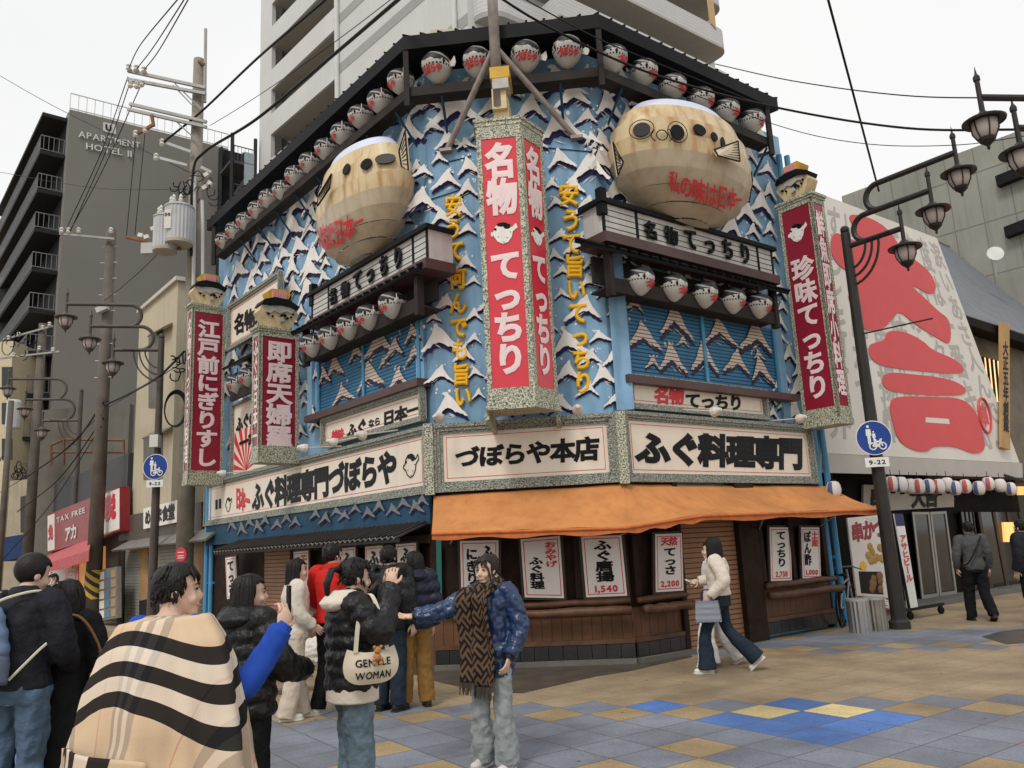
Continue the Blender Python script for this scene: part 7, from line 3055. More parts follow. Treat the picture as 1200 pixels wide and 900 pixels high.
def hair_mesh(root, hm, style, mat, H):
    mb = MB()
    rr = random.Random(len(root.name) + int(H * 1000))
    T = lambda p: hm @ V(p)

    def cap(sx, sy, sz, cy, cz, front, low):
        seg, hh = 32, 20
        vs, fs = [], []
        for i in range(hh + 1):
            th = math.pi * i / hh
            for j in range(seg):
                ph = 2 * math.pi * j / seg
                p = V((sx * math.sin(th) * math.cos(ph), cy + sy * math.sin(th) * math.sin(ph), cz + sz * math.cos(th)))
                if p.z < low:
                    p = V((p.x * .5, p.y * .5 - .02, low))
                lim = front + .012 * math.sin(ph * 9) + .006 * math.sin(ph * 23)
                if p.y > .032 and p.z < lim:
                    k = .74
                    p = V((p.x * k, p.y * .55, p.z * .8 + .02))
                p *= 1 + .018 * noise.noise(p * 45)
                vs.append(T(p))
        for i in range(hh):
            for j in range(seg):
                a, b = i * seg + j, i * seg + (j + 1) % seg
                fs.append((a, b, b + seg, a + seg))
        mb.add(vs, fs)
    long_ = style in ('long', 'bob', 'longside')
    cap(.086, .106, .100, -.014, .034, .062 if style != 'bob' else .05, -.075 if style in ('short', 'crop') else -.07)
    if style == 'crop':
        pass
    if style in ('short', 'bun', 'pony'):
        for k in range(110):
            a = rr.uniform(-.2, 2 * math.pi + .2)
            z = rr.uniform(-.045, .07)
            p = V((.08 * math.cos(a), -.014 + .098 * math.sin(a), z))
            if p.y > .045 and z < .05:
                continue
            q = V((p.x * 1.03, p.y * 1.03, p.z - rr.uniform(.008, .022)))
            top = V((p.x * .7, p.y * .7, p.z + .05))
            mb.tube([T(top), T(p * 1.03), T(q)], [.006, .008, .002], 5)
    if style == 'bun':
        for k in range(5):
            mb.ball(T((rr.uniform(-.01, .01), -.10 + rr.uniform(-.012, .012), .085 + rr.uniform(-.012, .012))), .036, 10)
        for s_ in (-1, 1):
            mb.tube([T((s_ * .03, .085, .08)), T((s_ * .074, .075, .02)), T((s_ * .078, .055, -.06)), T((s_ * .07, .05, -.11))], [.012, .009, .006, .002], 6)
    if style == 'pony':
        base = V((0, -.11, .04))
        for k in range(16):
            dx, dz = rr.uniform(-.025, .025), rr.uniform(-.02, .02)
            mb.tube([T(base + V((dx, 0, dz))), T(base + V((dx * 1.6, -.055, .0))), T(base + V((dx * 2, -.075, -.09))), T(base + V((dx * 1.5, -.06, -.2 + rr.uniform(-.03, .03))))], [.014, .016, .014, .003], 6)
    if long_:
        L = {'long': .40, 'bob': .17, 'longside': .42}[style]
        for k in range(150):
            a = R(rr.uniform(168, 372)) if style != 'bob' else R(rr.uniform(150, 390))
            x, y = math.cos(a), math.sin(a)
            z0 = rr.uniform(-.02, .1)
            p0 = V((x * .05, -.014 + y * .06, .115))
            p1 = V((x * .086, -.014 + y * .104, z0 * .6))
            ln = L * rr.uniform(.82, 1.05)
            ww = 1.15 if style == 'bob' else 1.22
            p2 = V((x * .086 * ww, -.02 + y * .108, z0 * .6 - ln * .5))
            p3 = V((x * .08 * (1.3 if style != 'bob' else 1.0) + rr.uniform(-.015, .015), -.025 + y * .11 + (.02 if y > -.3 else 0), z0 * .6 - ln))
            if p1.y > .05:
                p1.y = .05
            pts = cat([p0, p1, p2, p3], 4)
            N = len(pts)
            mb.tube([T(p) for p in pts], [.011 if i < N - 3 else .011 * (N - i) / 4 for i in range(N)], 5)
    return mb.build('hair', mat, root, smooth=True)


def person(label, loc, face, H=1.65, J=None, top=None, legs=None, shoes=SHW, hair=('short', HAIR), head_yaw=0, head_pitch=0, hands=(None, None), group=None, lean=0, female=True, hood=None, extra_sleeve=None, collar=.06):
    """face: world heading in degrees (0 = away from the camera, 90 = to the right); all joints in the person's own frame"""
    root = thing('person', label, 'person', (0, 0, 0), group)
    j = dict(JD)
    if not female:
        for k in ('shL', 'elL', 'wrL'):
            j[k] = (j[k][0] - .025, j[k][1], j[k][2])
        for k in ('shR', 'elR', 'wrR'):
            j[k] = (j[k][0] + .025, j[k][1], j[k][2])
    j.update(J or {})
    hc = V(j['head'])
    hm = Matrix.Translation(hc) @ Matrix.Rotation(-R(head_yaw), 4, 'Z') @ Matrix.Rotation(R(head_pitch), 4, 'X')
    # --- body, one continuous skin
    mb = MB()
    torso(mb, j, .80, 1.43)
    limb(mb, [j['neck'], (V(j['neck']) + hc) / 2, hc + V((0, -.01, -.03))], [.052, .048, .05], 4)
    mb.ball(hm @ V((0, -.012, .03)), (.074, .092, .086), 20, rot=hm.to_3x3())
    mb.ball(hm @ V((0, .014, -.025)), (.063, .074, .088), 20, rot=hm.to_3x3())
    mb.ball(hm @ V((0, .055, -.088)), (.034, .03, .03), 12, rot=hm.to_3x3())
    for s_ in (-1, 1):
        mb.ball(hm @ V((s_ * .074, -.008, -.008)), (.010, .022, .032), 10, rot=hm.to_3x3())
        mb.ball(hm @ V((s_ * .036, .064, -.035)), (.025, .02, .024), 10, rot=hm.to_3x3())
    mb.tube([hm @ V((0, .080, .012)), hm @ V((0, .098, -.026))], [.008, .0125], 8)
    mb.ball(hm @ V((0, .092, -.032)), (.017, .012, .010), 8, rot=hm.to_3x3())
    mb.ball(hm @ V((0, .080, -.064)), (.024, .012, .012), 8, rot=hm.to_3x3())
    for s in 'LR':
        limb(mb, [j['sh' + s], j['el' + s], j['wr' + s]], [.048, .040, .027], 6, 10)
        limb(mb, [j['hi' + s], j['kn' + s], j['an' + s]], [.082, .052, .037], 6, 12)
        a = V(j['an' + s])
        mb.ball(a + V((0, .05, -.04)), (.035, .10, .03), 10)
    body = remeshed(mb, 'body', [SKIN], root, .0085, 2)
    # hands joined to the same mesh
    mb = MB()
    for s, sd, hp in (('L', -1, hands[0]), ('R', 1, hands[1])):
        w_ = V(j['wr' + s])
        d = (w_ - V(j['el' + s])).normalized()
        hp = hp or {}
        hand(mb, w_, hp.get('d', d), hp.get('pn', (-sd, .2, 0)), 1.0, hp.get('curl', .45), hp.get('side', sd))
    hme = mb.mesh('h', [SKIN])
    hme.polygons.foreach_set('use_smooth', [True] * len(hme.polygons))
    bm = bmesh.new()
    bm.from_mesh(body.data)
    bm.from_mesh(hme)
    bm.to_mesh(body.data)
    bm.free()
    bpy.data.meshes.remove(hme)
    # --- face
    for s_ in (-1, 1):
        mb = MB()
        mb.ball(hm @ V((s_ * .031, .0805, .010)), (.0145, .006, .0065), 10, rot=hm.to_3x3())
        mb.build('eye', EYEW, body, smooth=True)
        mb = MB()
        mb.tube([hm @ V((s_ * .014, .087, .028)), hm @ V((s_ * .032, .086, .034)), hm @ V((s_ * .05, .072, .029))], [.003, .0036, .002], 6)
        mb.build('eyebrow', HAIR, body)
    mb = MB()
    mb.tube([hm @ V((-.024, .080, -.062)), hm @ V((-.01, .0905, -.0645)), hm @ V((.01, .0905, -.0645)), hm @ V((.024, .080, -.062))], [.003, .0058, .0058, .003], 6)
    mb.build('mouth', SKINL, body)
    if hair:
        hair_mesh(root, hm, hair[0], hair[1], H)
    # --- clothes
    sd = int(abs(loc[0] * 10)) + 1
    if top:
        mt, hem, t = top['mat'], top.get('hem', .78), top.get('t', .03)
        q = top.get('quilt')
        mb = MB()
        torso(mb, j, hem, 1.385, t, t + .01, top.get('flare', 0), q, minw=top.get('minw', 0))
        rs = top.get('sl', (.068, .060, .050))
        for s in 'LR':
            sh, el, wr = V(j['sh' + s]), V(j['el' + s]), V(j['wr' + s])
            inn = sh + (spine(j, sh.z) - sh) * .35
            wr2 = wr + (wr - el).normalized() * .0
            limb(mb, [inn, sh, el, wr2], [rs[0] + t * .5, rs[0] + t * .7, rs[1] + t * .7, rs[2] + t * .4], 9, 14, q)
        if collar:
            n_ = V(j['neck'])
            mb.rings([(n_ + V((0, 0, z)), V((r_, 0, 0)), V((0, r_ * .95, 0))) for z, r_ in ((-.06, .10 + t * .4), (.0, .082 + t * .3), (collar - .02, .074 + t * .3), (collar, .06 + t * .2))], 18)
        o = remeshed(mb, top.get('name', 'jacket'), [mt], root, .0115, 2, top.get('fold', .008), top.get('ff', (11, 11, 9)), sd)
        if top.get('cuff'):
            for s in 'LR':
                w_ = V(j['wr' + s])
                d = (w_ - V(j['el' + s])).normalized()
                mb = MB()
                mb.tube([w_ - d * .02, w_ + d * .025], [rs[2] + .0, rs[2] - .008], 14)
                mb.build('cuff', top['cuff'], o, smooth=False)
        if top.get('hemband'):
            mb = MB()
            torso(mb, j, hem - .045, hem + .01, t * .7, t * .7, top.get('flare', 0), None, minw=top.get('minw', 0) * .97)
            mb.build('hem_band', top['hemband'], o, smooth=False)
    if hood:
        mb = MB()
        n_ = V(j['neck'])
        mb.rings([(n_ + V((0, -.05 - .02 * math.sin(i), -.10 + i * .04)), V((a, 0, 0)), V((0, b, 0))) for i, (a, b) in enumerate(((.06, .05), (.13, .12), (.155, .135), (.14, .115), (.10, .09)))], 20)
        remeshed(mb, 'hood', [hood], root, .012, 4, .008, seed=4)
    if legs:
        mt, rs = legs['mat'], legs.get('r', (.098, .078, .07))
        mb = MB()
        wz = legs.get('waist', 1.0)
        torso(mb, j, .80, wz, .014, .018)
        for s in 'LR':
            hi, kn, an = V(j['hi' + s]), V(j['kn' + s]), V(j['an' + s])
            limb(mb, [hi, kn, an + (an - kn).normalized() * legs.get('drop', .02)], list(rs), 10, 16)
        remeshed(mb, legs.get('name', 'trousers'), [mt], root, .0115, 2, legs.get('fold', .009) * 1.15, (12, 12, 10), sd + 7)
        if legs.get('skirt'):
            mb = MB()
            torso(mb, j, legs['skirt'], 1.0, .04, .05, .06)
            remeshed(mb, 'coat_skirt', [mt], root, .013, 2, .008, seed=sd)
    for s in 'LR':
        a, k = V(j['an' + s]), V(j['kn' + s])
        toe = V((a.x * 1.12 - j['hi' + s][0] * .1, a.y + .16, a.z))
        sh_ = (a - k).normalized()
        yv = V((0.06 * (1 if a.x > 0 else -1), 1, 0))
        yv = (yv - sh_ * yv.dot(sh_)).normalized() if abs(sh_.z) < .93 else yv.normalized()
        xv = yv.cross(V((0, 0, 1)) if abs(yv.z) < .9 else V((1, 0, 0))).normalized()
        zv = xv.cross(yv)
        Rm = Matrix((xv, yv, zv)).transposed()
        O = a - zv * .0
        mb = MB()
        for y_, z_, (rx, ry, rz_) in ((-.03, -.03, (.042, .05, .055)), (.04, -.035, (.042, .07, .042)), (.11, -.045, (.046, .06, .032))):
            mb.ball(O + Rm @ V((0, y_, z_)), (rx, ry, rz_), 14, rot=Rm)
        o = remeshed(mb, 'shoe', [shoes], root, .009, 2)
        mb = MB()
        ring = [(x, y) for x, y in ((-.036, -.075), (.036, -.075), (.044, .0), (.05, .09), (.04, .155), (0, .178), (-.04, .155), (-.05, .09), (-.044, .0))]
        lo = [O + Rm @ V((x, y, -.080)) for x, y in ring]
        mb.slab([p + zv * .022 for p in lo], .022)
        mb.build('sole', SHW if shoes is not SHB else SHB, o)
    k = H / 1.65
    root.scale = (k, k, k)
    root.rotation_euler = (0, 0, -R(face))
    root.location = (loc[0], loc[1], 0)
    root['_x'] = 0
    del root['_x']
    mw = Matrix.Translation(V((loc[0], loc[1], 0))) @ Matrix.Rotation(-R(face), 4, 'Z') @ Matrix.Scale(k, 4)
    return root, (lambda *p: mw @ V(p)), mw


def at_px(px, Y, py=700):
    p = atY(px, py, Y)
    return (p.x, p.y)


def feet(px, py):
    p = atZ(px, py, 0)
    return (p.x, p.y)


def cloth(name, fn, nu, nv, mats, parent, thick=.01, uvs=(1, 1), wrapu=False):
    """sheet from fn(u,v)->point with its own UVs and a real thickness"""
    vs = [fn(i / nu, j_ / nv) for i in range(nu + 1) for j_ in range(nv + 1)]
    fs, uv = [], []
    for i in range(nu):
        for j_ in range(nv):
            a = i * (nv + 1) + j_
            fs.append((a, a + nv + 1, a + nv + 2, a + 1))
            uv += [(i / nu, j_ / nv), ((i + 1) / nu, j_ / nv), ((i + 1) / nu, (j_ + 1) / nv), (i / nu, (j_ + 1) / nv)]
    me = bpy.data.meshes.new(name)
    me.from_pydata([tuple(v) for v in vs], [], fs)
    ul = me.uv_layers.new(name='UVMap')
    for k, (a, b) in enumerate(uv):
        ul.data[k].uv = uvs(a, b) if callable(uvs) else (a * uvs[0], b * uvs[1])
    for m in (mats if isinstance(mats, (list, tuple)) else [mats]):
        me.materials.append(m)
    me.polygons.foreach_set('use_smooth', [True] * len(fs))
    o = bpy.data.objects.new(name, me)
    col.objects.link(o)
    o.parent = parent
    md = o.modifiers.new('solid', 'SOLIDIFY')
    md.thickness = thick
    md.offset = 0
    return o


def ramp_const(n, stops):
    r = n.new('ShaderNodeValToRGB')
    r.color_ramp.interpolation = 'CONSTANT'
    e = r.color_ramp.elements
    e[0].position, e[0].color = stops[0][0], (*stops[0][1], 1)
    e[1].position, e[1].color = stops[1][0], (*stops[1][1], 1)
    for p, c in stops[2:]:
        q = e.new(p)
        q.color = (*c, 1)
    return r


def M_plaid():
    m = M('camel check wool', (.5, .4, .3), .9, var=0, spec=.08)
    n, l, b = nodes_of(m)
    bg_, bl, wh, rd, gr = (.60, .445, .30), (.012, .012, .014), (.66, .58, .49), (.52, .13, .10), (.20, .18, .165)
    uv = n.new('ShaderNodeUVMap')
    sp = n.new('ShaderNodeSeparateXYZ')
    l.new(uv.outputs['UV'], sp.inputs[0])
    outs = []
    for ax, st in ((0, [(0, bg_), (.10, rd), (.115, bg_), (.16, bg_), (.30, gr), (.37, wh), (.44, gr), (.51, wh), (.58, gr), (.65, bg_)]),
                   (1, [(0, bg_), (.27, bl), (.345, wh), (.42, bl), (.495, wh), (.57, bl), (.645, bg_), (.93, rd), (.945, bg_)])):
        f = n.new('ShaderNodeMath')
        f.operation = 'FRACT'
        l.new(sp.outputs[ax], f.inputs[0])
        r = ramp_const(n, st)
        l.new(f.outputs[0], r.inputs['Fac'])
        outs.append(r.outputs['Color'])
    # weft stripes lie over the paler warp stripes
    mu = n.new('ShaderNodeMixRGB')
    rf = ramp_const(n, [(0, (.5,) * 3), (.27, (.97,) * 3), (.345, (.72,) * 3), (.42, (.97,) * 3), (.495, (.72,) * 3), (.57, (.97,) * 3), (.645, (.5,) * 3), (.93, (.8,) * 3), (.945, (.5,) * 3)])
    l.new(f.outputs[0], rf.inputs['Fac'])
    l.new(rf.outputs['Color'], mu.inputs['Fac'])
    l.new(outs[0], mu.inputs['Color1'])
    l.new(outs[1], mu.inputs['Color2'])
    l.new(mu.outputs['Color'], b.inputs['Base Color'])
    t = n.new('ShaderNodeTexNoise')
    t.inputs['Scale'].default_value = 160
    bp = n.new('ShaderNodeBump')
    bp.inputs['Strength'].default_value = .35
    bp.inputs['Distance'].default_value = .004
    l.new(t.outputs['Fac'], bp.inputs['Height'])
    l.new(bp.outputs['Normal'], b.inputs['Normal'])
    return m


def M_key(name, c1, c2, cell):
    """interlocking key pattern: alternating upright and level bars"""
    m = M(name, c1, .85, var=0, spec=.1)
    n, l, b = nodes_of(m)
    uv = n.new('ShaderNodeUVMap')
    mp = n.new('ShaderNodeMapping')
    mp.inputs['Rotation'].default_value = (0, 0, R(45))
    mp.inputs['Scale'].default_value = (1 / cell, 1 / cell, 1)
    l.new(uv.outputs['UV'], mp.inputs['Vector'])
    ck = n.new('ShaderNodeTexChecker')
    ck.inputs['Scale'].default_value = 1
    ck.inputs['Color1'].default_value = (0, 0, 0, 1)
    ck.inputs['Color2'].default_value = (1, 1, 1, 1)
    l.new(mp.outputs['Vector'], ck.inputs['Vector'])
    sp = n.new('ShaderNodeSeparateXYZ')
    l.new(mp.outputs['Vector'], sp.inputs[0])
    st = []
    for ax in (0, 1):
        a = n.new('ShaderNodeMath')
        a.operation = 'MULTIPLY'
        a.inputs[1].default_value = 2
        l.new(sp.outputs[ax], a.inputs[0])
        f = n.new('ShaderNodeMath')
        f.operation = 'FRACT'
        l.new(a.outputs[0], f.inputs[0])
        g = n.new('ShaderNodeMath')
        g.operation = 'LESS_THAN'
        g.inputs[1].default_value = .5
        l.new(f.outputs[0], g.inputs[0])
        st.append(g.outputs[0])
    mx_ = n.new('ShaderNodeMixRGB')
    l.new(ck.outputs['Color'], mx_.inputs['Fac'])
    l.new(st[0], mx_.inputs['Color1'])
    l.new(st[1], mx_.inputs['Color2'])
    m2 = n.new('ShaderNodeMixRGB')
    l.new(mx_.outputs['Color'], m2.inputs['Fac'])
    m2.inputs['Color1'].default_value = (*c1, 1)
    m2.inputs['Color2'].default_value = (*c2, 1)
    l.new(m2.outputs['Color'], b.inputs['Base Color'])
    return m


# ---- woman in the shiny blue jacket, arm held out to her friend
r_, W_, mw = person('smiling woman in shiny blue jacket and long brown patterned scarf reaching her hand out', feet(583, 900), -152, 1.60,
    J=dict(shR=(.16, .01, 1.345), elR=(.37, .12, 1.22), wrR=(.575, .25, 1.19), elL=(-.25, -.02, 1.08), wrL=(-.215, .10, .86), knR=(.10, .05, .48), anR=(.12, .0, .08), knL=(-.10, .04, .47), anL=(-.13, .05, .08), head=(.005, .03, 1.528)),
    top=dict(mat=BLUEP, hem=.70, t=.03, sl=(.058, .06, .048), fold=.017, ff=(14, 14, 17), minw=.145, cuff=PUFF),
    legs=dict(mat=DENIML, r=(.09, .074, .105), fold=.016, drop=.03), hair=('bun', HAIRB), head_yaw=8, head_pitch=-2,
    hands=(None, dict(d=(.87, .42, -.02), pn=(-.2, .3, .9), curl=.25)))
SCF = M_key('brown black key scarf', (.015, .012, .011), (.115, .072, .046), .085)


def scarf(u, v):
    # two tails side by side in front, v downwards
    z = 1.41 - v * .76
    x = -.11 + .20 * u
    bulge = .195 + .02 * math.sin(v * 7 + u * 3) + .02 * math.cos(u * 9)
    if v < .12:
        bulge -= (.12 - v) * .6
    return V((x + .015 * math.sin(v * 6), bulge + .015 * noise.noise(V((u * 4, v * 5, 1))), z))


cloth('scarf', scarf, 16, 40, SCF, r_, .016, (.30, .72))


def scarf2(u, v):
    z = 1.40 - v * .72
    return V((.045 + .14 * u + .01 * math.sin(v * 5), .215 + .02 * math.sin(v * 6 + 1) - (.07 if v < .1 else 0) * (1 - v * 10), z))


cloth('scarf_tail', scarf2, 10, 36, SCF, r_, .016, (.16, .64))


def loop(u, v):
    a = u * 2 * math.pi
    t = v * 2 * math.pi
    rr = .098 + .034 * math.cos(t)
    return V((rr * math.cos(a), .015 + rr * math.sin(a) * 1.05, 1.405 + .05 * math.sin(t) - .02 * math.sin(a)))


cloth('scarf_loop', loop, 32, 12, SCF, r_, .004, (.7, .25))
fr_ = random.Random(2)
mb = MB()
for k in range(42):
    u = k / 41
    p = scarf(u, 1.0) if k % 2 == 0 else scarf2(u, 1.0)
    mb.tube([p, p + V((fr_.uniform(-.01, .01), fr_.uniform(-.01, .01), -.05)), p + V((fr_.uniform(-.015, .015), fr_.uniform(-.01, .01), -.10))], [.004, .004, .002], 4)
mb.build('fringe', M('scarf fringe', (.06, .045, .035), .9), r_)
mb = MB()
mb.ball((-.083, .03, 1.475), .012, 8)
mb.build('earring', M('tan earring', (.45, .28, .12), .3), r_)

# ---- woman with the white tote photographing her
r_, W_, mw = person('woman in black puffer jacket with cream hood taking a photo, cream tote on her shoulder', at_px(412, 5.35), 62, 1.63,
    J=dict(elR=(.25, .10, 1.19), wrR=(.11, .23, 1.46), elL=(-.22, .10, 1.22), wrL=(-.06, .25, 1.47), head=(0, .03, 1.528), knL=(-.10, .03, .48), anL=(-.12, -.03, .08), anR=(.10, .02, .08)),
    top=dict(mat=PUFF, hem=.84, t=.042, sl=(.060, .055, .046), quilt=(.085, .024), fold=.011, ff=(17, 17, 14), minw=.16), legs=dict(mat=DENIMM, r=(.098, .09, .095), fold=.014, drop=.03), hair=('pony', HAIR), head_pitch=-8, hood=CREAMC,
    hands=(dict(d=(.3, .2, .9), pn=(.8, .5, 0), curl=.7), dict(d=(-.2, .15, .95), pn=(-.8, .5, 0), curl=.6)))
mb = MB()
torso(mb, JD, .78, .88, .040, .05, 0, None, minw=.165)
mb.build('cream_hem', CREAMC, r_, smooth=True)
ph_ = thing('mobile_phone', 'phone held up in the hands of the woman with the cream tote', 'phone', tuple(W_(.03, .34, 1.55)))
mb = MB()
c = W_(.03, .34, 1.55)
mb.box(c, (.145, .009, .075), Matrix.Rotation(-R(62), 3, 'Z'))
mb.build('case', BLACK, ph_, bevel=.003)
# tote bag hanging by her right side
tb = thing('tote_bag', 'cream canvas tote bag lettered GENTLE WOMAN with a small toy bear', 'bag', tuple(W_(.27, -.02, .90)))
TOTE = M('cream canvas', (.60, .53, .42), .85, var=.06)
TX, TY = .265, .04


def tote_pt(u, v, o):
    wv = .150 + .02 * math.sin(v * math.pi) + .012 * (1 - v)
    x = (u - .5) * 2 * wv
    z = .90 + v * .215 - .03 * (1 - (2 * u - 1) ** 2) * max(0, v - .5) * 2 + .05 * abs(2 * u - 1) ** 4 * (1 - v) ** 2
    return W_(TX + o * (.045 * math.sin(math.pi * min(max(u, .02), .98)) * math.sin(math.pi * min(max(v * .9 + .08, 0), 1))), TY + x, z)


mb = MB()
for o_ in (1, -1):
    vs = [tote_pt(i / 16, j_ / 12, o_) for i in range(17) for j_ in range(13)]
    mb.add(vs, [(i * 13 + j_, (i + 1) * 13 + j_, (i + 1) * 13 + j_ + 1, i * 13 + j_ + 1) if o_ == 1 else (i * 13 + j_, i * 13 + j_ + 1, (i + 1) * 13 + j_ + 1, (i + 1) * 13 + j_) for i in range(16) for j_ in range(12)])
mb.build('bag_body', TOTE, tb, smooth=True)
mb = MB()
for y in (-.10, .10):
    pts = cat([W_(TX + .01, TY + y, 1.09), W_(TX - .005, TY + y * .8, 1.24), W_(.20, TY + y * .35, 1.415), W_(.12, y * .35, 1.425)], 6)
    side = (W_(0, 1, 0) - W_(0, 0, 0)) * .013
    th_ = (W_(1, 0, 0) - W_(0, 0, 0)) * .004
    for a, b in zip(pts, pts[1:]):
        mb.add([a - side - th_, a + side - th_, b + side - th_, b - side - th_, a - side + th_, a + side + th_, b + side + th_, b - side + th_], [(0, 1, 2, 3), (7, 6, 5, 4), (0, 4, 5, 1), (3, 2, 6, 7), (0, 3, 7, 4), (1, 5, 6, 2)])
mb.build('strap', TOTE, tb)
mb = MB()
nrm_ = (W_(1, 0, 0) - W_(0, 0, 0)).normalized()


def on_bag(p):
    q = mw.inverted() @ p
    u = (q.y - TY) / .32 + .5
    v = (q.z - .90) / .215
    return p + nrm_ * (.045 * math.sin(math.pi * min(max(u, .02), .98)) * math.sin(math.pi * min(max(v * .9 + .08, 0), 1)))


fw_ = lambda q: [W_(TX, TY + y, z) for y, z in q]
text_into(mb, 'GENTLE', fw_(((-.11, 1.06), (.12, 1.06), (.12, 1.0), (-.11, 1.0))), nrm_, False, .02, .002, off=.004, warp=on_bag)
text_into(mb, 'WOMAN', fw_(((-.11, .985), (.12, .985), (.12, .925), (-.11, .925))), nrm_, False, .02, .002, off=.004, warp=on_bag)
mb.build('lettering', INK, tb)
mb = MB()
for (y, z), o_, rr in (((.02, 1.06), .06, .026), ((.02, 1.10), .068, .023), ((.0, 1.12), .07, .010), ((.042, 1.12), .07, .010), ((-.005, 1.045), .068, .011), ((.045, 1.045), .068, .011), ((.0, 1.025), .068, .013), ((.04, 1.025), .068, .013)):
    mb.ball(W_(TX + o_, TY + y, z), rr, 10)
tag(mb.build('toy_bear', M('tan plush', (.42, .20, .08), .9, var=.2, scale=30)), 'small tan plush bear clipped to the cream tote bag', 'toy')

# ---- the couple with phone and bag
r_, W_, mw = person('man in navy jacket and jeans with pale blue drawstring bag on his back', at_px(29, 5.3), 8, 1.77, female=False,
    J=dict(head=(.01, .05, 1.52), elR=(.25, .03, 1.10), wrR=(.17, .20, .98), elL=(-.25, .02, 1.10), wrL=(-.16, .2, 1.0)),
    top=dict(mat=DRKJ, hem=.88, t=.024, sl=(.07, .062, .05), fold=.013, ff=(10, 10, 8), minw=.15), legs=dict(mat=DENIM, r=(.10, .076, .068), fold=.014), hair=('crop', HAIR), head_yaw=28, head_pitch=-14, shoes=SHB)
bp_ = thing('drawstring_bag', 'pale blue drawstring bag with grey base on the back of the man in jeans', 'bag', tuple(W_(-.05, -.2, .92)))
DSB = M('pale blue nylon', (.14, .21, .34), .7, var=.12, scale=8)
DSG = M('blue grey nylon', (.085, .10, .15), .7, var=.12)
mb = MB()
rs = []
for i in range(17):
    t = i / 16
    z = .93 + t * .42
    a = .17 * (1 - .62 * max(0, t - .15) ** 1.3) * (1 + .10 * math.sin(i * 1.9) * t)
    b = .075 * math.sin(math.pi * (.12 + .78 * (1 - t))) + .02
    cx = -.08 + t * .0
    rs.append((W_(cx, -.185 - .02 * (1 - t), z), (W_(a, 0, 0) - W_(0, 0, 0)), (W_(0, b, 0) - W_(0, 0, 0))))
mb.rings(rs[:7], 24, 1)
mb.rings(rs[6:], 24, 0)
mb.build('sack', [DSB, DSG], bp_, smooth=True)
ROPE = M('cream rope', (.62, .57, .46), .8, var=.05)
for s_ in (-1, 1):
    mb = MB()
    mb.tube(cat([W_(-.08, -.21, 1.34), W_(-.08 + s_ * .10, -.165, 1.40), W_(s_ * .13, -.02, 1.425), W_(s_ * .17, .10, 1.33)], 6), .0085, 6)
    mb.tube(cat([W_(-.08 + s_ * .15, -.17, .95), W_(s_ * .19 - .02, -.10, 1.08), W_(s_ * .225, .02, 1.2), W_(s_ * .17, .12, 1.33)], 6), .0085, 6)
    mb.build('rope_strap', ROPE, bp_)
r_, W_, mw = person('woman in long black coat with dark bob hair and brown shoulder bag, seen from behind', at_px(78, 5.55), -6, 1.585,
    J=dict(elR=(.22, .02, 1.10), wrR=(.16, .18, .98), elL=(-.2, .03, 1.10), wrL=(-.14, .2, .98)),
    top=dict(mat=BLKC, hem=.42, t=.03, sl=(.07, .062, .05), fold=.009, flare=.05, name='coat'), legs=dict(mat=BLKT, r=(.11, .11, .13), drop=.04), hair=('bob', HAIR), head_yaw=-25, shoes=SHB)
sb = thing('shoulder_bag', 'small brown shoulder bag at the side of the woman in the long black coat', 'bag', tuple(W_(.24, -.03, .80)))
BRL = M('brown leather', (.20, .10, .03), .45, var=.2)
mb = MB()
c = W_(.285, -.06, .93)
mb.box(c, (.09, .17, .21), Matrix.Rotation(R(6), 3, 'Z'))
mb.build('bag_body', BRL, sb, bevel=.02)
mb = MB()
mb.box(c + V((0, -.005, .06)), (.10, .175, .10), Matrix.Rotation(R(6), 3, 'Z'))
mb.build('flap', BRL, sb, bevel=.015)
mb = MB()
mb.tube(cat([W_(.26, -.03, .99), W_(.255, -.06, 1.2), W_(.12, -.10, 1.41), W_(-.08, -.12, 1.36), W_(-.2, -.05, 1.2)], 7), .011, 6)
mb.build('strap', BRL, sb)

# ---- person in the plaid shawl raising a phone
PLD = M_plaid()
r_, W_, mw = person('person wrapped in a beige plaid shawl with black stripes, holding up a phone', at_px(199, 3.75), 25, 1.655, female=False,
    J=dict(elR=(.25, .17, 1.10), wrR=(.36, .33, 1.33), head=(.01, .04, 1.525), elL=(-.30, .05, 1.1), wrL=(-.26, .22, 1.05)),
    top=dict(mat=BLUSL, hem=.85, t=.02, sl=(.056, .054, .044), fold=.009, name='jumper', cuff=BLUSL, minw=0), collar=0, legs=dict(mat=BLKT), hair=('short', HAIR), head_yaw=48, shoes=SHB,
    hands=(None, dict(d=(-.1, .35, .9), pn=(-.8, .3, .1), curl=.75)))


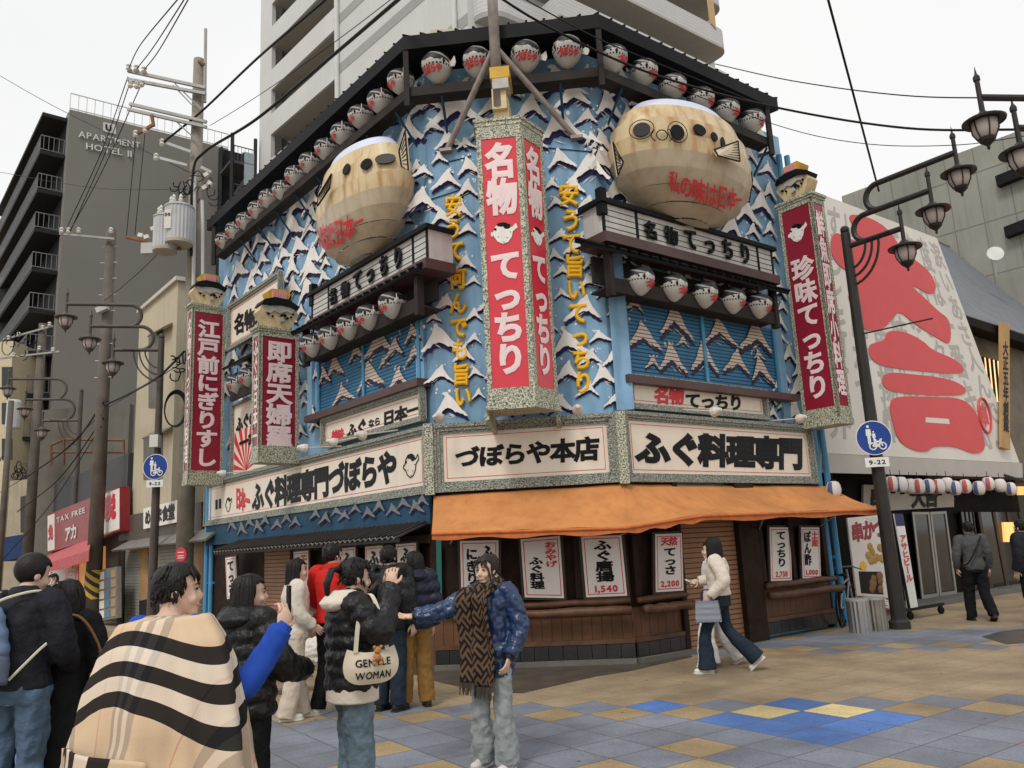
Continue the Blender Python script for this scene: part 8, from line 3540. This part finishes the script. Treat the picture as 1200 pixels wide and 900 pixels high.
def shawl(u, v):
    a = R(30) + u * R(360)      # once round, open at the front right
    th = a
    vv = v ** .8
    z = 1.425 - .05 * v ** .5 - .74 * max(0, v - .12) / .88 - (.035 if v > .12 else 0) * 0
    spread = [.085, .222, .29, .33, .355, .375, .39, .40, .41]
    k = v * 8
    i = min(int(k), 7)
    r0 = spread[i] + (spread[i + 1] - spread[i]) * (k - i)
    x, y = math.cos(th), math.sin(th)
    ax, ay = r0 * .99, r0 * .78
    if x > 0:
        ax *= 1 + .12 * v * x
    fold = (.042 * math.sin(th * 6 + 1.2 + v * 1.5) + .020 * math.sin(th * 11 + v * 3) + .008 * math.sin(th * 23 + v * 5)) * v ** 1.2
    rr = 1 + fold / max(r0, .1)
    p = V((x * ax * rr, y * ay * rr - .02, z))
    p.z += .05 * x * math.sin(v * 3.1) + .02 * math.sin(th * 3) * v
    # one corner thrown over: hem lifts on the left
    p.z += .10 * max(0, -x) * v ** 2
    return p + V((0, .0, .0)) + V((.012 * noise.noise(V((u * 9, v * 6, 2))), .012 * noise.noise(V((u * 9, v * 6, 7))), 0))


cloth('plaid_shawl', shawl, 120, 60, PLD, r_, .008, lambda u, v: (.24 + (math.cos(R(30) + u * R(360)) * (.25 + .75 * v) * 1.5 if math.sin(R(30) + u * R(360)) < .3 else u * 3.3), v * 1.12 - .30 * (math.cos(R(30) + u * R(360)) ** 2) * (.2 + v) + .10))


def shawl_end(u, v):
    a = R(185) + u * R(120)
    rr = .42 + .02 * math.sin(u * 11)
    return V((math.cos(a) * rr, math.sin(a) * rr * .84 - .02, .86 - v * .42 + .07 * math.sin(u * 2.6)))


cloth('shawl_end', shawl_end, 50, 24, PLD, r_, .008, lambda u, v: (.2 + v * .3, .02 + u * .75 + v * .1))
ph_ = thing('mobile_phone', 'black phone held up by the person in the plaid shawl', 'phone', tuple(W_(.34, .42, 1.42)))
mb = MB()
mb.box(W_(.335, .40, 1.445), (.012, .078, .155), Matrix.Rotation(-R(25), 3, 'Z') @ Matrix.Rotation(R(50), 3, 'Z'))
mb.build('case', BLACK, ph_, bevel=.003)

# ---- woman in the black puffer with the plastic bag
r_, W_, mw = person('woman in black puffer jacket with long dark hair, back turned, right hand forward', at_px(291, 5.15), 35, 1.565,
    J=dict(elR=(.27, .06, 1.10), wrR=(.20, .30, 1.03), elL=(-.24, .02, 1.10), wrL=(-.20, .16, .95)),
    top=dict(mat=PUFF, hem=.78, t=.04, sl=(.066, .06, .048), quilt=(.09, .026), minw=.16, fold=.011, ff=(16, 16, 14)), legs=dict(mat=BLKT, r=(.095, .075, .06)), hair=('longside', HAIR), head_yaw=35, hood=PUFF, shoes=SHB)
pb_ = thing('plastic_bag', 'pale mint plastic bag hanging by the woman in the black puffer', 'bag', tuple(W_(.12, -.20, .40)))
mb = MB()
rs = []
for i in range(13):
    t = i / 12
    a = .05 + .085 * math.sin(math.pi * min(1, .25 + t * .75)) if t < .9 else .06
    a = .11 - .07 * t + .012 * math.sin(i * 2.1)
    rs.append((W_(.13 + .01 * math.sin(i), -.22, .38 + t * .42), W_(a, 0, 0) - W_(0, 0, 0), W_(0, .05 + .02 * math.sin(i * 1.3), 0) - W_(0, 0, 0)))
mb.rings(rs, 14)
mb.build('bag_body', M('mint plastic', (.45, .58, .48), .35, var=.3, scale=14, spec=.4), pb_, smooth=True)

# ---- customers at the counter
r_, W_, mw = person('woman in cream jacket and cream trousers with long dark hair, facing right', feet(346, 843), 68, 1.645,
    J=dict(elR=(.2, .0, 1.10), wrR=(.17, .17, .95), elL=(-.2, .04, 1.1), wrL=(-.12, .2, 1.0), anR=(.1, -.1, .09), knR=(.1, -.02, .48), anL=(-.1, .08, .08)),
    top=dict(mat=CREAMC, hem=.82, t=.03, sl=(.068, .062, .05), fold=.009), legs=dict(mat=CREAMT, r=(.10, .085, .105), drop=.05, fold=.008), hair=('long', HAIR), shoes=SHW)
r_, W_, mw = person('tall man in red jumper and black trousers at the counter', feet(390, 838), 28, 1.79, female=False,
    J=dict(elR=(.25, .08, 1.1), wrR=(.15, .25, 1.05), elL=(-.25, .05, 1.1), wrL=(-.16, .22, 1.02), anL=(-.17, -.02, .08), anR=(.17, .0, .08)),
    top=dict(mat=REDK, hem=.88, t=.03, sl=(.075, .068, .052), fold=.006, name='jumper', collar=.03), legs=dict(mat=BLKT, r=(.105, .085, .08), fold=.008), hair=('short', HAIR), head_yaw=20, shoes=SHW)
r_, W_, mw = person('dark haired man in black jacket with green cross body bag at the counter', feet(458, 833), 25, 1.735, female=False,
    top=dict(mat=PUFF, hem=.80, t=.045, sl=(.08, .072, .056), quilt=(.12, .014), minw=.16), legs=dict(mat=DENIMD, r=(.105, .085, .08)), hair=('short', HAIR), shoes=SHB)
gb = thing('cross_body_bag', 'olive green cross body bag on the back of the man in black', 'bag', tuple(W_(.02, -.25, 1.0)))
mb = MB()
mb.ball(W_(.08, -.24, 1.08), (.20, .07, .11), 16, rot=Matrix.Rotation(-R(25), 3, 'Z'))
mb.build('pouch', M('olive canvas', (.045, .055, .03), .8), gb, smooth=True)
mb = MB()
mb.tube(cat([W_(-.12, -.22, 1.12), W_(-.17, -.14, 1.3), W_(-.12, .02, 1.43)], 6), .014, 6)
mb.build('strap', BLACK, gb)
r_, W_, mw = person('smiling woman in navy puffer jacket and mustard trousers looking left', feet(488, 829), -18, 1.66,
    J=dict(elL=(-.25, .06, 1.12), wrL=(-.2, .28, 1.06), anL=(-.12, .02, .08), anR=(.12, -.02, .08)),
    top=dict(mat=NAVYP, hem=.82, t=.045, sl=(.075, .07, .055), quilt=(.12, .026), minw=.165, fold=.01), legs=dict(mat=MUST, r=(.10, .085, .085), fold=.009), hair=('bob', HAIR), head_yaw=-62, shoes=SHB, hood=NAVYP)

# ---- walkers on the right
r_, W_, mw = person('woman walking left in cream jacket and flared dark jeans with patterned handbag', feet(852, 788), -72, 1.655,
    J=dict(knL=(-.09, .20, .50), anL=(-.10, .22, .08), knR=(.09, -.06, .50), anR=(.10, -.36, .17), elL=(-.235, -.08, 1.12), wrL=(-.20, .10, .93), elR=(.22, .05, 1.14), wrR=(.16, .26, 1.10), head=(0, .03, 1.528)),
    top=dict(mat=CREAMC, hem=.93, t=.03, sl=(.068, .068, .05), fold=.010), legs=dict(mat=DENIMD, r=(.095, .07, .115), drop=.03, fold=.007), hair=('long', HAIR), head_yaw=42, shoes=SHW,
    hands=(None, dict(curl=.9)))
hb = thing('handbag', 'blue and pale patterned handbag carried by the walking woman', 'bag', tuple(W_(-.20, .14, .62)))


def bagpt(u, v, o):
    wv = .155 - .02 * v
    return W_(-.22 - o * .06, .14 + (u - .5) * 2 * wv, .63 + .25 * v)


BAGP = M_key('patterned handbag', (.05, .07, .13), (.40, .42, .44), .05)
mb = MB()
mb.slab(q4([bagpt(0, 1, -1), bagpt(1, 1, -1), bagpt(1, 0, -1), bagpt(0, 0, -1)]), .002)
o = MB()
vs = [bagpt(a, b, c) for c in (-1, 1) for a, b in ((0, 0), (1, 0), (1, 1), (0, 1))]
o.add(vs, [(0, 1, 2, 3), (7, 6, 5, 4), (0, 4, 5, 1), (1, 5, 6, 2), (2, 6, 7, 3), (3, 7, 4, 0)])
bo = o.build('bag_body', BAGP, hb)
ul = bo.data.uv_layers.new(name='UVMap')
for p in bo.data.polygons:
    for k, li in enumerate(p.loop_indices):
        ul.data[li].uv = ((0, 0), (.31, 0), (.31, .25), (0, .25))[k]
mb = MB()
for o_ in (-1, 1):
    mb.tube(cat([bagpt(.25, 1, o_ * .8), W_(-.21 - o_ * .02, .10, 1.0), W_(-.21 - o_ * .02, .19, 1.0), bagpt(.75, 1, o_ * .8)], 6), .011, 6)
mb.tube([bagpt(0, .0, 0), bagpt(1, .0, 0)], .012, 6)
mb.build('handle', M('navy leather', (.012, .016, .04), .4), hb)
ph_ = MB()
ph_.box(W_(.13, .36, 1.10), (.07, .14, .012), Matrix.Rotation(R(60), 3, 'Z') @ Matrix.Rotation(R(25), 3, 'X'))
tag(ph_.build('mobile_phone', M('silver phone', (.5, .5, .5), .3), None, bevel=.003), 'silver phone in the hand of the walking woman', 'phone')
r_, W_, mw = person('person in white walking hidden just behind the woman with the patterned handbag', feet(846, 780), -78, 1.60,
    J=dict(knL=(-.09, .16, .50), anL=(-.10, .16, .08), knR=(.09, -.04, .50), anR=(.10, -.26, .13)),
    top=dict(mat=WHT, hem=.70, t=.04, sl=(.075, .07, .055), fold=.006), legs=dict(mat=WHT, r=(.11, .10, .15), drop=.03, fold=.01), hair=('long', HAIR), shoes=SHW)
r_, W_, mw = person('man in grey jacket walking away on the right with a cross body strap', feet(1152, 728), 8, 1.70, female=False,
    J=dict(anL=(-.11, .14, .08), knL=(-.1, .12, .48), anR=(.12, -.16, .12), knR=(.1, .0, .48), elL=(-.27, -.04, 1.1), wrL=(-.26, .04, .88)),
    top=dict(mat=GREYJ, hem=.84, t=.02, sl=(.064, .056, .046), t_=0, fold=.012, minw=.14), legs=dict(mat=BLKT, r=(.105, .09, .085)), hair=('short', HAIR), shoes=SHB)
mb = MB()
mb.tube(cat([(.14, -.10, 1.40), (.0, -.19, 1.2), (-.14, -.18, .98), (-.19, -.05, .92)], 6), .012, 6)
mb.build('strap', BLACK, r_)
r_, W_, mw = person('person in dark clothes with a bag, half cut off by the right edge', at_px(1211, 13.6), -30, 1.68,
    top=dict(mat=DRKJ, hem=.75, t=.05, sl=(.08, .075, .06), fold=.008), legs=dict(mat=BLKT), hair=('short', HAIR), shoes=SHB)
r_, W_, mw = person('person in a white face mask far down the left street', at_px(62, 15.5), 170, 1.60,
    top=dict(mat=DRKJ, hem=.8, t=.04), legs=dict(mat=BLKT), hair=('short', HAIR), shoes=SHB)
mb = MB()
mb.ball((0, .075, 1.475), (.055, .045, .045), 12)
mb.build('face_mask', WHT, r_, smooth=True)

# ---- the big white dog behind the customers
FUR = M('white fur', (.62, .58, .51), .95, var=.1, scale=18, bump=.6, bscale=70, spec=.1)
dp = atZ(352, 812, 0)
dog = thing('white_dog', 'large fluffy white dog standing behind the legs of the customers', 'dog', tuple(dp))
dd = V((.97, .22, 0)).normalized()
ds = V((.22, -.97, 0)).normalized()
D_ = lambda x, y, z: dp + dd * x + ds * y + V((0, 0, z))
mb = MB()
mb.rings([(D_(x, 0, z), ds * a, V((0, 0, b))) for x, z, a, b in ((-.50, .46, .05, .06), (-.44, .45, .15, .17), (-.25, .44, .165, .18), (0, .45, .16, .175), (.22, .46, .175, .21), (.38, .50, .15, .18), (.46, .54, .09, .10))], 18)
limb(mb, [D_(.34, 0, .52), D_(.46, 0, .66), D_(.54, 0, .74)], [.15, .115, .095], 6)
mb.ball(D_(.58, 0, .77), (.11, .10, .10), 14)
limb(mb, [D_(.62, 0, .75), D_(.74, 0, .715)], [.065, .042], 4)
for s_ in (-1, 1):
    mb.ball(D_(.54, s_ * .07, .87), (.035, .03, .06), 10)
    limb(mb, [D_(.30, s_ * .10, .42), D_(.31, s_ * .105, .22), D_(.30, s_ * .105, .05)], [.085, .055, .048], 5)
    mb.ball(D_(.33, s_ * .105, .035), (.07, .05, .035), 10)
    limb(mb, [D_(-.34, s_ * .10, .42), D_(-.28, s_ * .11, .28), D_(-.42, s_ * .11, .19), D_(-.40, s_ * .11, .05)], [.12, .085, .05, .046], 5)
    mb.ball(D_(-.37, s_ * .11, .035), (.07, .05, .035), 10)
limb(mb, [D_(-.46, 0, .50), D_(-.56, .0, .64), D_(-.46, .02, .76), D_(-.32, .03, .72)], [.05, .085, .095, .06], 6)
ORG_ = ORG[dog]
mb.v = [tuple(V(v) - ORG_) for v in mb.v]
remeshed(mb, 'body', [FUR], dog, .014, 2, .016, (22, 22, 22), 3)
mb = MB()
mb.ball(D_(.785, 0, .73), (.02, .02, .018), 8)
mb.build('nose', INK, dog)
for s_ in (-1, 1):
    mb = MB()
    mb.ball(D_(.66, s_ * .045, .80), .013, 8)
    mb.build('eye', EYEW, dog)
bpy.data.objects.remove(CURO)
bpy.data.scenes.remove(TMP)
